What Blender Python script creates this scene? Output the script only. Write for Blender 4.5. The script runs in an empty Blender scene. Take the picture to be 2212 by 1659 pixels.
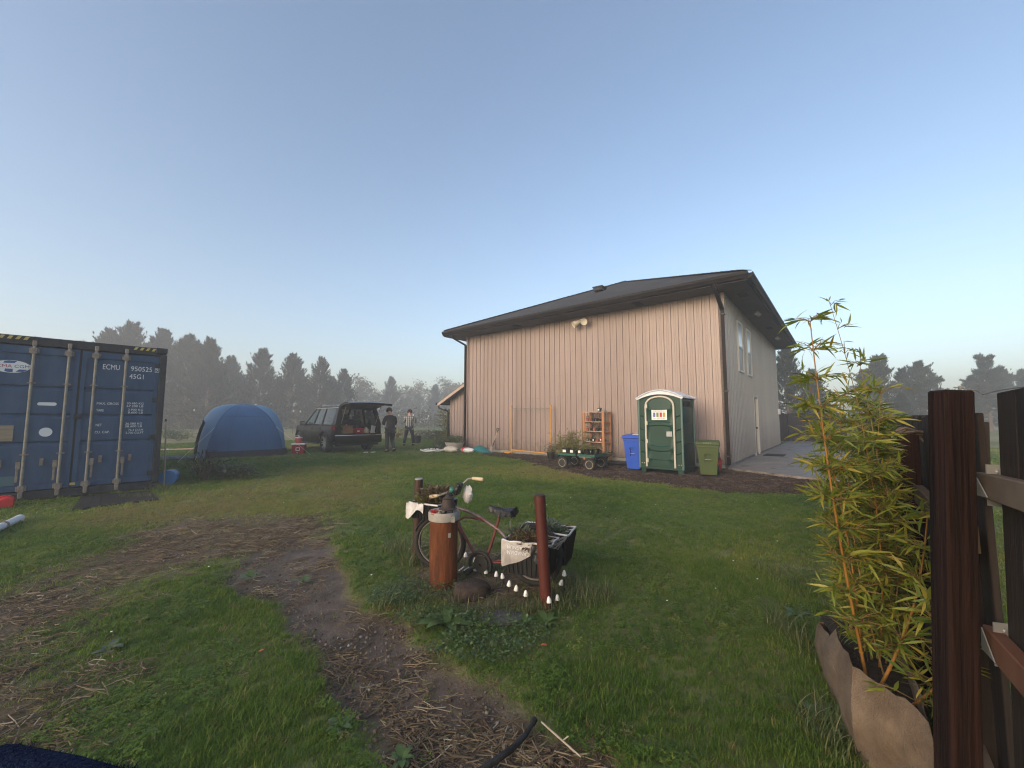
import bpy, bmesh, math, random
import numpy as np
from mathutils import Vector, Matrix, Euler, noise as mnoise

sc = bpy.context.scene
R = math.radians

# ------------------------------------------------------------------ camera
EYE = 1.43
PITCH = math.atan(73.5 / 874.0)
cam_d = bpy.data.cameras.new("camera")
cam = bpy.data.objects.new("camera", cam_d)
sc.collection.objects.link(cam)
cam.location = (0, 0, EYE)
cam.rotation_euler = (math.pi / 2 + PITCH, 0, 0)
cam_d.sensor_width = 36.0
cam_d.lens = 36.0 * 874.0 / 2212.0
cam_d.clip_start = 0.05
cam_d.clip_end = 3000
sc.camera = cam

# ------------------------------------------------------------------ sky, sun, exposure
SUN_EL, SUN_AZ = 18.0, 222.0       # degrees above the horizon, clockwise from +Y
world = bpy.data.worlds.new("World")
sc.world = world
world.use_nodes = True
wn = world.node_tree
bg = wn.nodes["Background"]
sky = wn.nodes.new("ShaderNodeTexSky")
sky.sky_type = 'NISHITA'
sky.sun_disc = False
sky.sun_elevation = R(SUN_EL)
sky.sun_rotation = R(SUN_AZ)
sky.altitude = 100
sky.air_density = 1.0
sky.dust_density = 3.1
sky.ozone_density = 1.0
wn.links.new(sky.outputs[0], bg.inputs[0])
bg.inputs[1].default_value = 0.15

sun_d = bpy.data.lights.new("sun", 'SUN')
sun_d.energy = 0.5
sun_d.angle = R(35)
sun_d.color = (1.0, 0.80, 0.68)
sun = bpy.data.objects.new("sun", sun_d)
sc.collection.objects.link(sun)
_az, _el = R(SUN_AZ), R(SUN_EL)
_to_sun = Vector((math.sin(_az) * math.cos(_el), math.cos(_az) * math.cos(_el), math.sin(_el)))
sun.rotation_euler = (-_to_sun).to_track_quat('-Z', 'Y').to_euler()

sc.view_settings.view_transform = 'Standard'
sc.view_settings.look = 'None'
sc.view_settings.gamma = 1.0
sc.view_settings.exposure = 0.98
sc.view_settings.use_curve_mapping = False
sc.cycles.volume_bounces = 3
sc.cycles.max_bounces = 8
sc.cycles.filter_width = 1.15
sc.cycles.transparent_max_bounces = 12

# ------------------------------------------------------------------ helpers
FPX = 874.0
def gp(x, y, z=0.0):
    """point of the horizontal plane z seen at photo position x, y (2212 wide)"""
    u = (x - 1106) / FPX; v = (829.5 - y) / FPX
    d = Vector((u, math.cos(PITCH) - v * math.sin(PITCH), math.sin(PITCH) + v * math.cos(PITCH)))
    s = (z - EYE) / d.z
    return Vector((d.x * s, d.y * s, z))
def dp(x, y, dep):
    u = (x - 1106) / FPX; v = (829.5 - y) / FPX
    d = Vector((u, math.cos(PITCH) - v * math.sin(PITCH), math.sin(PITCH) + v * math.cos(PITCH)))
    s = dep / d.y
    return Vector((d.x * s, dep, EYE + d.z * s))

class MB:
    """collects shapes and links them as one mesh object"""
    def __init__(self):
        self.v = []; self.f = []
    def add(self, vs, fs, M=None):
        o = len(self.v)
        if M is not None:
            vs = [M @ Vector(p) for p in vs]
        self.v.extend([tuple(p) for p in vs])
        self.f.extend([tuple(i + o for i in f) for f in fs])
        return self
    def box(self, c, s, rz=0.0, M=None):
        x, y, z = s[0] / 2, s[1] / 2, s[2] / 2
        vs = [(-x, -y, -z), (x, -y, -z), (x, y, -z), (-x, y, -z), (-x, -y, z), (x, -y, z), (x, y, z), (-x, y, z)]
        T = Matrix.Translation(Vector(c))
        if rz: T = T @ Matrix.Rotation(rz, 4, 'Z')
        if M is not None: T = T @ M
        return self.add(vs, [(3, 2, 1, 0), (4, 5, 6, 7), (0, 1, 5, 4), (1, 2, 6, 5), (2, 3, 7, 6), (3, 0, 4, 7)], T)
    def bb(self, lo, hi):
        return self.box([(a + b) / 2 for a, b in zip(lo, hi)], [abs(b - a) for a, b in zip(lo, hi)])
    def beam(self, p, q, w, h, up=(0, 0, 1)):
        p, q = Vector(p), Vector(q); d = (q - p); L = d.length; d.normalize()
        upv = Vector(up)
        if abs(d.dot(upv)) > 0.98: upv = Vector((1, 0, 0))
        s = d.cross(upv).normalized(); t = s.cross(d).normalized()
        vs = []
        for e in (p, q):
            for a, b in ((-1, -1), (1, -1), (1, 1), (-1, 1)):
                vs.append(e + s * (a * w / 2) + t * (b * h / 2))
        return self.add(vs, [(0, 1, 2, 3), (7, 6, 5, 4), (0, 4, 5, 1), (1, 5, 6, 2), (2, 6, 7, 3), (3, 7, 4, 0)])
    def tube(self, pts, r, n=8, cap=True, closed=False, flat=1.0):
        pts = [Vector(p) for p in pts]
        m = len(pts)
        rs = r if isinstance(r, (list, tuple)) else [r] * m
        vs = []; fs = []
        prev = None
        for i, p in enumerate(pts):
            if closed:
                t = pts[(i + 1) % m] - pts[i - 1]
            else:
                t = pts[min(i + 1, m - 1)] - pts[max(i - 1, 0)]
            if t.length < 1e-9: t = Vector((0, 0, 1))
            t.normalize()
            if prev is None:
                a = Vector((0, 0, 1)) if abs(t.z) < 0.9 else Vector((1, 0, 0))
                nrm = t.cross(a).normalized()
            else:
                nrm = prev - t * prev.dot(t)
                if nrm.length < 1e-6: nrm = t.orthogonal()
                nrm.normalize()
            prev = nrm
            b = t.cross(nrm)
            for k in range(n):
                an = 2 * math.pi * k / n
                vs.append(p + (nrm * math.cos(an) + b * math.sin(an) * flat) * rs[i])
        seg = m if closed else m - 1
        for i in range(seg):
            j = (i + 1) % m
            for k in range(n):
                k2 = (k + 1) % n
                fs.append((i * n + k, i * n + k2, j * n + k2, j * n + k))
        if cap and not closed:
            fs.append(tuple(range(n - 1, -1, -1)))
            fs.append(tuple((m - 1) * n + k for k in range(n)))
        return self.add(vs, fs)
    def lathe(self, prof, n=16, c=(0, 0, 0), M=None, cap=True):
        vs = []; fs = []
        for (r, z) in prof:
            for k in range(n):
                a = 2 * math.pi * k / n
                vs.append((c[0] + r * math.cos(a), c[1] + r * math.sin(a), c[2] + z))
        for i in range(len(prof) - 1):
            for k in range(n):
                k2 = (k + 1) % n
                fs.append((i * n + k, i * n + k2, (i + 1) * n + k2, (i + 1) * n + k))
        if cap:
            fs.append(tuple(range(n - 1, -1, -1)))
            fs.append(tuple((len(prof) - 1) * n + k for k in range(n)))
        return self.add(vs, fs, M)
    def prism(self, poly, M, d):
        """polygon in the local xy plane of M, extruded d along local z"""
        n = len(poly)
        vs = [(p[0], p[1], 0) for p in poly] + [(p[0], p[1], d) for p in poly]
        fs = [tuple(range(n - 1, -1, -1)), tuple(range(n, 2 * n))]
        for i in range(n):
            j = (i + 1) % n
            fs.append((i, j, n + j, n + i))
        return self.add(vs, fs, M)
    def grid(self, P):
        """P[i][j] points"""
        a, b = len(P), len(P[0])
        vs = [p for row in P for p in row]
        fs = []
        for i in range(a - 1):
            for j in range(b - 1):
                fs.append((i * b + j, i * b + j + 1, (i + 1) * b + j + 1, (i + 1) * b + j))
        return self.add(vs, fs)
    def quad(self, a, b, c, d):
        return self.add([a, b, c, d], [(0, 1, 2, 3)])
    def mesh(self, name, bevel=0.0, smooth=None):
        me = bpy.data.meshes.new(name)
        me.from_pydata(self.v, [], self.f)
        if bevel > 0:
            bm = bmesh.new(); bm.from_mesh(me)
            es = [e for e in bm.edges if len(e.link_faces) == 2 and e.calc_face_angle(0) > R(35)]
            bmesh.ops.bevel(bm, geom=es, offset=bevel, segments=1, affect='EDGES', clamp_overlap=True)
            bm.to_mesh(me); bm.free()
        me.update()
        if smooth:
            me.shade_smooth()
            if smooth < 180: me.set_sharp_from_angle(angle=R(smooth))
        return me
    def build(self, name, mat, parent=None, smooth=None, bevel=0.0):
        me = self.mesh(name, bevel, smooth)
        if mat: me.materials.append(mat)
        return link(name, me, parent)

def link(name, me, parent=None):
    o = bpy.data.objects.new(name, me)
    sc.collection.objects.link(o)
    if parent is not None: o.parent = parent
    return o
def tag(o, label=None, cat=None, group=None, kind=None):
    if label: o["label"] = label
    if cat: o["category"] = cat
    if group: o["group"] = group
    if kind: o["kind"] = kind
    return o
def thing(name, label, cat, loc=(0, 0, 0), rz=0.0, group=None):
    o = bpy.data.objects.new(name, None)
    o.empty_display_size = 0.2
    sc.collection.objects.link(o)
    o.location = loc; o.rotation_euler = (0, 0, rz)
    return tag(o, label, cat, group)
def dup(o, parent=None):
    c = o.copy(); sc.collection.objects.link(c); c.parent = parent
    for ch in list(o.children): dup(ch, c)
    return c
def text_mesh(txt, size, depth=0.002, sx=1.0, bold=0.0):
    cu = bpy.data.curves.new("lettering", 'FONT')
    cu.body = txt; cu.size = size; cu.extrude = depth; cu.offset = bold
    cu.align_x = 'LEFT'; cu.resolution_u = 3
    ob = bpy.data.objects.new("lettering", cu)
    sc.collection.objects.link(ob)
    bpy.context.view_layer.update()
    me = bpy.data.meshes.new_from_object(ob.evaluated_get(bpy.context.evaluated_depsgraph_get()))
    bpy.data.objects.remove(ob); bpy.data.curves.remove(cu)
    if sx != 1.0:
        for v in me.vertices: v.co.x *= sx
    return me

# ------------------------------------------------------------------ materials
def nt(m): return m.node_tree.nodes, m.node_tree.links
def mat(name, c1, c2=None, scale=6.0, rough=0.6, metal=0.0, bump=0.0, bscale=None, spec=0.3, stretch=None, detail=5.0, lo=0.35, hi=0.65, coat=0.0, rough2=None):
    m = bpy.data.materials.new(name); m.use_nodes = True
    n, l = nt(m)
    b = n["Principled BSDF"]
    b.inputs["Base Color"].default_value = (*c1, 1)
    b.inputs["Roughness"].default_value = rough
    b.inputs["Metallic"].default_value = metal
    b.inputs["Specular IOR Level"].default_value = spec
    if coat: b.inputs["Coat Weight"].default_value = coat; b.inputs["Coat Roughness"].default_value = 0.08
    tc = n.new("ShaderNodeTexCoord")
    mp = n.new("ShaderNodeMapping")
    if stretch: mp.inputs["Scale"].default_value = stretch
    l.new(tc.outputs["Object"], mp.inputs[0])
    if c2 is not None:
        nz = n.new("ShaderNodeTexNoise"); nz.inputs["Scale"].default_value = scale; nz.inputs["Detail"].default_value = detail
        nz.inputs["Roughness"].default_value = 0.65
        l.new(mp.outputs[0], nz.inputs["Vector"])
        rp = n.new("ShaderNodeValToRGB")
        rp.color_ramp.elements[0].position = lo; rp.color_ramp.elements[1].position = hi
        rp.color_ramp.elements[0].color = (*c1, 1); rp.color_ramp.elements[1].color = (*c2, 1)
        l.new(nz.outputs[0], rp.inputs[0]); l.new(rp.outputs[0], b.inputs["Base Color"])
        if rough2 is not None:
            mr = n.new("ShaderNodeMapRange"); mr.inputs["From Min"].default_value = lo; mr.inputs["From Max"].default_value = hi
            mr.inputs["To Min"].default_value = rough; mr.inputs["To Max"].default_value = rough2
            l.new(nz.outputs[0], mr.inputs[0]); l.new(mr.outputs[0], b.inputs["Roughness"])
    if bump:
        n2 = n.new("ShaderNodeTexNoise"); n2.inputs["Scale"].default_value = bscale or scale * 3; n2.inputs["Detail"].default_value = 4
        l.new(mp.outputs[0], n2.inputs["Vector"])
        bp = n.new("ShaderNodeBump"); bp.inputs["Strength"].default_value = bump; bp.inputs["Distance"].default_value = 0.02
        l.new(n2.outputs[0], bp.inputs["Height"]); l.new(bp.outputs[0], b.inputs["Normal"])
    return m
def leaf_mat(name, stops, rough=0.45, attr=None, scale=9.0, spec=0.4, trans=0.25):
    """foliage: colour varies leaf by leaf (per face island, per instance or by noise)"""
    m = bpy.data.materials.new(name); m.use_nodes = True
    n, l = nt(m); b = n["Principled BSDF"]
    b.inputs["Roughness"].default_value = rough; b.inputs["Specular IOR Level"].default_value = spec
    rp = n.new("ShaderNodeValToRGB"); els = rp.color_ramp.elements
    while len(els) < len(stops): els.new(0.5)
    for e, (p, c) in zip(els, stops): e.position = p; e.color = (*c, 1)
    if attr == 'instancer':
        a = n.new("ShaderNodeAttribute"); a.attribute_type = 'INSTANCER'; a.attribute_name = "tint"
        l.new(a.outputs["Fac"], rp.inputs[0])
    elif attr == 'object':
        a = n.new("ShaderNodeObjectInfo"); l.new(a.outputs["Random"], rp.inputs[0])
    elif attr == 'island':
        a = n.new("ShaderNodeNewGeometry"); l.new(a.outputs["Random Per Island"], rp.inputs[0])
    else:
        tc = n.new("ShaderNodeTexCoord"); nz = n.new("ShaderNodeTexNoise"); nz.inputs["Scale"].default_value = scale; nz.inputs["Detail"].default_value = 3
        l.new(tc.outputs["Object"], nz.inputs["Vector"]); l.new(nz.outputs[0], rp.inputs[0])
    l.new(rp.outputs[0], b.inputs["Base Color"])
    if trans:
        tr = n.new("ShaderNodeBsdfTranslucent"); l.new(rp.outputs[0], tr.inputs[0])
        mx = n.new("ShaderNodeMixShader"); mx.inputs[0].default_value = trans
        out = n["Material Output"]
        l.new(b.outputs[0], mx.inputs[1]); l.new(tr.outputs[0], mx.inputs[2]); l.new(mx.outputs[0], out.inputs[0])
    return m
# ------------------------------------------------------------------ ground
rng = np.random.default_rng(7)
def vnoise(x, y, s, seed=0):
    """smooth value noise, vectorised"""
    x = np.asarray(x) * s + seed * 17.3; y = np.asarray(y) * s - seed * 9.1
    xi = np.floor(x).astype(np.int64); yi = np.floor(y).astype(np.int64)
    xf = x - xi; yf = y - yi
    def h(a, b):
        n = (a * 374761393 + b * 668265263 + seed * 1442695) & 0x7fffffff
        n = ((n ^ (n >> 13)) * 1274126177) & 0x7fffffff
        return ((n ^ (n >> 16)) & 0xffff) / 65535.0
    u = xf * xf * (3 - 2 * xf); v = yf * yf * (3 - 2 * yf)
    return (h(xi, yi) * (1 - u) + h(xi + 1, yi) * u) * (1 - v) + (h(xi, yi + 1) * (1 - u) + h(xi + 1, yi + 1) * u) * v
def fbm(x, y, s, seed=0, o=3):
    r = 0; a = 0.5; t = 0
    for k in range(o):
        r = r + a * vnoise(x, y, s * 2 ** k, seed + k); t += a; a *= 0.5
    return r / t
def poly_sd(x, y, poly):
    """signed distance, positive inside"""
    x = np.asarray(x, float); y = np.asarray(y, float)
    d = np.full(x.shape, 1e9); ins = np.zeros(x.shape, bool)
    n = len(poly)
    for i in range(n):
        x0, y0 = poly[i]; x1, y1 = poly[(i + 1) % n]
        ex, ey = x1 - x0, y1 - y0
        t = np.clip(((x - x0) * ex + (y - y0) * ey) / (ex * ex + ey * ey + 1e-12), 0, 1)
        d = np.minimum(d, np.hypot(x - x0 - t * ex, y - y0 - t * ey))
        c = ((y0 > y) != (y1 > y)) & (x < (x1 - x0) * (y - y0) / (y1 - y0 + 1e-12) + x0)
        ins ^= c
    return np.where(ins, d, -d)
def gpoly(pts): return [tuple(gp(a, b))[:2] for a, b in pts]
POLY_PATH = gpoly([(470, 1262), (520, 1207), (638, 1159), (713, 1162), (719, 1227), (753, 1254), (777, 1305), (889, 1329), (944, 1384), (964, 1421),
                   (1032, 1469), (1064, 1484), (1182, 1535), (1216, 1572), (1318, 1605), (1369, 1656), (1560, 1900), (1000, 2100), (910, 1680),
                   (841, 1622), (852, 1571), (767, 1533), (696, 1503), (699, 1438), (651, 1387), (580, 1299)])
POLY_TRACK = gpoly([(60, 1265), (190, 1200), (270, 1150), (400, 1122), (540, 1108), (690, 1110), (720, 1150), (640, 1175), (560, 1195), (430, 1220), (360, 1245),
                    (290, 1290), (246, 1335), (190, 1365), (186, 1402), (237, 1453), (176, 1484), (150, 1531), (217, 1565), (190, 1640), (150, 1800), (-300, 1900), (-500, 1500), (-200, 1330)])
POLY_MULCH = gpoly([(1046, 984), (1120, 992), (1180, 1008), (1290, 1030), (1380, 1040), (1460, 1052), (1560, 1062), (1640, 1068), (1760, 1064), (1900, 1050), (1740, 1030), (1600, 1010)]) + [(6.9, 11.6), (5.9, 11.6), (-1.2, 17.2)]
POLY_BED = gpoly([(880, 1235), (930, 1190), (1010, 1175), (1100, 1195), (1220, 1225), (1290, 1275), (1250, 1310), (1170, 1325), (1060, 1330), (960, 1310), (900, 1280)])
def masks(x, y):
    w = (fbm(x, y, 1.6, 3) - 0.5) * 0.5 + (vnoise(x, y, 7, 5) - 0.5) * 0.16
    sp = poly_sd(x, y, POLY_PATH) + w * 0.7
    st = poly_sd(x, y, POLY_TRACK) + w * 1.6 - 0.08
    sm = poly_sd(x, y, POLY_MULCH) + w * 0.8
    sb = poly_sd(x, y, POLY_BED) + w * 0.4
    sm1 = lambda s, k: np.clip(s / k + 0.5, 0, 1)
    path = sm1(sp, 0.14)
    patch = np.clip((fbm(x, y, 1.1, 11) - 0.36) * 5, 0, 1)
    track = sm1(st, 0.6) * (0.78 + 0.22 * patch)
    return path, track, sm1(sm, 0.3), sm1(sb, 0.25)

rings = [0.0]
r = 0.35
while r < 900:
    rings.append(r); r *= 1.027 if r < 40 else 1.12
angs = list(np.radians(np.concatenate([np.linspace(-64, 64, 441), np.linspace(64, 296, 60)[1:-1]])))
rr, aa = np.meshgrid(np.array(rings[1:]), np.array(angs), indexing='ij')
gx = (rr * np.sin(aa)).ravel(); gy = (rr * np.cos(aa)).ravel()
mpath, mtrack, mmulch, mbed = masks(gx, gy)
near = np.clip(1 - np.hypot(gx, gy) / 60, 0, 1)
gz = ((fbm(gx, gy, 0.9, 21) - 1.0) * 0.02 - mpath * 0.02 + (fbm(gx, gy, 9, 23) - 1) * 0.012 * np.maximum(mpath, mtrack)) * near
gz += mbed * 0.02 * (fbm(gx, gy, 5, 29) - 0.4)
dist = np.hypot(gx, gy)
mdry = np.clip((fbm(gx, gy, 0.28, 31) - 0.42) * 4, 0, 1) * 0.55
mdry = np.maximum(mdry, np.clip((dist - 27) / 5, 0, 1) * np.clip((fbm(gx * 0.35, gy, 0.11, 37, 2) - 0.40) * 6, 0, 1))
nA = len(angs); nR = len(rings) - 1
verts = np.column_stack([gx, gy, gz])
faces = []
for i in range(nR - 1):
    for j in range(nA):
        k = (j + 1) % nA
        faces.append((i * nA + j, i * nA + k, (i + 1) * nA + k, (i + 1) * nA + j))
F = np.array(faces)
fd = mpath[F].mean(1); ft = mtrack[F].mean(1); fm = mmulch[F].mean(1)
cls = np.zeros(len(F), int)
cls[np.maximum(fd, ft * 0.9) > 0.5] = 1
cls[fm > 0.5] = 2

def ground_material():
    m = bpy.data.materials.new("ground"); m.use_nodes = True
    n, l = nt(m); b = n["Principled BSDF"]; b.inputs["Roughness"].default_value = 0.9; b.inputs["Specular IOR Level"].default_value = 0.25
    tc = n.new("ShaderNodeTexCoord")
    def noise(s, d=5):
        z = n.new("ShaderNodeTexNoise"); z.inputs["Scale"].default_value = s; z.inputs["Detail"].default_value = d; z.inputs["Roughness"].default_value = 0.7
        l.new(tc.outputs["Object"], z.inputs["Vector"]); return z.outputs[0]
    def ramp(src, stops):
        rp = n.new("ShaderNodeValToRGB"); e = rp.color_ramp.elements
        while len(e) < len(stops): e.new(0.5)
        for q, (p, c) in zip(e, stops): q.position = p; q.color = (*c, 1)
        l.new(src, rp.inputs[0]); return rp.outputs[0]
    def mix(f, a, c):
        x = n.new("ShaderNodeMixRGB"); l.new(f, x.inputs[0]); l.new(a, x.inputs[1]); l.new(c, x.inputs[2]); return x.outputs[0]
    def attr(a):
        x = n.new("ShaderNodeAttribute"); x.attribute_name = a; return x.outputs["Fac"]
    grass = ramp(noise(2.2, 8), [(0.30, (0.048, 0.076, 0.016)), (0.5, (0.080, 0.122, 0.026)), (0.72, (0.130, 0.160, 0.042))])
    dry = ramp(noise(1.4, 8), [(0.30, (0.13, 0.115, 0.045)), (0.5, (0.21, 0.18, 0.085)), (0.7, (0.30, 0.26, 0.14))])
    soil = ramp(noise(5, 9), [(0.28, (0.045, 0.029, 0.020)), (0.5, (0.105, 0.074, 0.053)), (0.72, (0.165, 0.122, 0.091))])
    straw = ramp(noise(16, 9), [(0.33, (0.050, 0.033, 0.020)), (0.5, (0.115, 0.083, 0.048)), (0.66, (0.20, 0.155, 0.092))])
    mul = ramp(noise(22, 9), [(0.32, (0.016, 0.011, 0.009)), (0.5, (0.050, 0.033, 0.026)), (0.7, (0.115, 0.080, 0.062))])
    col = mix(attr("dry"), grass, dry)
    ts = ramp(noise(1.9, 6), [(0.44, (0, 0, 0)), (0.56, (1, 1, 1))])
    col = mix(attr("track"), col, mix(ts, soil, straw))
    col = mix(attr("bed"), col, soil)
    col = mix(attr("path"), col, soil)
    col = mix(attr("mulch"), col, mul)
    l.new(col, b.inputs["Base Color"])
    # damp trodden soil is smoother than turf
    rr_ = n.new("ShaderNodeMapRange"); rr_.inputs["To Min"].default_value = 0.95; rr_.inputs["To Max"].default_value = 0.55
    l.new(attr("path"), rr_.inputs[0]); l.new(rr_.outputs[0], b.inputs["Roughness"])
    bp = n.new("ShaderNodeBump"); bp.inputs["Strength"].default_value = 0.7; bp.inputs["Distance"].default_value = 0.03
    l.new(noise(30, 8), bp.inputs["Height"]); l.new(bp.outputs[0], b.inputs["Normal"])
    return m
MG = ground_material()
def ground_piece(name, sel, extra=None):
    fs = F[sel]; used, inv = np.unique(fs, return_inverse=True)
    fs = inv.reshape(fs.shape)
    me = bpy.data.meshes.new(name)
    vs = verts[used]
    fl = [tuple(q) for q in fs.tolist()]
    vl = vs.tolist()
    attrs = dict(path=mpath[used], track=mtrack[used], mulch=mmulch[used], bed=mbed[used], dry=mdry[used])
    if extra:                      # the small disc under the camera closes the sheet
        c = len(vl); vl.append([0, 0, float(gz[0])])
        idx = {u: i for i, u in enumerate(used.tolist())}
        for j in range(nA):
            a, b2 = idx.get(j), idx.get((j + 1) % nA)
            if a is not None and b2 is not None: fl.append((c, b2, a))
        for k in attrs: attrs[k] = np.append(attrs[k], 0.0)
    me.from_pydata(vl, [], fl)
    for k, a in attrs.items():
        at = me.attributes.new(k, 'FLOAT', 'POINT'); at.data.foreach_set("value", a.astype(np.float32))
    me.shade_smooth(); me.materials.append(MG); me.update()
    # faces look up
    if me.polygons and me.polygons[0].normal.z < 0: me.flip_normals()
    return tag(link(name, me), kind="structure")
ground_piece("ground", cls == 0, extra=True)
ground_piece("dirt_path", cls == 1)
ground_piece("mulch_bed", cls == 2)

# ------------------------------------------------------------------ scattering (grass, straw, weeds)
def scatter(name, label, cat, P, rot, scl, idx, tint, protos):
    me = bpy.data.meshes.new(name)
    me.from_pydata(P.tolist(), [], [])
    def put(k, t, a, key="value"):
        at = me.attributes.new(k, t, 'POINT'); at.data.foreach_set(key, np.ascontiguousarray(a).ravel())
    put("rot", 'FLOAT_VECTOR', rot.astype(np.float32), "vector")
    put("scl", 'FLOAT', scl.astype(np.float32)); put("pick", 'INT', idx.astype(np.int32)); put("tint", 'FLOAT', tint.astype(np.float32))
    o = link(name, me)
    g = bpy.data.node_groups.new(name, 'GeometryNodeTree')
    g.interface.new_socket("Geometry", in_out='INPUT', socket_type='NodeSocketGeometry')
    g.interface.new_socket("Geometry", in_out='OUTPUT', socket_type='NodeSocketGeometry')
    N, L = g.nodes, g.links
    gi = N.new("NodeGroupInput"); go = N.new("NodeGroupOutput")
    iop = N.new("GeometryNodeInstanceOnPoints")
    j = N.new("GeometryNodeJoinGeometry")
    for pm in reversed(protos):
        oi = N.new("GeometryNodeObjectInfo"); oi.inputs["As Instance"].default_value = True
        oi.inputs["Object"].default_value = pm
        L.new(oi.outputs["Geometry"], j.inputs[0])
    def na(k, t):
        a = N.new("GeometryNodeInputNamedAttribute"); a.data_type = t; a.inputs[0].default_value = k; return a.outputs[0]
    L.new(gi.outputs[0], iop.inputs["Points"]); L.new(j.outputs[0], iop.inputs["Instance"])
    iop.inputs["Pick Instance"].default_value = True
    L.new(na("pick", 'INT'), iop.inputs["Instance Index"]); L.new(na("rot", 'FLOAT_VECTOR'), iop.inputs["Rotation"]); L.new(na("scl", 'FLOAT'), iop.inputs["Scale"])
    L.new(iop.outputs[0], go.inputs[0])
    md = o.modifiers.new("scatter", 'NODES'); md.node_group = g
    return tag(o, label, cat, kind="stuff")
def proto(name, mb, m, smooth=None):
    me = mb.mesh(name, smooth=smooth); me.materials.append(m)
    return bpy.data.objects.new(name, me)       # never linked to the scene, only instanced

def blade(mb, x, y, h, w, az, bend, seg=3):
    dx, dy = math.cos(az), math.sin(az); px, py = -dy, dx
    pts = []
    for i in range(seg + 1):
        t = i / seg
        o = bend * h * t * t; z = h * (t - 0.35 * abs(bend) * t * t)
        ww = w * (1 - t ** 1.6) * 0.5
        pts.append(((x + dx * o - px * ww, y + dy * o - py * ww, z), (x + dx * o + px * ww, y + dy * o + py * ww, z)))
    vs = [p for pr in pts[:-1] for p in pr] + [pts[-1][0]]
    fs = [(2 * i, 2 * i + 1, 2 * i + 3, 2 * i + 2) for i in range(seg - 1)] + [(2 * seg - 2, 2 * seg - 1, 2 * seg)]
    mb.add(vs, fs)
GRASS = [(0.0, (0.046, 0.094, 0.014)), (0.30, (0.092, 0.170, 0.024)), (0.55, (0.160, 0.225, 0.038)), (0.75, (0.26, 0.27, 0.062)), (0.9, (0.23, 0.19, 0.080)), (1.0, (0.30, 0.24, 0.11))]
M_GRASS = leaf_mat("grass_blades", GRASS, 0.42, 'instancer', spec=0.18, trans=0.35)
rnd = random.Random(3)
tufts = []
for v in range(6):
    mb = MB()
    for k in range(15):
        a = rnd.uniform(0, 6.283); q = rnd.uniform(0, 0.05)
        blade(mb, math.cos(a) * q, math.sin(a) * q, rnd.uniform(0.028, 0.075), rnd.uniform(0.0030, 0.0055), rnd.uniform(0, 6.283), rnd.uniform(0.2, 1.1))
    tufts.append(proto("grass_tuft", mb, M_GRASS))
# coarse lawn tufts for the farther lawn
for v in range(3):
    mb = MB()
    for k in range(16):
        a = rnd.uniform(0, 6.283); q = rnd.uniform(0, 0.10)
        blade(mb, math.cos(a) * q, math.sin(a) * q, rnd.uniform(0.022, 0.060), rnd.uniform(0.007, 0.012), rnd.uniform(0, 6.283), rnd.uniform(0.3, 1.2), 2)
    tufts.append(proto("grass_tuft", mb, M_GRASS))
# clover and small round-leaved weeds
for v in range(3):
    mb = MB()
    for k in range(11):
        a = rnd.uniform(0, 6.283); q = rnd.uniform(0.005, 0.06); h = rnd.uniform(0.02, 0.055); s = rnd.uniform(0.006, 0.011)
        c = Vector((math.cos(a) * q, math.sin(a) * q, h))
        for t in range(3):
            b0 = t * 2.094 + a
            u = Vector((math.cos(b0), math.sin(b0), rnd.uniform(-0.2, 0.35))); w = Vector((-math.sin(b0), math.cos(b0), 0))
            mb.add([c, c + u * s * 0.6 - w * s * 0.55, c + u * s * 1.35 - w * s * 0.2, c + u * s * 1.35 + w * s * 0.2, c + u * s * 0.6 + w * s * 0.55], [(0, 1, 2, 3, 4)])
    tufts.append(proto("clover", mb, M_GRASS))
def ring_points(r0, r1, dens, ang=62):
    area = R(ang) * (r1 * r1 - r0 * r0)
    n = int(area * dens)
    q = np.sqrt(rng.uniform(r0 * r0, r1 * r1, n)); a = rng.uniform(-R(ang), R(ang), n)
    return q * np.sin(a), q * np.cos(a)
FOOT = []          # footprints that carry no grass: (polygon)
def keep_out(poly): FOOT.append(poly)
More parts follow.
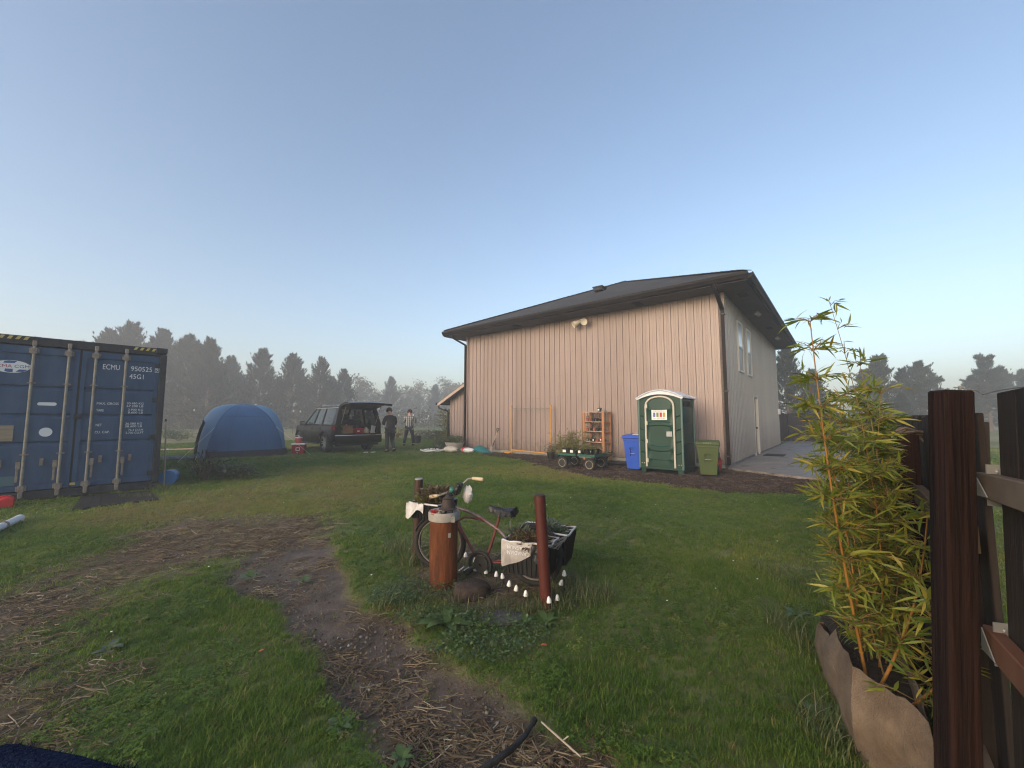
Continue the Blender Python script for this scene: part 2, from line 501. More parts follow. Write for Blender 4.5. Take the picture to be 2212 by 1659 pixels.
# ------------------------------------------------------------------ pines
def pine_crown(seed, h, rad, base, kind="dense", shoot=0.55, nshoot=900):
    """whorled boughs that turn up at the tip, each set with bottle-brush shoots"""
    q = random.Random(seed); mb = MB(); wood = MB()
    tr = [Vector((math.sin(i * 0.9 + seed) * 0.02 * h * 0.4, math.cos(i * 1.3 + seed) * 0.02 * h * 0.4, h * i / 8)) for i in range(9)]
    wood.tube(tr, [0.022 * h * (1 - i / 8.6) + 0.02 for i in range(9)], 7)
    def at(z):
        t = max(0, min(7.999, z / h * 8)); i = int(t); return tr[i].lerp(tr[i + 1], t - i)
    def brush(p, d, L, w):
        """one shoot: narrow leaf-shaped faces around its axis"""
        d = d.normalized(); s = d.orthogonal().normalized(); t = d.cross(s)
        n = 9
        for k in range(n):
            a = 6.283 * k / n + q.random(); o = s * math.cos(a) + t * math.sin(a)
            st = p + d * L * q.uniform(0.0, 0.55)
            tip = st + d * L * q.uniform(0.32, 0.6) + o * w * q.uniform(0.7, 1.25)
            sd = d.cross(o).normalized() * w * q.uniform(0.10, 0.22)
            mid = st.lerp(tip, 0.55)
            mb.add([st, mid - sd, tip, mid + sd], [(0, 1, 2, 3)])
        tip = p + d * L; sd = s * w * 0.22
        mb.add([p + d * L * 0.35, tip.lerp(p, 0.4) - sd, tip, tip.lerp(p, 0.4) + sd], [(0, 1, 2, 3)])
    nb = int(nshoot / 11)
    for b in range(nb):
        u = (b + q.random()) / nb
        z = base * h + (h * 0.985 - base * h) * u ** (0.85 if kind != "open" else 0.75)
        f = (z / h - base) / (1 - base)
        if kind == "open":
            tier = round(f * 8) / 8                     # boughs in flat tiers with gaps between
            z = (base + (1 - base) * (tier * 0.96 + q.gauss(0, 0.026))) * h; f = tier
            env = rad * (1.12 - 0.85 * f) * (0.72 + 0.38 * math.sin(f * 23 + seed * 2.1)) * q.uniform(0.7, 1.15)
        else:
            env = rad * (1 - f) ** 0.80 * (0.9 + 0.1 * math.sin(f * 30 + seed))
            env *= min(1, 0.75 + f * 2)
        L = max(0.25, env * q.uniform(0.65, 1.12))
        az = q.uniform(0, 6.283); rise = (q.uniform(0.0, 0.35) + f * 0.9) if kind != 'open' else q.uniform(0.05, 0.35)
        p0 = at(z); o = Vector((math.cos(az), math.sin(az), 0))
        pts = []
        for i in range(5):
            t = i / 4
            pts.append(p0 + o * L * t + Vector((0, 0, L * (rise * t * t - 0.12 * t * (1 - f)))))
        wood.tube(pts, [0.012 * L + 0.012, 0.010 * L + 0.01, 0.008 * L + 0.008, 0.012, 0.006], 4)
        for k in range(11):
            t = (0.30 if kind != 'open' else 0.42) + (0.72 if kind != 'open' else 0.58) * (k + q.random()) / 11
            t = min(t, 1.0); i = min(3, int(t * 4)); pp = pts[i].lerp(pts[i + 1], t * 4 - i)
            side = Vector((-o.y, o.x, 0)) * q.uniform(-0.75, 0.75)
            d = o * 0.65 + side + Vector((0, 0, q.uniform(0.45, 1.5) + f * 1.1))
            brush(pp + Vector((q.uniform(-.1, .1), q.uniform(-.1, .1), q.uniform(-.08, .08))) * L * 0.5, d, shoot * q.uniform(0.7, 1.35), shoot * 0.30)
    for b in range(int(nb * 0.5)):      # upright candles stand out of the upper crown
        f = q.uniform(0.30, 0.90); z = (base + (1 - base) * f) * h; az = q.uniform(0, 6.283)
        env = rad * (1 - f) ** 0.80 * q.uniform(0.4, 0.85)
        brush(at(z) + Vector((math.cos(az) * env, math.sin(az) * env, env * 0.5)), Vector((math.cos(az) * .25, math.sin(az) * .25, 1)), shoot * q.uniform(1.2, 2.0), shoot * 0.17)
    for k in range(9):      # leaders stand up at the top
        a = q.uniform(0, 6.283); p = at(h * q.uniform(0.84, 0.965))
        brush(p + Vector((math.cos(a), math.sin(a), 0)) * rad * 0.12 * k / 3, Vector((math.cos(a) * 0.25, math.sin(a) * 0.25, 1)), shoot * q.uniform(0.9, 1.5), shoot * 0.20)
    return mb, wood
M_BARK = mat("pine_bark", (0.10, 0.075, 0.055), (0.17, 0.13, 0.10), 3, 0.95, bump=0.5)
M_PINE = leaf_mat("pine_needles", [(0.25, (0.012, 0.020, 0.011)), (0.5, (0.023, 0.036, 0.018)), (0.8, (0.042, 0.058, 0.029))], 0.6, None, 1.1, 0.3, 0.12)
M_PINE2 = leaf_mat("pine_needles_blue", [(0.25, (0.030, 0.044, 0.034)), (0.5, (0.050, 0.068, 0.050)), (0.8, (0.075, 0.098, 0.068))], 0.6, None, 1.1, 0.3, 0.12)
M_BROAD = leaf_mat("dull_leaves", [(0.25, (0.05, 0.055, 0.028)), (0.5, (0.085, 0.085, 0.045)), (0.8, (0.13, 0.115, 0.065))], 0.6, None, 0.9, 0.3, 0.2)
def leafy_crown(seed, h, rad, n=2600, leaf=0.28):
    """broad-leaved crown: limbs with leaf-sized faces in uneven clumps"""
    q = random.Random(seed); mb = MB(); wood = MB()
    wood.tube([(0, 0, 0), (0.05 * h, 0, 0.3 * h), (0.02 * h, 0.03 * h, 0.62 * h)], [0.03 * h, 0.022 * h, 0.012 * h], 7)
    cl = []
    for k in range(34):
        a = q.uniform(0, 6.283); zz = q.uniform(0.18, 0.98); rr = rad * q.uniform(0.1, 1.0) * math.sin(math.pi * min(0.98, zz * 0.80 + 0.15)) ** 0.7
        c = Vector((math.cos(a) * rr, math.sin(a) * rr, zz * h)); cl.append((c, rad * q.uniform(0.16, 0.36)))
        wood.tube([(0.03 * h, 0.01 * h, 0.3 * h * zz + 0.1 * h), c * 0.6 + Vector((0, 0, 0.25 * zz * h)), c], [0.010 * h, 0.006 * h, 0.003 * h], 4)
    for k in range(n):
        c, r0 = cl[q.randrange(len(cl))]
        p = c + Vector((q.gauss(0, 1), q.gauss(0, 1), q.gauss(0, 0.8))) * r0 * 0.55
        d = Vector((q.gauss(0, 1), q.gauss(0, 1), q.gauss(0, 0.6))).normalized(); s = d.orthogonal().normalized()
        L = leaf * q.uniform(0.6, 1.4); w = L * 0.32
        mb.add([p, p + d * L * 0.5 - s * w, p + d * L, p + d * L * 0.5 + s * w], [(0, 1, 2, 3)])
    return mb, wood
def tree(name, label, cat, loc, crown, wood, mcrown, group=None, sc_=1.0, rz=0.0):
    t = thing(name, label, cat, loc, rz, group)
    c = link("crown", crown, t); w = link("trunk", wood, t)
    t.scale = (sc_, sc_, sc_)
    return t
def meshes(pair, mc):
    a = pair[0].mesh("crown"); a.materials.append(mc)
    b = pair[1].mesh("trunk"); b.materials.append(M_BARK)
    return a, b
dense = [meshes(pine_crown(s, 10, 3.5 + 0.3 * (s % 3), 0.03, "dense", 0.60, 2600), M_PINE) for s in (1, 2, 3, 4)]
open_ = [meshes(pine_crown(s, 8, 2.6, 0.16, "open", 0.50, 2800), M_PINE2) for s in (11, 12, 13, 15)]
leafy = [meshes(leafy_crown(s, 8, 3.2, 2400, 0.34), M_BROAD) for s in (21, 22)]
def height_at(x, ytop, dep): return dp(x, ytop, dep).z
# tree line on the left, each crown top as it stands in the photograph
LINE = [  # x, top y, distance, variant, wording
    (60, 735, 44, 0, "dark pine barely topping the shipping container's left end"),
    (160, 742, 50, 1, "hazy pine topping the container roof near its left hazard stripes"),
    (222, 716, 50, 2, "pine with thin upright tips behind the middle of the container"),
    (272, 702, 52, 0, "tallest broad pine rising behind the shipping container"),
    (342, 716, 54, 3, "bushy-topped pine above the container's right corner"),
    (398, 728, 52, 1, "spiky-topped pine just right of the shipping container"),
    (444, 735, 50, 2, "broad dense pine between the container and the tent"),
    (491, 772, 58, 3, "small pointed pine left of the tent's peak"),
    (559, 757, 54, 0, "pointed pine standing right behind the tent's peak"),
    (629, 768, 56, 1, "pine with a candle-tipped crown above the tent's right side"),
    (690, 775, 56, 2, "rounded pine behind the front of the black car"),
    (740, 800, 62, 3, "pine sloping down behind the black car's roof"),
    (600, 815, 66, 2, "low filler pine between two pointed pines behind the tent"),
    (520, 812, 66, 1, "low dim pine in the gap left of the tent's peak"),
    (660, 822, 68, 3, "low dim pine behind the black car's windscreen"),
    (310, 745, 60, 2, "dim pine filling the gap behind the container's right half"),
    (470, 790, 60, 0, "short dense pine at the right flank of the broad pine"),
    (715, 815, 66, 1, "low dim pine above the black car's roof rail"),
    (420, 765, 58, 3, "dim pine filling behind the spiky-topped pine"),
    (110, 750, 48, 3, "dim pine behind the container's left door"),
]
for i, (x, yt, dep, v, lab) in enumerate(LINE):
    h = height_at(x, yt, dep)
    p = dp(x, 903, dep)
    tree("pine_tree", lab, "pine tree", (p.x, dep, -0.05), dense[v][0], dense[v][1], M_PINE, "pine tree line beyond the field", h / 10.2, i * 1.7)
FAR = [
    (775, 812, 92, 'l', "pale hazy leafy tree right behind the raised tailgate"),
    (800, 838, 100, 'l', "low hazy leafy tree in the notch of the tree line"),
    (843, 816, 88, 2, "hazy pine with feathery top above the person in the dark jacket"),
    (872, 832, 98, 'l', "faded leafy tree left of the person in the plaid shirt"),
    (905, 826, 104, 'l', "faded round tree above the person in the plaid shirt"),
    (938, 832, 100, 3, "faded pine beside the lean-to shed's roof edge"),
    (962, 818, 112, 'l', "wispy pale tree just left of the lean-to shed's railing"),
    (990, 826, 108, 'l', "pale tree half hidden by the lean-to shed"),
    (825, 846, 96, 'l', "low hazy bush-like tree at the low point of the tree line"),
]
for i, (x, yt, dep, v, lab) in enumerate(FAR):
    h = height_at(x, yt, dep); p = dp(x, 903, dep)
    if v == 'l': tree("leafy_tree", lab, "tree", (p.x, dep, -0.05), leafy[i % 2][0], leafy[i % 2][1], M_BROAD, "distant hazy trees", h / 8.2, i * 2.1)
    else: tree("pine_tree", lab, "pine tree", (p.x, dep, -0.05), dense[v][0], dense[v][1], M_PINE, "distant hazy trees", h / 10.2, i * 2.1)
RIGHT = [
    (1703, 752, 36, 'd', "slim dark pine right against the barn's far corner"),
    (1760, 800, 40, 'd', "dark pine partly hidden behind the bamboo's thin top"),
    (1905, 770, 38, 'o', "open layered pine right of the tall bamboo, left of a pair"),
    (1992, 782, 40, 'o', "open layered pine right of the tall bamboo, right of a pair"),
    (2138, 768, 42, 'o', "layered pine rising above the wooden gate post"),
    (2215, 800, 46, 'o', "pine cut off by the right edge above the gate boards"),
    (1950, 850, 36, 'd', "low dense pine under the pair of open pines"),
    (1873, 800, 44, 'o', "shorter open pine overlapping the left of the pair"),
    (1955, 798, 43, 'd', "dense pine filling the gap between the pair of open pines"),
    (2022, 806, 46, 'o', "small open pine at the right flank of the pair"),
    (2172, 796, 48, 'd', "dense pine right of the layered pine above the gate post"),
    (2105, 812, 44, 'o', "small open pine left of the layered pine above the gate post"),
    (2060, 858, 50, 'd', "low dense pine left of the big gate post"),
]
for i, (x, yt, dep, v, lab) in enumerate(RIGHT):
    h = height_at(x, yt, dep); p = dp(x, 903, dep)
    pr = open_[(i * 3) % 4] if v == 'o' else dense[i % 4]
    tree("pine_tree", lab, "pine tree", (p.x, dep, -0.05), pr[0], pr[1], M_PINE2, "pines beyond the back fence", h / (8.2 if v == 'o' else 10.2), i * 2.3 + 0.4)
# undergrowth along the foot of the tree line: nobody could count it
q = random.Random(5); mb = MB()
for k in range(9000):
    t = q.random(); x = -62 + 60 * t; dep = 44 + 22 * t + q.gauss(0, 2.0)
    h = abs(q.gauss(0, 1.1)) + 0.1
    p = Vector((x + q.gauss(0, .6), dep, h)); d = Vector((q.gauss(0, 1), q.gauss(0, 1), q.gauss(0.5, 0.7))).normalized(); s = d.orthogonal().normalized()
    L = q.uniform(0.25, 0.6); w = L * 0.25
    mb.add([p, p + d * L * 0.5 - s * w, p + d * L, p + d * L * 0.5 + s * w], [(0, 1, 2, 3)])
tag(mb.build("undergrowth", M_BROAD), "dull undergrowth along the foot of the tree line", "undergrowth", kind="stuff")

# ------------------------------------------------------------------ the morning mist
hm = bpy.data.materials.new("mist"); hm.use_nodes = True
n_, l_ = nt(hm)
for nd in list(n_):
    if nd.type != 'OUTPUT_MATERIAL': n_.remove(nd)
pv = n_.new("ShaderNodeVolumePrincipled")
pv.inputs["Color"].default_value = (0.97, 0.98, 1.0, 1)
pv.inputs["Density"].default_value = 0.0052
pv.inputs["Anisotropy"].default_value = 0.2
l_.new(pv.outputs[0], n_["Material Output"].inputs["Volume"])
mb = MB().bb((-190, -60, -1.2), (190, 170, 18))
tag(mb.build("haze", hm), "thin morning mist over the field and trees", "mist", kind="stuff")
# ------------------------------------------------------------------ barn
BA = Vector((-2.02, 18.36, 0)); BRZ = math.atan2(-6.69, 8.23)
BL_, BW, BH = 10.6, 12.2, 5.13
def bl(x, y, z=0.0):
    c, s = math.cos(BRZ), math.sin(BRZ)
    return Vector((BA.x + x * c - y * s, BA.y + x * s + y * c, z))
M_CLAD = mat("beige_steel_cladding", (0.262, 0.197, 0.176), (0.295, 0.224, 0.202), 1.3, 0.42, 0.0, 0.04, 60, 0.5, stretch=(1, 1, 0.25))
M_CLAD_SHADE = mat("shaded_steel_cladding", (0.215, 0.218, 0.222), (0.25, 0.253, 0.257), 1.3, 0.36, 0.0, 0.04, 60, 0.5, stretch=(1, 1, 0.25))  # same cladding as the front, cool shade of the side wall put into its colour
def weather(m, amount=0.35):
    """sheet-to-sheet tone, mud splash along the foot and faint runs below the eaves"""
    n, l = nt(m); b = n["Principled BSDF"]; src = b.inputs["Base Color"].links[0].from_socket
    oi = n.new("ShaderNodeObjectInfo"); mr = n.new("ShaderNodeMapRange"); mr.inputs["To Min"].default_value = 0.93; mr.inputs["To Max"].default_value = 1.06
    l.new(oi.outputs["Random"], mr.inputs[0])
    mul = n.new("ShaderNodeMixRGB"); mul.blend_type = 'MULTIPLY'; mul.inputs[0].default_value = 1.0; l.new(src, mul.inputs[1]); l.new(mr.outputs[0], mul.inputs[2])
    tc = n.new("ShaderNodeTexCoord"); sp = n.new("ShaderNodeSeparateXYZ"); l.new(tc.outputs["Object"], sp.inputs[0])
    def nz(scale, st):
        mp = n.new("ShaderNodeMapping"); mp.inputs["Scale"].default_value = st; l.new(tc.outputs["Object"], mp.inputs[0])
        z = n.new("ShaderNodeTexNoise"); z.inputs["Scale"].default_value = scale; z.inputs["Detail"].default_value = 6; l.new(mp.outputs[0], z.inputs["Vector"]); return z.outputs[0]
    def math_(op, a, c, clamp=False):
        x = n.new("ShaderNodeMath"); x.operation = op; x.use_clamp = clamp
        for i, v in enumerate((a, c)):
            if isinstance(v, float): x.inputs[i].default_value = v
            else: l.new(v, x.inputs[i])
        return x.outputs[0]
    splash = math_('MULTIPLY', math_('SUBTRACT', nz(5.0, (1, 1, 1)), math_('MULTIPLY', sp.outputs[2], 0.75)), 2.4, True)
    runs = math_('MULTIPLY', math_('SUBTRACT', nz(3.0, (3, 3, 0.10)), 0.54), 2.2, True)
    f = math_('MULTIPLY', math_('ADD', splash, math_('MULTIPLY', runs, 0.5)), amount, True)
    mx = n.new("ShaderNodeMixRGB"); mx.inputs[2].default_value = (0.10, 0.075, 0.055, 1)
    l.new(f, mx.inputs[0]); l.new(mul.outputs[0], mx.inputs[1]); l.new(mx.outputs[0], b.inputs["Base Color"])
weather(M_CLAD, 0.55); weather(M_CLAD_SHADE, 0.25)
M_DARKT = mat("dark_brown_gutter", (0.011, 0.009, 0.0085), (0.020, 0.017, 0.016), 3, 0.6, spec=0.12)
M_SOFF = mat("soffit_boards", (0.075, 0.068, 0.062), (0.10, 0.092, 0.085), 2, 0.8)
M_CONC = mat("pale_concrete", (0.26, 0.245, 0.225), (0.36, 0.34, 0.32), 4, 0.85, bump=0.3, bscale=40)
M_WHITE = mat("white_paint", (0.72, 0.71, 0.68), (0.62, 0.61, 0.58), 5, 0.45)
M_CREAM = mat("cream_frame", (0.52, 0.50, 0.45), None, 5, 0.5)
M_DOOR = mat("beige_door", (0.30, 0.22, 0.18), (0.34, 0.25, 0.21), 3, 0.5)
M_BLACKR = mat("black_rubber", (0.012, 0.012, 0.013), (0.03, 0.03, 0.03), 12, 0.75)
def glass(name, c, rough=0.06, alpha=None):
    m = mat(name, c, None, rough=rough, spec=0.6)
    return m
M_BLIND = glass("window_over_white_blind", (0.55, 0.58, 0.60), 0.12)
M_SCREEN = glass("dark_window_screen", (0.035, 0.038, 0.042), 0.35)
def shingle_mat():
    m = bpy.data.materials.new("asphalt_shingles"); m.use_nodes = True
    n, l = nt(m); b = n["Principled BSDF"]; b.inputs["Roughness"].default_value = 0.95
    tc = n.new("ShaderNodeTexCoord"); bt = n.new("ShaderNodeTexBrick")
    bt.inputs["Scale"].default_value = 1.0; bt.inputs["Brick Width"].default_value = 0.34; bt.inputs["Row Height"].default_value = 0.14; bt.inputs["Mortar Size"].default_value = 0.006
    bt.inputs["Color1"].default_value = (0.018, 0.018, 0.019, 1); bt.inputs["Color2"].default_value = (0.048, 0.046, 0.047, 1); bt.inputs["Mortar"].default_value = (0.012, 0.012, 0.012, 1)
    bt.inputs["Bias"].default_value = -0.1
    l.new(tc.outputs["Object"], bt.inputs["Vector"])
    nz = n.new("ShaderNodeTexNoise"); nz.inputs["Scale"].default_value = 2.5; nz.inputs["Detail"].default_value = 6
    l.new(tc.outputs["Object"], nz.inputs["Vector"])
    mx = n.new("ShaderNodeMixRGB"); mx.blend_type = 'MULTIPLY'; mx.inputs[0].default_value = 0.7
    rp = n.new("ShaderNodeValToRGB"); rp.color_ramp.elements[0].color = (0.45, 0.45, 0.45, 1); rp.color_ramp.elements[1].color = (1.4, 1.35, 1.3, 1)
    l.new(nz.outputs[0], rp.inputs[0]); l.new(bt.outputs[0], mx.inputs[1]); l.new(rp.outputs[0], mx.inputs[2]); l.new(mx.outputs[0], b.inputs["Base Color"])
    bp = n.new("ShaderNodeBump"); bp.inputs["Strength"].default_value = 0.6; bp.inputs["Distance"].default_value = 0.01
    l.new(bt.outputs["Fac"], bp.inputs["Height"]); l.new(bp.outputs[0], b.inputs["Normal"])
    return m
M_SHING = shingle_mat()

barn = thing("barn", "large barn with beige ribbed steel walls and dark hip roof", "barn", BA, BRZ)
PITCH_RIB = 0.2305
def clad(x0, x1, z0, z1, front, xoff=0.0, inset=0.0):
    """ribbed sheet in local wall coordinates (u along, z up), rib proud of the wall; returns MB"""
    mb = MB(); us = []
    k = math.floor((x0 - xoff) / PITCH_RIB) - 1
    prof = []
    while True:
        c = xoff + k * PITCH_RIB
        if c > x1 + PITCH_RIB: break
        for du, h in ((-0.022, 0), (-0.013, 0.030), (0.013, 0.030), (0.022, 0), (0.085, 0), (0.092, 0.005), (0.104, 0.005), (0.111, 0), (0.143, 0), (0.150, 0.005), (0.162, 0.005), (0.169, 0)):
            prof.append((c + du, h))
        k += 1
    pr = [p for p in prof if x0 + 1e-4 < p[0] < x1 - 1e-4]
    def hat(x):
        for (a, ha), (b, hb) in zip(prof, prof[1:]):
            if a <= x <= b: return ha + (hb - ha) * (x - a) / (b - a + 1e-9)
        return 0
    pr = [(x0, hat(x0))] + pr + [(x1, hat(x1))]
    P = [[front(u, z, h) for (u, h) in pr] for z in (z0, z1)]
    mb.grid(P)
    return mb
fr = lambda u, z, h: Vector((u, -h, z))                # front wall
rt = lambda u, z, h: Vector((BL_ + h, u, z))           # right-hand wall
lf = lambda u, z, h: Vector((-h, u, z))
bk = lambda u, z, h: Vector((u, BW + h, z))
SHEET = PITCH_RIB * 4
def sheets(L0, L1, z0, z1, f, m, parent, xoff=0.0):
    x = L0; first = None
    while x < L1 - 0.02:
        x2 = min(x + SHEET, L1)
        clad(x, x2, z0, z1, f, xoff).build("cladding_sheet", m, parent)
        x = x2
wall_f = MB().bb((0.05, 0.03, 0.0), (BL_ - 0.05, 0.12, BH)).build("wall", M_SOFF, barn)
sheets(0.0, BL_, 0.12, BH, fr, M_CLAD, wall_f, 0.09)
wall_r = MB()
for (a, b_, c, d) in ((0.0, 4.42, 0, BH), (5.38, BW, 0, BH), (4.42, 5.38, 2.27, BH)):
    wall_r.bb((BL_ - 0.12, a, c), (BL_ - 0.03, b_, d))
wall_r = wall_r.build("wall", M_SOFF, barn)
tag(wall_r, "ribbed side wall of the barn, coloured grey for shade")
# the door's opening lies between two sheets
x = 0.0
cuts = [0.0]
while x < 4.42 - 0.05: x = min(x + SHEET, 4.42); cuts.append(x)
for a, b_ in zip(cuts, cuts[1:]): clad(a, b_, 0.12, BH, rt, 0.05).build("cladding_sheet", M_CLAD_SHADE, wall_r)
clad(4.42, 5.38, 2.27, BH, rt, 0.05).build("cladding_sheet", M_CLAD_SHADE, wall_r)
x = 5.38
while x < BW - 0.02:
    x2 = min(x + SHEET, BW); clad(x, x2, 0.12, BH, rt, 0.05).build("cladding_sheet", M_CLAD_SHADE, wall_r); x = x2
w3 = MB().bb((0.03, 0.2, 0), (0.12, BW - 0.1, BH)).build("wall", M_SOFF, barn); sheets(0.0, BW, 0.12, BH, lf, M_CLAD, w3)
w4 = MB().bb((0.1, BW - 0.12, 0), (BL_ - 0.2, BW - 0.03, BH)).build("wall", M_SOFF, barn); sheets(0.0, BL_, 0.12, BH, bk, M_CLAD, w4)
MB().bb((0.02, 0.02, -0.3), (BL_ - 0.02, BW - 0.02, 0.10)).build("foundation", M_CONC, barn)
# screw heads: rows of small studs along the girts
mb = MB()
u = 0.09 + PITCH_RIB / 2
while u < BL_ - 0.05:
    for z in (0.5, 1.35, 2.2, 3.05, 3.9, 4.65):
        mb.box((u, -0.009, z), (0.016, 0.010, 0.016))
    u += PITCH_RIB
tag(mb.build("screw_heads", mat("dull_screws", (0.20, 0.14, 0.12), None, rough=0.5), wall_f), kind="stuff")
# corner trims
for cx, cy in ((BL_ + 0.004, -0.004), (-0.004, -0.004)):
    MB().box((cx, cy, 0.12 + (BH - 0.12) / 2), (0.09, 0.09, BH - 0.13)).build("corner_trim", M_CLAD, barn)
# roof: hip with a short ridge
O = 0.78; EZ = 5.36; SL = 0.43
x0, x1, y0, y1 = -O, BL_ + O, -O, BW + O
half = (x1 - x0) / 2; AX = (x0 + x1) / 2; AZ = EZ + SL * half
ya, yb = y0 + half, y1 - half
def roof_plane(pts, th=0.03):
    mb = MB(); n = len(pts)
    up = Vector((0, 0, th))
    mb.add([Vector(p) + up for p in pts] + [Vector(p) for p in pts], [tuple(range(n)), tuple(range(2 * n - 1, n - 1, -1))] + [(i, n + i, n + (i + 1) % n, (i + 1) % n) for i in range(n)])
    return mb
roof = roof_plane([(x0, y0, EZ), (x1, y0, EZ), (AX, ya, AZ)]).build("roof", M_SHING, barn)
for pts in ([(x1, y0, EZ), (x1, y1, EZ), (AX, yb, AZ), (AX, ya, AZ)], [(x1, y1, EZ), (x0, y1, EZ), (AX, yb, AZ)], [(x0, y1, EZ), (x0, y0, EZ), (AX, ya, AZ), (AX, yb, AZ)]):
    roof_plane(pts).build("roof_slope", M_SHING, roof)
mb = MB()
for p, q_ in (((x0, y0, EZ), (AX, ya, AZ)), ((x1, y0, EZ), (AX, ya, AZ)), ((AX, ya, AZ), (AX, yb, AZ))):
    p, q_ = Vector(p), Vector(q_); n = int((q_ - p).length / 0.24)
    for i in range(n):
        a = p.lerp(q_, i / n); b_ = p.lerp(q_, (i + 1.15) / n)
        mb.beam(a + Vector((0, 0, 0.035)), b_ + Vector((0, 0, 0.048)), 0.26, 0.018)
mb.build("ridge_caps", M_SHING, roof)
vz = EZ + SL * (2.6 + O)
for vx in (5.35,):
    MB().box((vx, 2.6, vz + 0.12), (0.40, 0.40, 0.14)).box((vx, 2.6, vz + 0.20), (0.46, 0.46, 0.05)).build("roof_vent", M_SHING, roof)
# soffit and gutters
sof = MB()
for lo, hi in (((x0 + .05, y0 + .05, BH), (x1 - .05, 0.0, BH + .02)), ((BL_, 0.0, BH), (x1 - .05, BW, BH + .02)), ((x0 + .05, 0.0, BH), (0, BW, BH + .02)), ((x0 + .05, BW, BH), (x1 - .05, y1 - .05, BH + .02))):
    sof.bb(lo, hi)
sof = sof.build("soffit", M_SOFF, barn)
for k in range(26):     # grooves between soffit boards run along the eave
    pass
for (vx, vy) in ((11.02, 0.7), (11.02, 6.5), (3.2, -0.42), (8.2, -0.42)):
    MB().box((vx, vy, BH - 0.006), (0.22, 0.42, 0.012)).build("soffit_vent", M_DARKT, sof)
def gutter(a, b_, out):
    """K-style trough section swept along an eave"""
    a, b_ = Vector(a), Vector(b_); d = (b_ - a).normalized(); o = Vector(out)
    sec = [(-0.02, 0.0), (0.07, -0.0), (0.10, 0.06), (0.13, 0.10), (0.13, 0.17), (0.115, 0.17), (0.115, 0.14), (-0.02, 0.14)]
    vs = [p + o * s[0] + Vector((0, 0, s[1])) for p in (a, b_) for s in sec]
    n = len(sec)
    return MB().add(vs, [tuple(range(n)), tuple(range(2 * n - 1, n - 1, -1))] + [(i, n + i, n + (i + 1) % n, (i + 1) % n) for i in range(n)])
gz0 = EZ - 0.19
MB().bb((x0, y0, BH - 0.01), (x1, y0 + 0.04, EZ)).bb((x1 - .04, y0 + .04, BH - 0.01), (x1, y1, EZ)).bb((x0, y0 + .04, BH - 0.01), (x0 + .04, y1, EZ)).bb((x0 + .04, y1 - .04, BH - .01), (x1 - .04, y1, EZ)).build("fascia", M_DARKT, barn)
for a, b_, o in (((x0, y0, gz0), (x1, y0, gz0), (0, -1, 0)), ((x1, y0, gz0), (x1, y1, gz0), (1, 0, 0)), ((x0, y1, gz0), (x0, y0, gz0), (-1, 0, 0))):
    gutter(a, b_, o).build("gutter", M_DARKT, barn)
def downspout(parent, top, kneetop, knee, bottom, w=0.085):
    mb = MB().beam(top, kneetop, w, w * 0.75).beam(kneetop, knee, w, w * 0.75).beam(knee, bottom, w, w * 0.75)
    s = mb.build("downspout", M_DARKT, parent)
    return s
s = downspout(barn, (BL_ - 0.05, y0 - 0.05, gz0 + 0.02), (BL_ - 0.02, y0 - 0.02, gz0 - 0.14), (BL_ + 0.0, -0.11, BH - 0.55), (BL_ + 0.0, -0.11, 0.10), 0.10)
for z in (4.45, 2.2, 0.35): MB().box((BL_, -0.11, z), (0.13, 0.11, 0.03)).build("strap", M_SOFF, s)
s = downspout(barn, (-0.35, y0 - 0.02, gz0 + 0.02), (-0.30, y0 + 0.2, gz0 - 0.16), (-0.06, -0.10, BH - 0.38), (-0.06, -0.10, 0.10), 0.085)
for z in (4.2, 2.2, 0.4): MB().box((-0.06, -0.10, z), (0.11, 0.10, 0.03)).build("strap", M_SOFF, s)
# sash windows in the right-hand wall: white blind above, dark screen below
for (a, b_) in ((1.86, 2.72), (3.47, 4.32)):
    z0, z1 = 2.95, 4.65; xw = BL_ + 0.0
    w = MB()
    for lo, hi in (((xw, a, z0), (xw + .05, a + .05, z1)), ((xw, b_ - .05, z0), (xw + .05, b_, z1)), ((xw, a + .05, z0), (xw + .05, b_ - .05, z0 + .05)), ((xw, a + .05, z1 - .05), (xw + .05, b_ - .05, z1)), ((xw, a + .05, 3.77), (xw + .042, b_ - .05, 3.82))):
        w.bb(lo, hi)
    w = w.build("window", M_CREAM, barn)
    MB().bb((xw, a + .05, 3.82), (xw + .03, b_ - .05, z1 - .05)).build("pane", M_BLIND, w)
    MB().bb((xw, a + .05, z0 + .05), (xw + .024, b_ - .05, 3.77)).build("pane", M_SCREEN, w)
# side door set back in its opening
d = MB().bb((BL_ - 0.10, 4.47, 0.06), (BL_ - 0.055, 5.33, 2.22)).build("door", M_DOOR, barn)
MB().bb((BL_ - .12, 4.42, 0.04), (BL_ + .035, 4.47, 2.27)).bb((BL_ - .12, 5.33, .04), (BL_ + .035, 5.38, 2.27)).bb((BL_ - .12, 4.47, 2.22), (BL_ + .035, 5.33, 2.27)).build("door_frame", M_CREAM, d)
MB().lathe([(0.028, 0), (0.03, 0.05), (0.02, 0.06)], 10, M=Matrix.Translation((BL_ - 0.055, 5.22, 1.05)) @ Matrix.Rotation(R(90), 4, 'Y')).build("handle", M_DARKT, d)
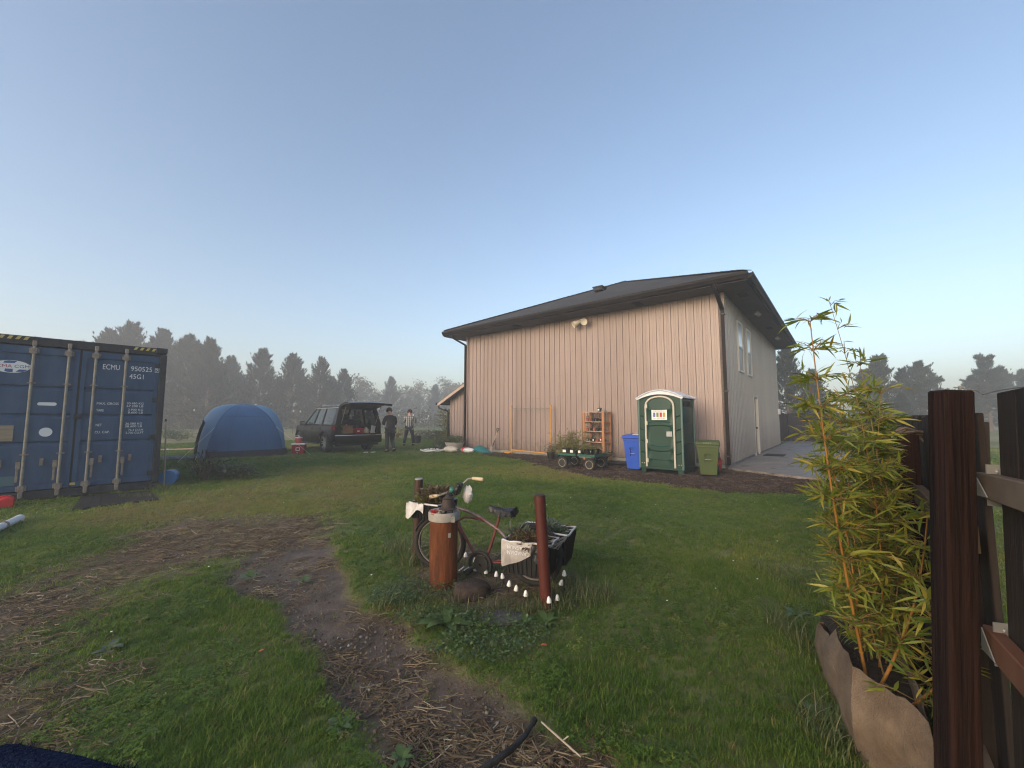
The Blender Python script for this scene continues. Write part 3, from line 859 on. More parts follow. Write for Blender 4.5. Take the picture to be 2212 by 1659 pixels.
# flood lights
def flood(parent, loc, dirs, m, s=1.0):
    b = MB().box(loc, (0.10 * s, 0.10 * s, 0.06 * s)).build("flood_light", m, parent)
    for dv in dirs:
        dv = Vector(dv).normalized(); Mx = Matrix.Translation(Vector(loc) + dv * 0.05 * s) @ dv.to_track_quat('Z', 'Y').to_matrix().to_4x4()
        MB().lathe([(0.035 * s, 0), (0.05 * s, 0.05 * s), (0.075 * s, 0.13 * s), (0.085 * s, 0.22 * s), (0.07 * s, 0.215 * s), (0.03 * s, 0.2 * s)], 12, M=Mx).build("lamp_head", m, b, smooth=40)
M_LAMP = mat("cream_lamp", (0.66, 0.60, 0.48), (0.55, 0.49, 0.39), 8, 0.5)
flood(barn, (6.0, -0.10, 4.97), ((-0.7, -0.75, -0.5), (0.55, -0.75, -0.35)), M_LAMP, 1.45)
M_LAMPD = mat("grey_lamp", (0.20, 0.19, 0.18), None, 5, 0.4)
flood(barn, (11.0, 2.9, BH - 0.03), ((0.35, -0.7, -0.5), (0.5, 0.6, -0.5)), M_LAMPD, 0.9)
flood(barn, (11.0, 8.4, BH - 0.03), ((0.35, -0.7, -0.5), (0.5, 0.6, -0.5)), M_LAMPD, 0.9)
MB().box((BL_ + 0.07, 11.7, 1.75), (0.12, 0.2, 0.28)).build("meter_box", M_WHITE, barn, bevel=0.01)

# ------------------------------------------------------------------ lean-to shed behind the barn's left corner
shed = thing("lean_to_shed", "small lean-to shed with beige ribbed wall behind the barn's left corner", "shed", bl(-4.0, 2.6), BRZ)
zs = lambda u: 2.42 + 0.48 * u
mb = clad(0, 3.9, 0.08, 2.35, lambda u, z, h: Vector((u, -h, z if z < 1 else zs(u))), 0.1); mb.build("cladding_sheet", M_CLAD, shed)
MB().add([(0.02, .03, 0), (3.9, .03, 0), (3.9, .03, zs(3.9)), (0.02, .03, zs(0)), (0.02, .1, 0), (3.9, .1, 0), (3.9, .1, zs(3.9)), (.02, .1, zs(0))], [(0, 1, 2, 3), (7, 6, 5, 4), (0, 4, 5, 1), (3, 2, 6, 7), (0, 3, 7, 4)]).build("wall", M_SOFF, shed)
clad(0, 4.0, 0.08, 2.42, lambda u, z, h: Vector((-h, u, z))).build("cladding_sheet", M_CLAD, shed)
M_TRIM = mat("pale_barge_board", (0.40, 0.31, 0.26), None, 4, 0.6)
rf = MB().add([(-.55, -.45, zs(-.55) + .10), (3.9, -.45, zs(3.9) + .10), (3.9, 4, zs(3.9) + .10), (-.55, 4, zs(-.55) + .10), (-.55, -.45, zs(-.55) + .16), (3.9, -.45, zs(3.9) + .16), (3.9, 4, zs(3.9) + .16), (-.55, 4, zs(-.55) + .16)], [(3, 2, 1, 0), (4, 5, 6, 7), (0, 1, 5, 4), (1, 2, 6, 5), (2, 3, 7, 6), (3, 0, 4, 7)]).build("roof", M_SHING, shed)
MB().beam((-.56, -.47, zs(-.56) + .02), (3.9, -.47, zs(3.9) + .02), 0.03, 0.15).build("barge_board", M_TRIM, shed)
MB().add([(-.5, -.4, zs(-.5) - .05 + .1), (3.9, -.4, zs(3.9) + .05), (3.9, 0, zs(3.9) + .05), (-.5, 0, zs(-.5) + .05)], [(0, 1, 2, 3)]).build("soffit", M_SOFF, shed)
MB().box((-.62, 1.7, zs(-.6) + .1), (0.12, 4.4, 0.13)).build("gutter", M_DARKT, shed)
MB().tube([(-.60, -.35, zs(-.6) + .05), (-.58, -.35, zs(-.6) - .12), (-.35, -.2, zs(-.6) - .25), (-.10, -.1, zs(-.6) - .32), (-.06, -.1, zs(-.6) - .6), (-.06, -.1, 0.1)], 0.045, 8).build("downspout", M_DARKT, shed, smooth=50)
rail = thing("deck_railing", "dark wooden railing standing above the lean-to shed's roof", "railing", bl(-3.2, 5.6), BRZ)
M_DKW = mat("dark_stained_wood", (0.050, 0.030, 0.022), (0.085, 0.052, 0.038), 3, 0.8, stretch=(1, 1, 0.2))
zr = 3.10
MB().box((1.3, 0, 4.12), (3.0, 0.14, 0.06)).build("top_rail", M_DKW, rail)
MB().box((1.3, 0, zr + 0.12), (3.0, 0.09, 0.06)).build("bottom_rail", M_DKW, rail)
MB().box((-0.1, 0, zr / 2 + 0.5), (0.14, 0.14, zr + 1.0)).build("post", M_DKW, rail)
MB().box((2.7, 0, zr / 2 + 0.5), (0.14, 0.14, zr + 1.0)).build("post", M_DKW, rail)
bal = MB().box((0, 0, 0), (0.05, 0.05, 0.86)).mesh("baluster"); bal.materials.append(M_DKW)
for k in range(16):
    link("baluster", bal, rail).location = (0.12 + k * 0.16, 0.0, zr + 0.57)

# ------------------------------------------------------------------ concrete pad beside the barn
def wet_concrete():
    m = mat("wet_concrete_pad", (0.085, 0.070, 0.060), (0.29, 0.255, 0.225), 1.3, 0.22, bump=0.12, bscale=30, stretch=(0.35, 2.2, 1), rough2=0.75)
    return m
M_PAD = wet_concrete()
pad = MB()
pts = [bl(10.63, -0.42), bl(12.4, -1.25), bl(14.6, -1.7), bl(15.2, 16.5), bl(10.63, 16.5)]
n = len(pts)
pad.add([p + Vector((0, 0, 0.06)) for p in pts] + [p + Vector((0, 0, -0.2)) for p in pts], [tuple(range(n)), tuple(range(2 * n - 1, n - 1, -1))] + [(i, n + i, n + (i + 1) % n, (i + 1) % n) for i in range(n)])
tag(pad.build("concrete_pad", M_PAD), kind="structure")
keep_out([tuple(p)[:2] for p in pts]); keep_out([tuple(bl(-4.1, 2.5))[:2], tuple(bl(-0.1, 2.5))[:2], tuple(bl(-0.1, -0.12))[:2], tuple(bl(10.7, -0.12))[:2], tuple(bl(10.7, 16))[:2], tuple(bl(-4.1, 16))[:2]])
mt = thing("door_mat", "black rubber door mat on the concrete by the side door", "door mat", bl(11.15, 4.85, 0.062), BRZ)
MB().box((0, 0, 0.008), (0.62, 0.95, 0.016)).build("mat", M_BLACKR, mt, bevel=0.004)
rb = MB()
for k in range(12): rb.box((-0.26 + k * 0.047, 0, 0.018), (0.02, 0.86, 0.005))
rb.build("ribs", M_BLACKR, mt)
# ------------------------------------------------------------------ shipping container
CR = Vector((-7.18, 8.35, 0)); CRZ = R(47.24)
def cl(x, y, z=0.0):
    c, s = math.cos(CRZ), math.sin(CRZ)
    return Vector((CR.x + x * c - y * s, CR.y + x * s + y * c, z))
M_CBLUE = mat("worn_blue_container_paint", (0.024, 0.060, 0.128), (0.042, 0.086, 0.165), 2.6, 0.6, 0.0, 0.1, 50, 0.25, stretch=(2.5, 2.5, .5))
M_CDARK = mat("grimy_dark_blue_frame", (0.012, 0.016, 0.024), (0.030, 0.036, 0.046), 4, 0.7, 0.0, 0.15, 40, 0.3)
M_GALV = mat("galvanised_rod", (0.19, 0.18, 0.155), (0.27, 0.26, 0.225), 9, 0.55, 0.25, 0.1, 60)
M_GALVR = mat("rusty_fitting", (0.16, 0.13, 0.11), (0.24, 0.22, 0.19), 14, 0.65, 0.15, 0.1, 60)
M_LETTER = mat("white_lettering", (0.68, 0.70, 0.72), None, 5, 0.6)
M_YEL = mat("yellow_stripe", (0.50, 0.40, 0.10), (0.35, 0.29, 0.12), 20, 0.6)
M_BLK = mat("black_paint", (0.012, 0.012, 0.012), (0.02, 0.02, 0.02), 9, 0.6)
cont = thing("shipping_container", "dark blue steel shipping container with white lettering and four lock rods", "container", CR, CRZ)
CW, CH, CLn = 2.438, 2.87, 9.0
body = MB()
for sx in (0, 1):                      # corner posts
    x = -0.10 if sx == 0 else -CW
    body.bb((x, 0.0, 0.14), (x + 0.10, 0.16, CH - 0.14)); body.bb((x, CLn - .16, 0.14), (x + 0.10, CLn, CH - 0.14))
body.bb((-CW + .10, 0.02, CH - 0.16), (-0.10, 0.16, CH - 0.01))    # header
body.bb((-CW + .10, 0.02, 0.02), (-0.10, 0.16, 0.16))              # sill
body.bb((-CW + .02, .16, 0.02), (-CW + .08, CLn - .16, .16)).bb((-.08, .16, 0.02), (-.02, CLn - .16, .16))
body.bb((-CW + .02, .16, CH - .08), (-CW + .08, CLn - .16, CH - .01)).bb((-.08, .16, CH - .08), (-.02, CLn - .16, CH - .01))
body = body.build("frame", M_CDARK, cont, bevel=0.006)
for sx in (-CW, -0.178):
    for yy in (0.0, CLn - .162):
        for zz in (0.0, CH - 0.118):
            c = MB().bb((sx - 0.002, yy - 0.004, zz), (sx + 0.180, yy + 0.164, zz + 0.118))
            c = c.build("corner_casting", M_CDARK, cont, bevel=0.012)
            MB().lathe([(0.034, -0.001), (0.034, 0.001)], 12, M=Matrix.Translation((sx + 0.09, yy - 0.0055 if yy == 0 else yy + 0.1655, zz + 0.06)) @ Matrix.Rotation(R(90), 4, 'X')).build("slot", M_BLK, c)
def corr(x, flip):
    P = [[], []]; y = 0.16; k = 0
    while y < CLn - 0.16:
        for dy, dd in ((0, 0), (0.07, 0), (0.10, 0.04), (0.17, 0.04), (0.20, 0)):
            P[0].append(Vector((x + flip * dd, y + dy, 0.16))); P[1].append(Vector((x + flip * dd, y + dy, CH - 0.08)))
        y += 0.275
    return MB().grid(P)
corr(-0.06, -1).build("side_panel", M_CBLUE, cont); corr(-CW + 0.06, 1).build("side_panel", M_CBLUE, cont)
MB().bb((-CW + .08, .16, CH - .05), (-.08, CLn - .16, CH - .03)).build("roof", M_CBLUE, cont)
MB().bb((-CW + .1, CLn - .06, .16), (-.1, CLn - .03, CH - .16)).build("end_wall", M_CBLUE, cont)
MB().bb((-CW + .08, .16, .10), (-.08, CLn - .16, .14)).build("floor", M_CDARK, cont)
# doors: pressed sheets with three horizontal channels
def door(xa, xb):
    zs_ = []; z0, z1 = 0.18, CH - 0.18
    prof = [(z0, 0.0), (z0 + 0.10, 0.0)]
    for g in (1.0, 1.49, 1.985):
        prof += [(g - 0.065, 0.0), (g - 0.012, 0.034), (g + 0.012, 0.034), (g + 0.02, 0.0)]
    prof += [(z1 - 0.14, 0.0), (z1, 0.0)]
    mb = MB()
    mb.grid([[Vector((xa + 0.06, 0.075 + d_, z)), Vector((xb - 0.06, 0.075 + d_, z))] for z, d_ in prof])
    mb.bb((xa, 0.05, z0), (xa + 0.06, 0.11, z1)).bb((xb - 0.06, 0.05, z0), (xb, 0.11, z1))
    mb.bb((xa + .06, 0.055, z0), (xb - .06, 0.10, z0 + 0.09)).bb((xa + .06, 0.055, z1 - 0.13), (xb - .06, 0.10, z1))
    return mb
DOORS = []
for xa, xb in ((-1.205, -0.105), (-CW + 0.105, -1.235)):
    dr = door(xa, xb).build("door", M_CBLUE, cont); DOORS.append(dr)
MB().bb((-1.237, 0.062, 0.17), (-1.203, 0.10, CH - .17)).build("door_gasket", M_BLK, cont)
MB().box((-1.20, 0.045, 1.46), (0.10, 0.05, 0.09)).build("seal_guard", M_CDARK, cont, bevel=0.01)
for z in (0.33, 1.05, 1.80, 2.50):
    for x, dd in ((-0.10, DOORS[0]), (-CW + 0.10, DOORS[1])):
        MB().box((x, 0.028, z), (0.16, 0.03, 0.09)).build("hinge", M_CDARK, dd, bevel=0.006)
# lock rods with cams, guides and handles
def lock_rod(x, door_, hx):
    rod = MB().tube([(x, 0.012, 0.06), (x, 0.012, CH - 0.08)], 0.0215, 10).build("lock_rod", M_GALV, door_, smooth=50)
    for z, h_ in ((CH - 0.26, 0.11), (0.22, 0.11)):
        MB().box((x, 0.026, z), (0.12, 0.03, h_ * 0.72)).box((x, 0.014, z), (0.075, 0.05, h_)).build("rod_bracket", M_GALVR, rod, bevel=0.006)
    for z in (CH - 0.13, 0.115):
        MB().box((x, 0.008, z), (0.055, 0.045, 0.10)).build("cam", M_GALVR, rod, bevel=0.008)
    for z in (2.045, 0.80):
        MB().box((x, 0.022, z), (0.10, 0.02, 0.022)).box((x, 0.0, z), (0.055, 0.05, 0.026)).build("rod_guide", M_GALVR, rod)
    MB().box((x + hx * 0.055, 0.018, 0.62), (0.055, 0.045, 0.12)).box((x + hx * 0.06, 0.012, 0.46), (0.03, 0.02, 0.26)).build("handle", M_GALVR, rod, bevel=0.005)
for x, dr, hx in ((-1.79, DOORS[1], -1), (-1.37, DOORS[1], -1), (-1.025, DOORS[0], 1), (-0.61, DOORS[0], 1)):
    lock_rod(x, dr, hx)
for x, dr in ((-0.86, DOORS[0]), (-0.45, DOORS[0]), (-1.585, DOORS[1]), (-2.05, DOORS[1])):
    MB().box((x, 0.055, 0.66), (0.05, 0.03, 0.13)).box((x, 0.04, 0.68), (0.03, 0.03, 0.03)).box((x, 0.04, 0.625), (0.03, 0.03, 0.03)).build("handle_catch", M_GALVR, dr, bevel=0.004)
# lettering on the doors
def letter(txt, x, z, w, h, dr, m=M_LETTER, y=0.069, flip=False):
    me = text_mesh(txt, 1.0, 0.0)
    xs = [v.co.x for v in me.vertices]; ys = [v.co.y for v in me.vertices]
    sx = w / (max(xs) - min(xs)); sy = h / (max(ys) - min(ys)); mx, my = min(xs), min(ys)
    for v in me.vertices:
        v.co = Vector(((v.co.x - mx) * sx, 0, (v.co.y - my) * sy))
    me.materials.append(m); me.update()
    o = link("lettering", me, dr); o.location = (x, y, z)
    return o
D0, D1 = DOORS
letter("ECMU", -0.925, 2.365, 0.235, 0.10, D0)
letter("950525", -0.53, 2.365, 0.315, 0.095, D0)
letter("9", -0.158, 2.38, 0.035, 0.07, D0, M_LETTER, 0.047)
fr_ = MB()
for lo, hi in (((-.172, .044, 2.362), (-.166, .0495, 2.47)), ((-.113, .044, 2.362), (-.107, .0495, 2.47)), ((-.166, .044, 2.362), (-.113, .0495, 2.368)), ((-.166, .044, 2.464), (-.113, .0495, 2.47))): fr_.bb(lo, hi)
fr_.build("check_digit_frame", M_LETTER, D0)
letter("45G1", -0.545, 2.21, 0.21, 0.095, D0)
letter("MAX. GROSS", -0.965, 1.685, 0.30, 0.045, D0); letter("TARE", -0.965, 1.555, 0.10, 0.045, D0)
letter("30.480 KG", -0.55, 1.70, 0.245, 0.04, D0); letter("67.200 LB", -0.55, 1.645, 0.245, 0.04, D0)
letter("3.900 KG", -0.525, 1.575, 0.22, 0.04, D0); letter("8.600 LB", -0.525, 1.52, 0.22, 0.04, D0)
letter("NET", -0.955, 1.275, 0.08, 0.045, D0); letter("CU. CAP.", -0.96, 1.14, 0.20, 0.045, D0)
letter("26.580 KG", -0.55, 1.30, 0.245, 0.04, D0); letter("58.600 LB", -0.55, 1.247, 0.245, 0.04, D0)
letter("76.4 CU.M", -0.50, 1.175, 0.215, 0.04, D0); letter("2.700 CU.FT", -0.535, 1.12, 0.26, 0.04, D0)
# logo plate: white oval with blue segments, red and navy capitals
MP = Matrix.Translation((-2.03, 0.0725, 2.315)) @ Matrix.Rotation(R(90), 4, 'X')
oval = [(0.215 * math.cos(a * 0.2618), 0.108 * math.sin(a * 0.2618)) for a in range(24)]
lg = MB().prism(oval, MP, 0.002).build("logo_plate", M_LETTER, D1)
MB().prism([(0.03, -0.032), (0.213, -0.032), (0.213, 0.045), (0.03, 0.045)], MP, 0.003).build("logo_strip", M_LETTER, lg)
M_LB = mat("logo_blue", (0.035, 0.09, 0.26), None, 5, 0.6); M_LR = mat("logo_red", (0.42, 0.05, 0.06), None, 5, 0.6); M_LN = mat("logo_navy", (0.03, 0.04, 0.13), None, 5, 0.6)
for pl in ([(-.09, .055), (0.03, .06), (.06, .098), (-.03, .103), (-.08, .09)], [(-.07, -.085), (-.065, -.04), (.02, -.04), (.02, -.098), (-.03, -.1)], [(.05, -.09), (.09, -.045), (.19, -.045), (.13, -.085)]):
    MB().prism(pl, MP, 0.0035).build("logo_patch", M_LB, lg)
letter("CMA", -2.19, 2.295, 0.17, 0.052, D1, M_LR, 0.067); letter("CGM", -1.995, 2.295, 0.165, 0.052, D1, M_LN, 0.067)
# stickers, tape and patches
pill = [(0.085 * (1 if k < 7 else -1) + 0.030 * math.cos(R(-90 + 30 * k if k < 7 else -90 + 30 * (k - 1))), 0.030 * math.sin(R(-90 + 30 * k if k < 7 else -90 + 30 * (k - 1)))) for k in range(13)]
MB().prism(pill, Matrix.Translation((-1.585, 0.0735, 1.68)) @ Matrix.Rotation(R(90), 4, 'X'), 0.003).build("sticker", M_LETTER, D1)
MB().lathe([(0.080, 0), (0.080, 0.004)], 20, M=Matrix.Translation((-1.57, 0.0735, 1.18)) @ Matrix.Rotation(R(90), 4, 'X')).build("sticker", M_LETTER, D1)
MB().box((-0.295, 0.072, 0.225), (0.13, 0.006, 0.062)).build("sticker", M_LETTER, D0)
MB().box((-1.19, 0.046, 0.235), (0.07, 0.006, 0.045)).build("sticker", M_YEL, D0)
M_PLY = mat("weathered_plywood", (0.20, 0.165, 0.115), (0.28, 0.235, 0.17), 4, 0.8, stretch=(0.6, 1, 6))
MB().box((-2.10, 0.066, 1.17), (0.33, 0.018, 0.27)).build("board", M_PLY, D1)
MB().box((-2.02, 0.071, 0.36), (0.30, 0.008, 0.16)).build("patch", mat("teal_patch", (0.055, 0.13, 0.16), None, 4, 0.6), D1)
# hazard tape on the header
for xa, xb in ((-0.52, -0.15), (-CW + 0.15, -CW + 0.62)):
    tp = MB().bb((xa, 0.014, CH - 0.085), (xb, 0.019, CH - 0.025)).build("hazard_tape", M_BLK, cont)
    k = xa
    while k < xb - 0.05:
        MB().prism([(k, 0), (k + 0.045, 0), (k + 0.075, 0.056), (k + 0.03, 0.056)], Matrix.Translation((0, 0.0135, CH - 0.083)) @ Matrix.Rotation(R(90), 4, 'X'), 0.002).build("stripe", M_YEL, tp)
        k += 0.09
keep_out([tuple(cl(a, b))[:2] for a, b in ((0, 0), (0, 9), (-2.44, 9), (-2.44, 0))])

# ------------------------------------------------------------------ things around the container
M_RED = mat("red_plastic", (0.42, 0.015, 0.022), (0.50, 0.025, 0.03), 4, 0.4)
g = gp(-14, 1099)
gas = thing("fuel_can", "red plastic fuel can lying at the container's lower left", "fuel can", (g.x, g.y, 0), CRZ + 0.05)
prof = [(-0.26, 0), (0.18, 0), (0.205, 0.03), (0.205, 0.15), (0.15, 0.185), (0.10, 0.175), (0.02, 0.12), (-0.10, 0.12), (-0.26, 0.14)]
MB().prism(prof, Matrix.Translation((0, 0.11, 0.0)) @ Matrix.Rotation(R(90), 4, 'X'), 0.22).build("body", M_RED, gas, bevel=0.018, smooth=40)
MB().lathe([(0.03, 0), (0.03, 0.035), (0.022, 0.045)], 12, (-0.16, 0, 0.135)).build("cap", M_BLK, gas)
MB().tube([(0.0, 0, 0.12), (0.03, 0, 0.17), (0.10, 0, 0.185), (0.13, 0, 0.175)], 0.015, 8).build("handle", M_RED, gas, smooth=60)
rm = thing("rubber_mat", "thin black rubber mat lying on the grass before the container", "mat", (0, 0, 0))
pts = [gp(155, 1103), gp(343, 1080), gp(322, 1062), gp(175, 1074)]
mb = MB(); n = 4
mb.add([p + Vector((0, 0, 0.022)) for p in pts] + [p + Vector((0, 0, -0.03)) for p in pts], [(0, 1, 2, 3), (7, 6, 5, 4)] + [(i, 4 + i, 4 + (i + 1) % 4, (i + 1) % 4) for i in range(4)])
mb.build("sheet", M_BLACKR, rm)
rb = MB()
for k in range(9):
    t = (k + 0.5) / 9
    rb.beam(pts[0].lerp(pts[1], t) + Vector((0, 0, 0.024)), pts[3].lerp(pts[2], t) + Vector((0, 0, 0.024)), 0.02, 0.006)
rb.build("ribs", M_BLACKR, rm)
keep_out([tuple(p)[:2] for p in pts])
a, b_ = gp(42, 1127), gp(-70, 1180)
M_PVC = mat("white_pvc", (0.66, 0.68, 0.70), (0.56, 0.58, 0.60), 5, 0.35)
pp = thing("plastic_pipe", "white plastic pipe lying on the grass at the left edge", "pipe", (0, 0, 0))
d_ = (b_ - a); up = Vector((0, 0, 0.05))
MB().tube([a + up, a + d_ * 0.5 + up, b_ + up], 0.045, 14).build("barrel", M_PVC, pp, smooth=50)
MB().tube([a + up - d_.normalized() * 0.005, a + up + d_.normalized() * 0.05], 0.049, 14).build("end_cap", M_PVC, pp, smooth=50)
MB().tube([a + up + d_.normalized() * 0.45, a + up + d_.normalized() * 0.50], 0.051, 14).box(a + up + d_.normalized() * 0.475 + Vector((0, 0, -0.04)), (0.03, 0.03, 0.02)).build("clamp", M_GALVR, pp, smooth=50)
# blue plastic barrel half and a leaning tool handle at the container's right corner
M_BARREL = mat("bright_blue_plastic", (0.020, 0.12, 0.34), (0.03, 0.16, 0.40), 5, 0.4)
g = gp(357, 1047)
bb_ = thing("plastic_drum", "small bright blue plastic drum lying beside the container's right corner", "drum", (g.x, g.y + 0.1, 0), 0.5)
Mx = Matrix.Translation((0, 0.2, 0.15)) @ Matrix.Rotation(R(90), 4, 'X')
MB().lathe([(0.12, 0), (0.15, 0.02), (0.155, 0.12), (0.148, 0.14), (0.155, 0.16), (0.155, 0.34), (0.15, 0.37), (0.11, 0.38)], 20, M=Mx).build("shell", M_BARREL, bb_, smooth=45)
MB().lathe([(0.157, 0.36), (0.157, 0.385), (0.13, 0.387)], 20, M=Mx).build("rim", mat("pale_blue_plastic", (0.06, 0.20, 0.42), None, 4, 0.4), bb_, smooth=45)
a = gp(357, 1050); b_ = cl(0.05, 0.02, 1.36)
sh = thing("tool_handle", "bleached wooden tool pole leaning on the container's right corner", "pole", (0, 0, 0))
M_WOODP = mat("bleached_wood", (0.30, 0.25, 0.19), (0.38, 0.32, 0.25), 6, 0.8, stretch=(8, 8, 1))
MB().tube([a + Vector((-.02, -.02, 0)), a.lerp(b_, 0.5), b_], [0.016, 0.015, 0.014], 8).build("shaft", M_WOODP, sh, smooth=60)
MB().tube([b_, b_ + (b_ - a).normalized() * 0.05], [0.018, 0.013], 8).build("end_cap", M_BLK, sh, smooth=60)
# ------------------------------------------------------------------ small plants
def sprig(q, c, rad, h, n, leaf, wid=0.3, up=0.5, droop=0.0):
    """leaf-shaped faces on short stems around c"""
    mb = MB(); c = Vector(c)
    for k in range(n):
        a = q.uniform(0, 6.283); t = q.random() ** 0.6
        p = c + Vector((math.cos(a) * rad * t * q.random() ** 0.4, math.sin(a) * rad * t * q.random() ** 0.4, h * q.uniform(0.15, 1.0)))
        d = Vector((math.cos(a) + q.gauss(0, .4), math.sin(a) + q.gauss(0, .4), q.gauss(up, 0.45) - droop)).normalized()
        s = d.cross(Vector((0, 0, 1)))
        s = s.normalized() if s.length > 0.05 else Vector((1, 0, 0))
        L = leaf * q.uniform(0.6, 1.35); w = L * wid * 0.5
        m_ = p + d * L * 0.45 + Vector((0, 0, L * 0.06)); e = p + d * L - Vector((0, 0, L * 0.12))
        mb.add([p, m_ - s * w, e, m_ + s * w], [(0, 1, 2, 3)])
    return mb
M_HERB = leaf_mat("herb_leaves", [(0.0, (0.035, 0.070, 0.022)), (0.5, (0.065, 0.115, 0.035)), (1.0, (0.12, 0.16, 0.055))], 0.5, 'island')
M_DRYG = leaf_mat("yellow_green_leaves", [(0.0, (0.10, 0.12, 0.035)), (0.5, (0.19, 0.19, 0.06)), (1.0, (0.30, 0.26, 0.09))], 0.55, 'island')
M_GREYG = leaf_mat("grey_green_leaves", [(0.0, (0.055, 0.075, 0.050)), (0.5, (0.085, 0.11, 0.075)), (1.0, (0.13, 0.15, 0.10))], 0.6, 'island')
M_REDD = leaf_mat("red_brown_leaves", [(0.0, (0.06, 0.028, 0.020)), (0.4, (0.13, 0.060, 0.035)), (0.7, (0.14, 0.13, 0.05)), (1.0, (0.23, 0.20, 0.10))], 0.5, 'island')
M_POTB = mat("black_nursery_pot", (0.012, 0.012, 0.012), (0.02, 0.02, 0.02), 8, 0.5)
M_POTR = mat("red_clay_pot", (0.26, 0.075, 0.040), (0.32, 0.11, 0.06), 8, 0.8)
M_SOIL = mat("potting_soil", (0.020, 0.015, 0.011), (0.05, 0.038, 0.028), 30, 0.95, bump=0.6, bscale=70)
M_TAGW = mat("white_tag", (0.72, 0.72, 0.70), None, 5, 0.6)
qp = random.Random(77)
def pot(loc, r, h, m, plant, label, group, rz=0.0, tagw=False, sq=False, nm="plant_pot"):
    t = thing(nm, label, "plant pot", loc, rz, group)
    n = 4 if sq else 14
    MB().lathe([(r * 0.74, 0), (r * 0.97, h * 0.86), (r * 1.06, h * 0.86), (r * 1.06, h), (r * 0.95, h), (r * 0.90, h * 0.85)], n, M=Matrix.Rotation(R(45) if sq else 0, 4, 'Z')).build("body", m, t, smooth=None if sq else 40)
    MB().lathe([(r * 0.1, h * 0.86), (r * 0.9, h * 0.88)], n, M=Matrix.Rotation(R(45) if sq else 0, 4, 'Z')).build("soil", M_SOIL, t)
    if plant:
        kind, rad, ht, nn, leaf, mm = plant
        wid = 0.16 if kind == 'grass' else 0.42
        sprig(qp, (0, 0, h * 0.85), rad, ht, nn, leaf, wid, 0.7 if kind == 'grass' else 0.35).build("foliage", mm, t)
    if tagw:
        MB().box((0, -r * 1.0, h * 0.55), (r * 0.8, 0.006, h * 0.42)).build("tag", M_TAGW, t)
    return t

# ------------------------------------------------------------------ portable toilet
M_PG = mat("dark_green_plastic", (0.0022, 0.032, 0.021), (0.0035, 0.042, 0.028), 2.5, 0.42, bump=0.05, bscale=30)
M_PGL = mat("green_plastic_post", (0.10, 0.16, 0.14), None, 3, 0.4)
M_PROOF = mat("translucent_white_roof", (0.60, 0.62, 0.68), (0.70, 0.72, 0.77), 3, 0.4)
M_PCREAM = mat("cream_door_trim", (0.52, 0.48, 0.40), None, 3, 0.45)
pt = thing("portable_toilet", "dark green portable toilet with white domed roof against the barn wall", "portable toilet", bl(9.44, -1.74), BRZ)
w2, d2, hb = 0.565, 0.54, 1.93
def arch(x): return 0.20 * math.cos(x / w2 * 1.45) ** 0.9 if abs(x / w2) <= 1.03 else 0
MB().bb((-w2, -d2, 0.10), (w2, d2, 0.17)).bb((-w2 + .02, -d2 + .05, 0), (-w2 + .16, d2 - .05, 0.10)).bb((w2 - .16, -d2 + .05, 0), (w2 - .02, d2 - .05, 0.10)).build("skid_base", M_PG, pt, bevel=0.008)
xs = [-w2 + 2 * w2 * i / 24 for i in range(25)]
mb = MB()
for yy in (-d2 + 0.02, d2 - 0.02):
    mb.grid([[Vector((x, yy, 0.17)) for x in xs], [Vector((x, yy, hb + arch(x))) for x in xs]])
mb.build("front_and_back_wall", M_PG, pt)
for sx in (-1, 1):
    s = MB()
    zz = [0.17, 0.30, 0.33, 0.74, 0.77, 1.26, 1.29, 1.66, 1.69, hb]
    off = [0, 0, .022, .022, 0, 0, .022, .022, 0, 0]
    yy = [-d2 + .02, -d2 + .10, -d2 + .14, d2 - .14, d2 - .10, d2 - .02]
    P = []
    for z, o in zip(zz, off):
        P.append([Vector((sx * (w2 - 0.015 + (o if 1 < j < 4 else 0)), y, z + (0.05 * math.cos(y / d2 * 1.5) if o and 0 < j < 5 else 0))) for j, y in enumerate(yy)])
    s.grid(P)
    s = s.build("side_wall", M_PG, pt, smooth=30)
    v = MB()
    for k in range(6): v.box((sx * (w2 - 0.006), -d2 + 0.2 + k * 0.115, 1.80), (0.012, 0.05, 0.14), M=Matrix.Rotation(R(16), 4, 'X'))
    v.build("vent_slats", M_BLK, s)
for sx in (-1, 1):
    for sy in (-1, 1):
        MB().lathe([(0.028, 0.12), (0.028, hb)], 10, (sx * (w2 - 0.01), sy * (d2 - 0.01), 0)).build("corner_post", M_PGL, pt, smooth=50)
# domed roof with ribs
P = []
for i in range(13):
    v = -1 + 2 * i / 12; row = []
    for x in [-1.06 + 2.12 * j / 24 for j in range(25)]:
        z = hb + 0.02 + 0.235 * math.cos(min(1, abs(x)) * 1.47) ** 0.85 * (1 - 0.10 * v ** 4) + (0.012 if i % 2 else 0) * (1 if abs(x) < 0.92 else 0)
        row.append(Vector((x * w2, v * (d2 + 0.05), z)))
    P.append(row)
rf = MB().grid(P); rf.build("roof", M_PROOF, pt, smooth=60)
mb = MB()
for sy in (-1, 1):
    mb.tube([Vector((p.x, sy * (d2 + 0.052), p.z - 0.004)) for p in P[0]], 0.020, 6)
for sx in (-1, 1):
    mb.tube([(sx * w2 * 1.06, -d2 - .05, hb + .025), (sx * w2 * 1.06, d2 + .05, hb + .025)], 0.022, 6)
mb.build("roof_rim", M_PROOF, pt, smooth=60)
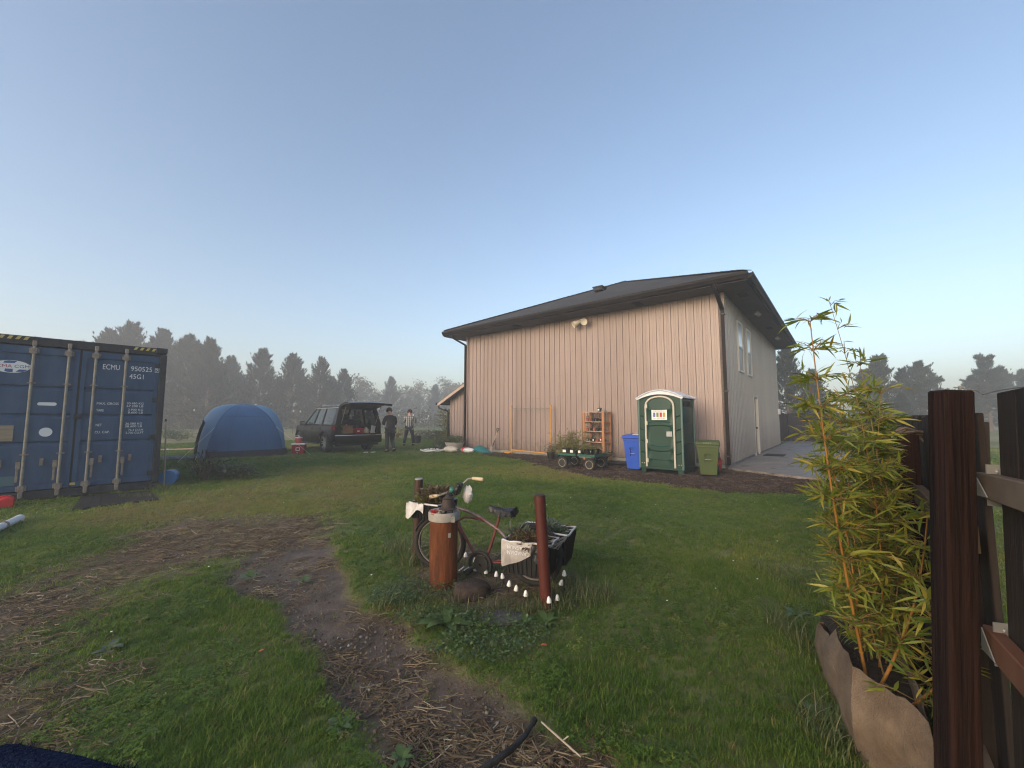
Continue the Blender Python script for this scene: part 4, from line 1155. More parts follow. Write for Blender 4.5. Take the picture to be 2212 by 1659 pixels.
for sy in (-1, 1):
    xx = [-1.06 + 2.12 * j / 24 for j in range(25)]
    up_ = [Vector((x * w2, sy * (d2 + 0.046), P[0][j].z - 0.002)) for j, x in enumerate(xx)]
    lo_ = [Vector((x * w2, sy * (d2 + 0.046), hb - 0.03 + 0.15 * max(0, math.cos(min(1, abs(x)) * 1.5)) ** 0.8)) for x in xx]
    MB().grid([lo_, up_]).build("roof_end", M_PROOF, pt)
# door with arched top, cream trim and hinges
dw = 0.335
def dz(x): return 1.80 + 0.15 * (1 - (abs(x) / dw) ** 2.6)
dx = [-dw + 2 * dw * i / 16 for i in range(17)]
door_ = MB()
yv = -d2 - 0.012
zl = [0.22, 0.34, 0.38, 0.40, 0.60, 0.63, 0.72, 0.75, 1.18, 1.21, 1.28, 1.31, 1.63, 1.66]
bul = [0, 0, -.016, 0, 0, -.022, -.022, 0, 0, -.022, -.022, 0, 0, -.02]
P = []
for z, o in zip(zl, bul):
    P.append([Vector((x, yv + o * (1 if abs(x) < dw * 0.9 else 0), z + (0.045 * (1 - (x / dw) ** 2) * (-1 if z < 0.9 else 1) if 0.36 < z < 1.5 else -0.02 * (1 - (x / dw) ** 2) if z > 1.5 else 0))) for x in dx])
P.append([Vector((x, yv, dz(x))) for x in dx])
door_.grid(P)
door_ = door_.build("door", M_PG, pt, smooth=35)
tr = [(-dw - .03, yv - .004, 0.16)] + [(-dw - .03, yv - .004, 1.72)] + [((dw + .03) * math.sin(R(a)), yv - .004, 1.70 + 0.29 * math.cos(R(a)) ** 0.75) for a in range(-80, 81, 10)] + [(dw + .03, yv - .004, 1.72), (dw + .03, yv - .004, 0.16)]
MB().tube(tr, 0.026, 8).build("door_frame", M_PCREAM, pt, smooth=60)
for z in (0.32, 0.82, 1.30, 1.74):
    MB().box((-dw - .005, yv - .02, z), (0.06, 0.03, 0.10)).build("hinge", M_PCREAM, door_, bevel=0.004)
MB().box((dw - .09, yv - .022, 1.02), (0.14, 0.02, 0.13)).box((dw - .06, yv - .036, 1.02), (0.03, 0.012, 0.03)).build("latch_plate", mat("grey_latch", (0.36, 0.37, 0.37), None, 4, 0.4), door_, bevel=0.004)
sg = MB().box((0.0, yv - 0.012, 1.515), (0.40, 0.012, 0.27)).build("sign", M_TAGW, door_)
for k, c in enumerate(((0.12, 0.13, 0.36), (0.14, 0.22, 0.06), (0.45, 0.03, 0.05), (0.45, 0.27, 0.07))):
    MB().box((-0.128 + k * 0.085, yv - 0.0195, 1.515), (0.058, 0.002, 0.115)).build("colour_panel", mat("sign_colour", c, None, 5, 0.6), sg)
letter("541.999-7189", -0.155, 1.402, 0.31, 0.040, sg, mat("sign_grey", (0.25, 0.26, 0.28), None, 5, 0.6), yv - 0.0195)
mb = MB(); qx = random.Random(4); x = -0.16
while x < 0.15:
    w = qx.uniform(0.008, 0.02); mb.box((x + w / 2, yv - 0.0195, 1.61), (w, 0.002, qx.uniform(0.014, 0.026))); x += w + 0.006
mb.build("faded_print", mat("sign_print", (0.35, 0.33, 0.42), None, 5, 0.6), sg)
# raised ribs on the front either side of the door
mb = MB()
for sx in (-1, 1):
    for z in (0.50, 0.80, 1.10, 1.45):
        mb.tube([(sx * (w2 - .16), -d2 + .012, z), (sx * (w2 - .10), -d2 + .012, z + 0.03), (sx * (w2 - .04), -d2 + .012, z + 0.05)], 0.016, 6)
mb.build("pressed_ribs", M_PG, pt, smooth=60)
mb = MB()
for x in (-w2 + .06, -w2 + .12, w2 - .12, w2 - .06): mb.lathe([(0.014, 0), (0.010, 0.012)], 8, M=Matrix.Translation((x, -d2 + 0.02, 0.24)) @ Matrix.Rotation(R(90), 4, 'X'))
mb.build("bolt_heads", M_PCREAM, pt)
keep_out([tuple(bl(a, b))[:2] for a, b in ((8.85, -2.35), (10.05, -2.35), (10.05, -1.2), (8.85, -1.2))])

# ------------------------------------------------------------------ wheeled bins
def bin_(label, loc, rz, mb_, ml, w, d, h, lidh, stk):
    t = thing("wheeled_bin", label, "bin", loc, rz, "wheeled bins by the barn")
    b0, b1 = 0.72, 1.0
    def ring(f, z, ins=0): return [Vector((sx * (w / 2 * f - ins), sy * (d / 2 * f - ins), z)) for sx, sy in ((-1, -1), (1, -1), (1, 1), (-1, 1))]
    # front has a recess with a bar; the other faces are plain tapered sheets
    R0, R1, R2 = ring(b0, 0.03), ring(0.95, h * 0.80), ring(1.0, h)
    mb = MB().add(R0 + R1 + R2, [(3, 2, 1, 0)] + [(i, (i + 1) % 4, 4 + (i + 1) % 4, 4 + i) for i in (1, 2, 3)] + [(4 + i, 4 + (i + 1) % 4, 8 + (i + 1) % 4, 8 + i) for i in range(4)] + [(8, 9, 10, 11)])
    fz = [0.03, h * 0.42, h * 0.68, h * 0.80]
    def fy(z): f = b0 + (0.95 - b0) * (z - 0.03) / (h * 0.80 - 0.03); return -d / 2 * f, w / 2 * f
    rx = w * 0.15
    for z0, z1 in zip(fz, fz[1:]):
        y0, a0 = fy(z0); y1, a1 = fy(z1)
        if z0 == fz[1]:
            mb.quad((-a0, y0, z0), (-rx, y0, z0), (-rx, y1, z1), (-a1, y1, z1)); mb.quad((rx, y0, z0), (a0, y0, z0), (a1, y1, z1), (rx, y1, z1))
            i = 0.05
            mb.quad((-rx, y0 + i, z0), (rx, y0 + i, z0), (rx, y1 + i, z1), (-rx, y1 + i, z1))
            mb.quad((-rx, y0, z0), (-rx, y0 + i, z0), (-rx, y1 + i, z1), (-rx, y1, z1)); mb.quad((rx, y0 + i, z0), (rx, y0, z0), (rx, y1, z1), (rx, y1 + i, z1))
            mb.quad((-rx, y1, z1), (-rx, y1 + i, z1), (rx, y1 + i, z1), (rx, y1, z1)); mb.quad((-rx, y0 + i, z0), (-rx, y0, z0), (rx, y0, z0), (rx, y0 + i, z0))
        else:
            mb.quad((-a0, y0, z0), (a0, y0, z0), (a1, y1, z1), (-a1, y1, z1))
    body = mb.build("body", mb_, t)
    MB().bb((-w / 2 * 1.03, -d / 2 * 1.05, h - 0.10), (w / 2 * 1.03, -d / 2 * 0.985, h - 0.01)).bb((-w / 2 * 1.05, -d / 2 * 0.985, h - 0.09), (-w / 2 * 1.0, d / 2, h - .01)).bb((w / 2 * 1.0, -d / 2 * 0.985, h - 0.09), (w / 2 * 1.05, d / 2, h - .01)).build("rim", mb_, body, bevel=0.006)
    lid = MB().add([(-w / 2 * 1.14, -d / 2 * 1.26, h - .03), (w / 2 * 1.14, -d / 2 * 1.26, h - .03), (w / 2 * 1.08, d / 2 * 1.05, h), (-w / 2 * 1.08, d / 2 * 1.05, h),
                    (-w / 2 * 1.06, -d / 2 * 1.12, h + lidh * 0.5), (w / 2 * 1.06, -d / 2 * 1.12, h + lidh * 0.5), (w / 2 * .98, d / 2, h + lidh), (-w / 2 * .98, d / 2, h + lidh)],
                   [(3, 2, 1, 0), (4, 5, 6, 7), (0, 1, 5, 4), (1, 2, 6, 5), (2, 3, 7, 6), (3, 0, 4, 7)]).build("lid", ml, t, bevel=0.012)
    if stk: MB().box((0.06, -0.05, h + lidh * 0.80 + 0.004), (0.22, 0.16, 0.004), M=Matrix.Rotation(R(8), 4, 'X')).build("sticker", M_TAGW, lid)
    MB().tube([(-w * .4, d / 2 + .05, h + .02), (w * .4, d / 2 + .05, h + .02)], 0.016, 8).build("handle", ml, lid, smooth=50)
    MB().tube([(-rx, fy(h * .5)[0] + .008, h * 0.5), (rx, fy(h * .5)[0] + .008, h * 0.5)], 0.012, 8).build("lift_bar", M_GALV, body, smooth=50)
    for sx in (-1, 1):
        wh = MB().lathe([(0.03, -.03), (0.10, -.03), (0.11, -.015), (0.11, .015), (0.10, .03), (0.03, .03)], 16, M=Matrix.Translation((sx * w * 0.40, d * 0.36, 0.11)) @ Matrix.Rotation(R(90), 4, 'Y')).build("wheel", M_BLK, t, smooth=40)
    return t
M_BINB = mat("blue_bin_plastic", (0.020, 0.075, 0.42), (0.025, 0.09, 0.47), 3, 0.42, bump=0.05, bscale=60)
M_BING = mat("olive_green_bin_plastic", (0.050, 0.075, 0.022), (0.062, 0.09, 0.028), 3, 0.5, bump=0.05, bscale=60)
bin_("bright blue recycling bin left of the portable toilet", bl(8.60, -1.85), BRZ, M_BINB, M_BINB, 0.50, 0.56, 0.90, 0.09, True)
gb = bin_("olive green wheeled bin right of the portable toilet", bl(10.48, -1.82), BRZ + 0.18, M_BING, M_BING, 0.50, 0.54, 0.80, 0.07, False)
for k in range(4): MB().box((-0.075 + k * 0.05, -0.324, 0.815), (0.026, 0.006, 0.026)).build("label_square", mat("faded_label", (0.20, 0.24, 0.13), None, 5, 0.6), gb)
keep_out([tuple(bl(a, b))[:2] for a, b in ((8.3, -2.2), (8.85, -2.2), (8.85, -1.4), (8.3, -1.4))]); keep_out([tuple(bl(a, b))[:2] for a, b in ((10.2, -2.15), (10.8, -2.15), (10.8, -1.4), (10.2, -1.4))])
# red bucket of bottles by the downspout
bk_ = thing("bucket", "red bucket holding spray bottles beside the barn's corner downspout", "bucket", bl(10.42, -0.62), BRZ)
MB().lathe([(0.09, 0.02), (0.115, 0.26), (0.122, 0.26), (0.122, 0.285), (0.11, 0.285), (0.10, 0.25)], 18).build("pail", M_RED, bk_, smooth=40)
for x, y, hh, m in ((-0.03, 0.0, 0.40, M_WHITE), (0.04, 0.02, 0.44, M_BLK)):
    bt = MB().lathe([(0.035, 0.05), (0.037, hh - 0.12), (0.015, hh - 0.06), (0.015, hh)], 12, (x, y, 0)).build("bottle", m, bk_, smooth=45)
    MB().box((x - 0.02, y, hh + 0.02), (0.09, 0.03, 0.04)).box((x - 0.045, y, hh - 0.02), (0.012, 0.02, 0.06)).build("trigger_head", M_BLK, bt)
MB().tube([(-0.12, 0, 0.26), (-0.10, -0.1, 0.20), (0, -0.15, 0.17), (0.10, -0.1, 0.20), (0.12, 0, 0.26)], 0.005, 6).build("bail", M_GALV, bk_)
# thin grey pole leaning behind the blue bin
pl_ = thing("metal_pole", "thin grey metal pole leaning on the wall behind the blue bin", "pole", (0, 0, 0))
a = bl(8.02, -0.85, 0); b_ = bl(8.42, -0.05, 1.32)
MB().tube([a, b_], 0.016, 8).build("shaft", M_GALV, pl_, smooth=50); MB().tube([b_, b_ + (b_ - a).normalized() * 0.08], 0.021, 8).build("grip", M_BLK, pl_, smooth=50)

# ------------------------------------------------------------------ wooden plant rack and its pots
M_RACK = mat("orange_cedar", (0.36, 0.155, 0.070), (0.46, 0.22, 0.105), 3, 0.7, stretch=(8, 8, 0.6), bump=0.1)
M_SHELF = mat("pale_shelf_edge", (0.40, 0.27, 0.19), (0.48, 0.34, 0.25), 3, 0.75, stretch=(0.6, 8, 8))
rk = thing("plant_rack", "orange cedar plant rack of five shelves against the barn wall", "rack", bl(6.62, -0.34), BRZ + R(-6))
W_, D_, H_ = 0.86, 0.46, 1.62
for sx in (-1, 1):
    for sy in (-1, 1):
        MB().box((sx * (W_ / 2 - .045), sy * (D_ / 2 - .02), H_ / 2), (0.09, 0.04, H_)).build("post", M_RACK, rk, bevel=0.006)
SH = (0.22, 0.62, 0.98, 1.30, H_ + 0.012)
for z in SH:
    nb = 4
    for k in range(nb):
        MB().box((0, -D_ / 2 + D_ * (k + .5) / nb, z), (W_ if z > H_ else W_ - 0.10, D_ / nb - 0.014, 0.022)).build("shelf_slat", M_SHELF, rk)
for z in SH[:-1]:
    for sx in (-1, 1): MB().box((sx * (W_ / 2 - .045), 0, z - .035), (0.05, D_ - .04, 0.045)).build("bearer", M_RACK, rk)
rows = {0: "bottom", 1: "second", 2: "middle", 3: "upper"}
cnt = ("first", "second", "third", "fourth", "fifth", "sixth")
Rk = Matrix.Translation(bl(6.62, -0.34)) @ Matrix.Rotation(BRZ + R(-6), 4, 'Z')
for si, z in enumerate(SH[:-1]):
    xs_ = (-0.30, -0.17, -0.05, 0.08, 0.20, 0.30)
    for k, x in enumerate(xs_):
        if si == 3 and k == 1: continue
        m = M_POTR if (si, k) in ((2, 0), (3, 0), (2, 2), (1, 4), (1, 3)) else M_POTB
        r = qp.uniform(0.052, 0.062); h = qp.uniform(0.09, 0.12)
        p = Rk @ Vector((x, -0.08 + qp.uniform(-.04, .04), z + 0.0115))
        mm = qp.choice((M_HERB, M_HERB, M_GREYG, M_REDD))
        ht = qp.uniform(0.06, 0.15)
        colr = "red" if m is M_POTR else "black"
        pot(p, r, h, m, ('leaf', 0.075, ht, 26, 0.055, mm), "small %s pot on the rack's %s shelf, %s from the left" % (colr, rows[si], cnt[k]), "pots on the plant rack", tagw=(si, k) in ((0, 1), (1, 0), (1, 2), (1, 4)), rz=BRZ)
p = Rk @ Vector((0.12, 0, SH[4] + 0.0115))
pot(p, 0.075, 0.12, M_POTB, ('leaf', 0.05, 0.03, 8, 0.04, M_REDD), "black pot with white tag alone on top of the plant rack", "pots on the plant rack", tagw=True, rz=BRZ)

# ------------------------------------------------------------------ garden wagon with potted bamboo
wg = thing("garden_wagon", "green flatbed garden wagon with black tyres carrying plants", "wagon", bl(7.36, -2.68), BRZ)
M_WGRN = mat("green_wagon_steel", (0.012, 0.085, 0.060), (0.02, 0.11, 0.075), 4, 0.4)
M_RIM = mat("cream_wheel_rim", (0.72, 0.60, 0.40), (0.62, 0.50, 0.33), 8, 0.5)
MB().bb((-0.58, -0.33, 0.385), (0.56, 0.33, 0.40)).build("bed", M_BLK, wg)
for sy in (-1, 1):
    MB().bb((-0.60, sy * 0.345 - 0.012, 0.375), (-0.02, sy * 0.345 + 0.012, 0.435)).bb((0.04, sy * 0.345 - .012, 0.375), (0.58, sy * 0.345 + 0.012, 0.435)).build("side_rail", M_WGRN, wg)
MB().bb((-0.60, -0.333, 0.375), (-0.576, 0.333, 0.435)).build("end_rail", M_WGRN, wg); MB().bb((0.556, -0.333, 0.375), (0.58, 0.333, 0.435)).build("end_rail", M_WGRN, wg)
for x in (-.44, .42):
    MB().tube([(x, -.30, .17), (x, .30, .17)], 0.014, 8).beam((x, -.1, .17), (x, -.05, .38), .04, .04).beam((x, .1, .17), (x, .05, .38), .04, .04).build("axle", M_BLK, wg)
for x in (-0.44, 0.42):
    for y in (-0.34, 0.34):
        Mw = Matrix.Translation((x, y, 0.17)) @ Matrix.Rotation(R(90), 4, 'X')
        wh = MB().lathe([(0.10, -.045), (0.145, -.05), (0.168, -.03), (0.172, 0), (0.168, .03), (0.145, .05), (0.10, .045)], 22, M=Mw).build("wheel", M_BLACKR, wg, smooth=40)
        MB().lathe([(0.022, -.04), (0.05, -.03), (0.085, -.028), (0.103, -.046), (0.112, -.046), (0.112, .046), (0.103, .046), (0.085, .028), (0.022, .04)], 22, M=Mw).build("rim", M_RIM, wh, smooth=30)
        MB().lathe([(0.020, -.055), (0.020, .055)], 10, M=Mw).build("hub", M_BLK, wh)
MB().tube([(-0.55, -0.1, 0.24), (-0.85, -0.24, 0.14), (-1.35, -0.48, 0.04)], 0.013, 8).tube([(-1.35, -0.55, 0.05), (-1.35, -0.41, 0.05)], 0.014, 8).build("pull_handle", M_BLK, wg, smooth=50)
def reed(q, c, h, rad, n, leafs):
    """young bamboo clump: thin canes with narrow leaves"""
    mb = MB(); st = MB()
    for k in range(n):
        a = q.uniform(0, 6.283); b0 = Vector(c) + Vector((math.cos(a), math.sin(a), 0)) * rad * 0.3; hh = h * q.uniform(0.6, 1.05)
        tp = b0 + Vector((math.cos(a) * rad * q.uniform(.3, 1.2), math.sin(a) * rad * q.uniform(.3, 1.2), hh))
        st.tube([b0, b0.lerp(tp, 0.5) + Vector((0, 0, 0.05 * h)), tp], [0.005, 0.004, 0.002], 4)
        for j in range(leafs):
            t = q.uniform(0.25, 1.0); p = b0.lerp(tp, t); d = Vector((q.gauss(0, 1), q.gauss(0, 1), q.gauss(0.1, 0.5))).normalized()
            s = d.cross(Vector((0, 0, 1))); s = s.normalized() if s.length > .05 else Vector((1, 0, 0))
            L = q.uniform(0.08, 0.17); w = L * 0.09
            mb.add([p, p + d * L * .35 - s * w, p + d * L - Vector((0, 0, L * .25)), p + d * L * .35 + s * w], [(0, 1, 2, 3)])
    return mb, st
Wm = Matrix.Translation(bl(7.36, -2.68)) @ Matrix.Rotation(BRZ, 4, 'Z')
M_STEM = mat("green_stem", (0.14, 0.15, 0.05), (0.22, 0.19, 0.07), 5, 0.5)
wag = [(-0.42, -0.16, 0.15, 0.50, "left front of the wagon, tall yellow-green reed"), (-0.18, -0.17, 0.14, 0.42, "wagon's front edge, second pot from the left"), (0.06, -0.18, 0.11, 0.20, "wagon's front edge, right of the middle"),
       (-0.40, 0.16, 0.15, 0.62, "wagon's back left corner"), (-0.12, 0.15, 0.15, 0.55, "wagon's back middle"), (0.22, -0.12, 0.12, 0.14, "wagon's right half, beside an open black pot"), (0.36, 0.12, 0.14, 0.17, "wagon's back right corner")]
for x, y, r, h, lab in wag:
    p = Wm @ Vector((x, y, 0.4005))
    t = pot(p, r * 0.86, 0.17, M_POTB, None, "black pot of young bamboo on the " + lab, "pots on the garden wagon", tagw=(y < -0.15), rz=BRZ)
    a_, b2 = reed(qp, (0, 0, 0.12), h, r * 1.3, 13 if h > .3 else 8, 11)
    a_.build("foliage", M_DRYG, t); b2.build("stems", M_STEM, t)
for (x, y, r, h, H2, lab) in ((5.55, -1.15, 0.14, 0.24, 0.85, "dry reed in a black pot left of the wagon, its seed heads high"), (5.15, -0.95, 0.16, 0.24, 0.35, "grey-green bushy plant in a black pot between yellow frame and wagon"), (5.95, -1.35, 0.15, 0.24, 0.50, "leafy bamboo in a black pot just behind the wagon's front"), (5.75, -0.75, 0.12, 0.45, 0.20, "black pot standing higher behind the bamboo pots"), (7.15, -0.98, 0.16, 0.2, 0.22, "low weedy black pot at the rack's foot")):
    p = bl(x, y)
    t = pot(p, r, h, M_POTB, None, lab, "pots left of the wagon", rz=BRZ)
    a_, b2 = reed(qp, (0, 0, h * .8), H2, r * 1.5, 14, 7 if H2 > .8 else 14)
    a_.build("foliage", M_GREYG if "grey" in lab or "weedy" in lab else M_DRYG, t); b2.build("stems", M_STEM, t)
tr_ = thing("black_tray", "flat black plastic tray on the mulch between rack and blue bin", "tray", bl(7.75, -1.15), BRZ + .2)
MB().lathe([(0.30, 0.0), (0.33, 0.07), (0.345, 0.07), (0.345, 0.085), (0.32, 0.085), (0.29, 0.02)], 22).build("tray", M_POTB, tr_, smooth=40); MB().tube([(-0.3, -.1, .05), (-0.1, -.3, .09), (.15, -.28, .08)], 0.012, 6).build("loop", M_POTB, tr_)

# ------------------------------------------------------------------ yellow frame on the wall
M_YF = mat("orange_yellow_steel", (0.52, 0.245, 0.035), (0.60, 0.30, 0.05), 4, 0.45)
yf = thing("goal_frame", "square orange-yellow tubular metal frame standing against the barn wall", "frame", bl(3.75, -0.28), BRZ)
for sx in (-1, 1):
    pz = MB().tube([(sx * 0.95, 0, 0.0), (sx * 0.95, 0, 1.86)], 0.027, 10).build("upright", M_YF, yf, smooth=50)
    MB().lathe([(0.034, 1.84), (0.034, 1.90), (0.02, 1.915)], 10, (sx * 0.95, 0, 0)).build("end_cap", M_YF, pz, smooth=50)
MB().tube([(-0.95, 0, 1.80), (0.95, 0, 1.80)], 0.013, 8).build("top_bar", M_GALV, yf, smooth=50)
MB().tube([(-0.95, 0, 0.16), (0.95, 0, 0.11)], 0.026, 10).build("bottom_bar", M_YF, yf, smooth=50)
MB().tube([(-0.95, 0.12, 0.03), (-0.95, -0.22, 0.03)], 0.03, 8).box((-1.12, 0.0, 0.05), (0.30, 0.14, 0.06)).build("foot", M_YF, yf, smooth=50)
MB().tube([(0.95, 0.12, 0.03), (0.95, -0.22, 0.03)], 0.03, 8).build("foot", M_YF, yf, smooth=50)
# shovel
sv = thing("shovel", "D-handled shovel leaning upright on the barn wall", "shovel", bl(1.80, -0.33), BRZ)
M_HND = mat("ash_handle", (0.46, 0.35, 0.22), (0.54, 0.42, 0.28), 4, 0.6, stretch=(8, 8, 1))
dirv = Vector((0.16, 0.22, 0.96)).normalized()
b0 = Vector((-0.02, -0.02, 0.0))
P = []
for i, (z, hw, cv) in enumerate(((0.0, 0.03, 0.0), (0.06, 0.075, 0.008), (0.14, 0.10, 0.018), (0.26, 0.108, 0.024), (0.30, 0.105, 0.024))):
    c = b0 + dirv * z; P.append([c + Vector((x * hw, -0.02 + abs(x) ** 2 * -cv + 0.01, 0)) for x in (-1, -.5, 0, .5, 1)])
bd = MB().grid(P); bd.add([p + Vector((0, 0.006, 0)) for row in P for p in row], [tuple(reversed(f)) for f in bd.f])
bd.build("blade", mat("worn_steel", (0.16, 0.13, 0.115), (0.24, 0.20, 0.18), 9, 0.5, 0.4), sv, smooth=50)
MB().tube([b0 + dirv * 0.24, b0 + dirv * 0.30 + Vector((0, -.02, 0)), b0 + dirv * 0.52], [0.018, 0.02, 0.018], 8).build("socket", M_BLK, sv, smooth=50)
MB().tube([b0 + dirv * 0.52, b0 + dirv * 0.86], 0.016, 8).build("shaft", M_HND, sv, smooth=50)
t0 = b0 + dirv * 0.86
MB().tube([t0, t0 + dirv * 0.06, t0 + dirv * 0.10 + Vector((-.05, 0, 0)), t0 + dirv * 0.17 + Vector((-.055, 0, 0)), t0 + dirv * 0.175 + Vector((.055, 0, 0)), t0 + dirv * 0.10 + Vector((.05, 0, 0)), t0 + dirv * 0.05], 0.015, 7).build("grip", M_BLK, sv, smooth=50)

# ------------------------------------------------------------------ planter, sacks, tarpaulin, hose and shrubs at the barn's left corner
M_STONEP = mat("pale_stone_planter", (0.34, 0.29, 0.24), (0.42, 0.37, 0.31), 6, 0.85, bump=0.2)
pl = thing("stone_planter", "pale round stone planter of leafy herbs at the barn's left corner", "planter", bl(-0.15, -0.62), BRZ)
MB().lathe([(0.26, 0), (0.34, 0.12), (0.40, 0.28), (0.42, 0.36), (0.39, 0.37), (0.36, 0.32)], 22).build("bowl", M_STONEP, pl, smooth=40)
MB().lathe([(0.02, 0.33), (0.37, 0.33)], 22).build("soil", M_SOIL, pl)
sprig(qp, (0, 0, 0.30), 0.48, 0.34, 420, 0.11, 0.45, 0.2, 0.25).build("foliage", M_HERB, pl)
def sack(q, L, rad, m, t, off=(0, 0, 0)):
    P = []
    for i in range(13):
        u = i / 12; rr_ = rad * (math.sin(math.pi * min(.985, max(.02, u))) ** 0.45)
        row = []
        for k in range(14):
            a = 6.283 * k / 13
            wob = 1 + 0.10 * math.sin(3 * a + i) + 0.06 * math.sin(5 * a + 2 * i)
            row.append(Vector((off[0] + (u - .5) * L, off[1] + math.cos(a) * rr_ * 1.15 * wob, off[2] + max(0.0, rad * 0.62 + math.sin(a) * rr_ * 0.72 * wob))))
        P.append(row)
    return MB().grid(P)
M_SACK = mat("woven_white_sack", (0.46, 0.41, 0.34), (0.58, 0.54, 0.47), 7, 0.7, bump=0.2)
s1 = thing("feed_sack", "lumpy off-white sack lying left of a second sack by the barn", "sack", bl(0.35, -1.30), BRZ + .1)
sack(qp, 0.72, 0.19, M_SACK, s1).build("bag", M_SACK, s1, smooth=80); MB().box((0.34, 0, 0.09), (0.07, 0.16, 0.012), rz=.3).build("tied_end", M_SACK, s1)
s2 = thing("feed_sack", "white sack with a red printed band lying by the barn wall", "sack", bl(1.02, -0.98), BRZ - .1)
M_SACKW = mat("white_plastic_sack", (0.62, 0.61, 0.58), (0.70, 0.69, 0.67), 6, 0.5)
sack(qp, 0.80, 0.16, M_SACKW, s2).build("bag", M_SACKW, s2, smooth=80)
MB().lathe([(0.158, -.07), (0.170, -.05), (0.170, .05), (0.158, .07)], 16, M=Matrix.Translation((-.12, 0, 0.105)) @ Matrix.Scale(0.74, 4, (0, 0, 1)) @ Matrix.Scale(1.16, 4, (0, 1, 0)) @ Matrix.Rotation(R(90), 4, 'Y'), cap=False).build("printed_band", M_RED, s2, smooth=60)
M_TEAL = mat("teal_tarpaulin", (0.010, 0.125, 0.135), (0.018, 0.17, 0.175), 5, 0.5, bump=0.3, bscale=12)
ta = thing("tarpaulin", "crumpled teal tarpaulin heaped at the foot of the barn wall", "tarpaulin", bl(1.25, -0.42), BRZ)
q = random.Random(9); P = []
for i in range(13):
    P.append([Vector(((i / 12 - .5) * 1.05, (j / 8 - .5) * 0.5, max(0.0, 0.30 * math.sin(math.pi * i / 12) ** 0.8 * math.sin(math.pi * j / 8) ** 0.6 * (1.15 - 0.6 * i / 12) + 0.05 * mnoise.noise((i * .6, j * .7, 2))))) for j in range(9)])
MB().grid(P).build("cloth", M_TEAL, ta, smooth=60)
MB().tube([(0.42, -.1, .03), (0.62, -.16, .03), (0.78, -.12, .025)], [0.06, 0.05, 0.02], 7, flat=0.5).build("rolled_corner", M_TEAL, ta, smooth=60)
M_HOSE = mat("white_hose", (0.70, 0.70, 0.66), None, 4, 0.4)
hs = thing("white_hose", "white corrugated hose coiled loosely on the grass near the barn", "hose", (0, 0, 0))
c = gp(934, 977); hp = []
for i in range(120):
    t = i / 119; a = t * 6.283 * 2.6 + 0.6
    hp.append((c.x + 0.42 * math.cos(a) * (1 + .12 * math.sin(a * 1.7)) + 0.25 * t - 0.15, c.y + 0.42 * math.sin(a) * (1 + .15 * math.cos(a * .9)) + 0.15 * t, 0.045 + 0.05 * math.sin(a * 1.37) ** 2 + 0.02))
hp += [(c.x + .55, c.y + .35, .06), (c.x + .8, c.y + .42, .05), (c.x + .95, c.y + .30, .03)]
MB().tube(hp, 0.022, 8).build("coil", M_HOSE, hs, smooth=60)
MB().tube([hp[-1], (hp[-1][0] + .07, hp[-1][1] - .05, .03)], 0.04, 8).build("coupling", M_GALV, hs, smooth=60)
def shrub(label, loc, rad, h, n, leaf, m, group=None, nm="shrub", wid=0.4, droop=0.0):
    t = thing(nm, label, "shrub", loc, 0, group)
    sprig(qp, (0, 0, 0), rad, h, n, leaf, wid, 0.5, droop).build("foliage", m, t)
    st = MB()
    for k in range(7):
        a = k * 0.9; st.tube([(math.cos(a) * .03, math.sin(a) * .03, -.02), (math.cos(a) * rad * .3, math.sin(a) * rad * .3, h * .5), (math.cos(a) * rad * .6, math.sin(a) * rad * .6, h * .85)], [0.012, 0.009, 0.004], 5)
    st.build("stems", M_BARK, t)
    return t
shrub("low spreading herb bush left of the stone planter", bl(-1.0, -0.35), 0.62, 0.42, 520, 0.12, M_GREYG)
shrub("grey-green trailing bush on the grass before the stone planter", bl(-0.55, -1.25), 0.55, 0.20, 320, 0.10, M_GREYG)
shrub("tall yellow-green shrub against the lean-to shed's outer corner", bl(-4.55, 2.9), 0.62, 1.9, 620, 0.20, M_DRYG)
shrub("golden flowering bush on the field left of the plaid-shirted person", dp(855, 930, 27) * Vector((1, 1, 0)), 0.9, 0.75, 520, 0.18, mat("golden_leaf", (0.26, 0.20, 0.04), (0.14, 0.16, 0.04), 3, 0.6))
for i, (x, dep, rd, hh, lab) in enumerate(((910, 27.5, 1.0, 0.55, "low pale garden row bush right of the plaid-shirted person"), (935, 26, 0.9, 0.6, "low leafy garden bush midway between plaid person and shed"), (955, 26.5, 0.8, 0.55, "low leafy garden bush by the lean-to shed"), (388, 26, 1.0, 0.5, "low green bush on the dry field left of the tent"), (372, 30, 1.1, 0.5, "low green bush behind the container's right corner"))):
    shrub(lab, dp(x, 903, dep) * Vector((1, 1, 0)), rd, hh, 420, 0.17, M_GREYG if i != 3 else M_HERB, "low bushes on the field")
st_ = thing("garden_stake", "thin dark wavy stake standing in front of the shed wall", "stake", bl(-1.1, -0.2), BRZ)
MB().tube([(0, 0, 0), (0.02, 0, 0.5), (0.05, 0, 0.75), (0.09, 0, 0.95)], [0.014, 0.013, 0.012, 0.010], 6).build("rod", M_BLK, st_, smooth=50); MB().lathe([(0.016, 0.94), (0.018, 0.97), (0.01, 0.985)], 8, (0.09, 0, 0)).build("tip", M_BLK, st_)
# weeds beside the container's corner
shrub("dark wiry bush by the container's right corner", cl(0.85, 0.55), 0.42, 0.62, 420, 0.16, mat("wiry_brown", (0.035, 0.030, 0.022), (0.07, 0.06, 0.04), 6, 0.8), wid=0.10)
shrub("pale green weeds spreading right of the container's dark bush", cl(1.45, 0.45), 0.6, 0.28, 420, 0.14, M_GREYG, wid=0.3)
shrub("leafy green weeds between the container and the tent", cl(1.3, 1.6), 0.6, 0.34, 420, 0.12, M_HERB)
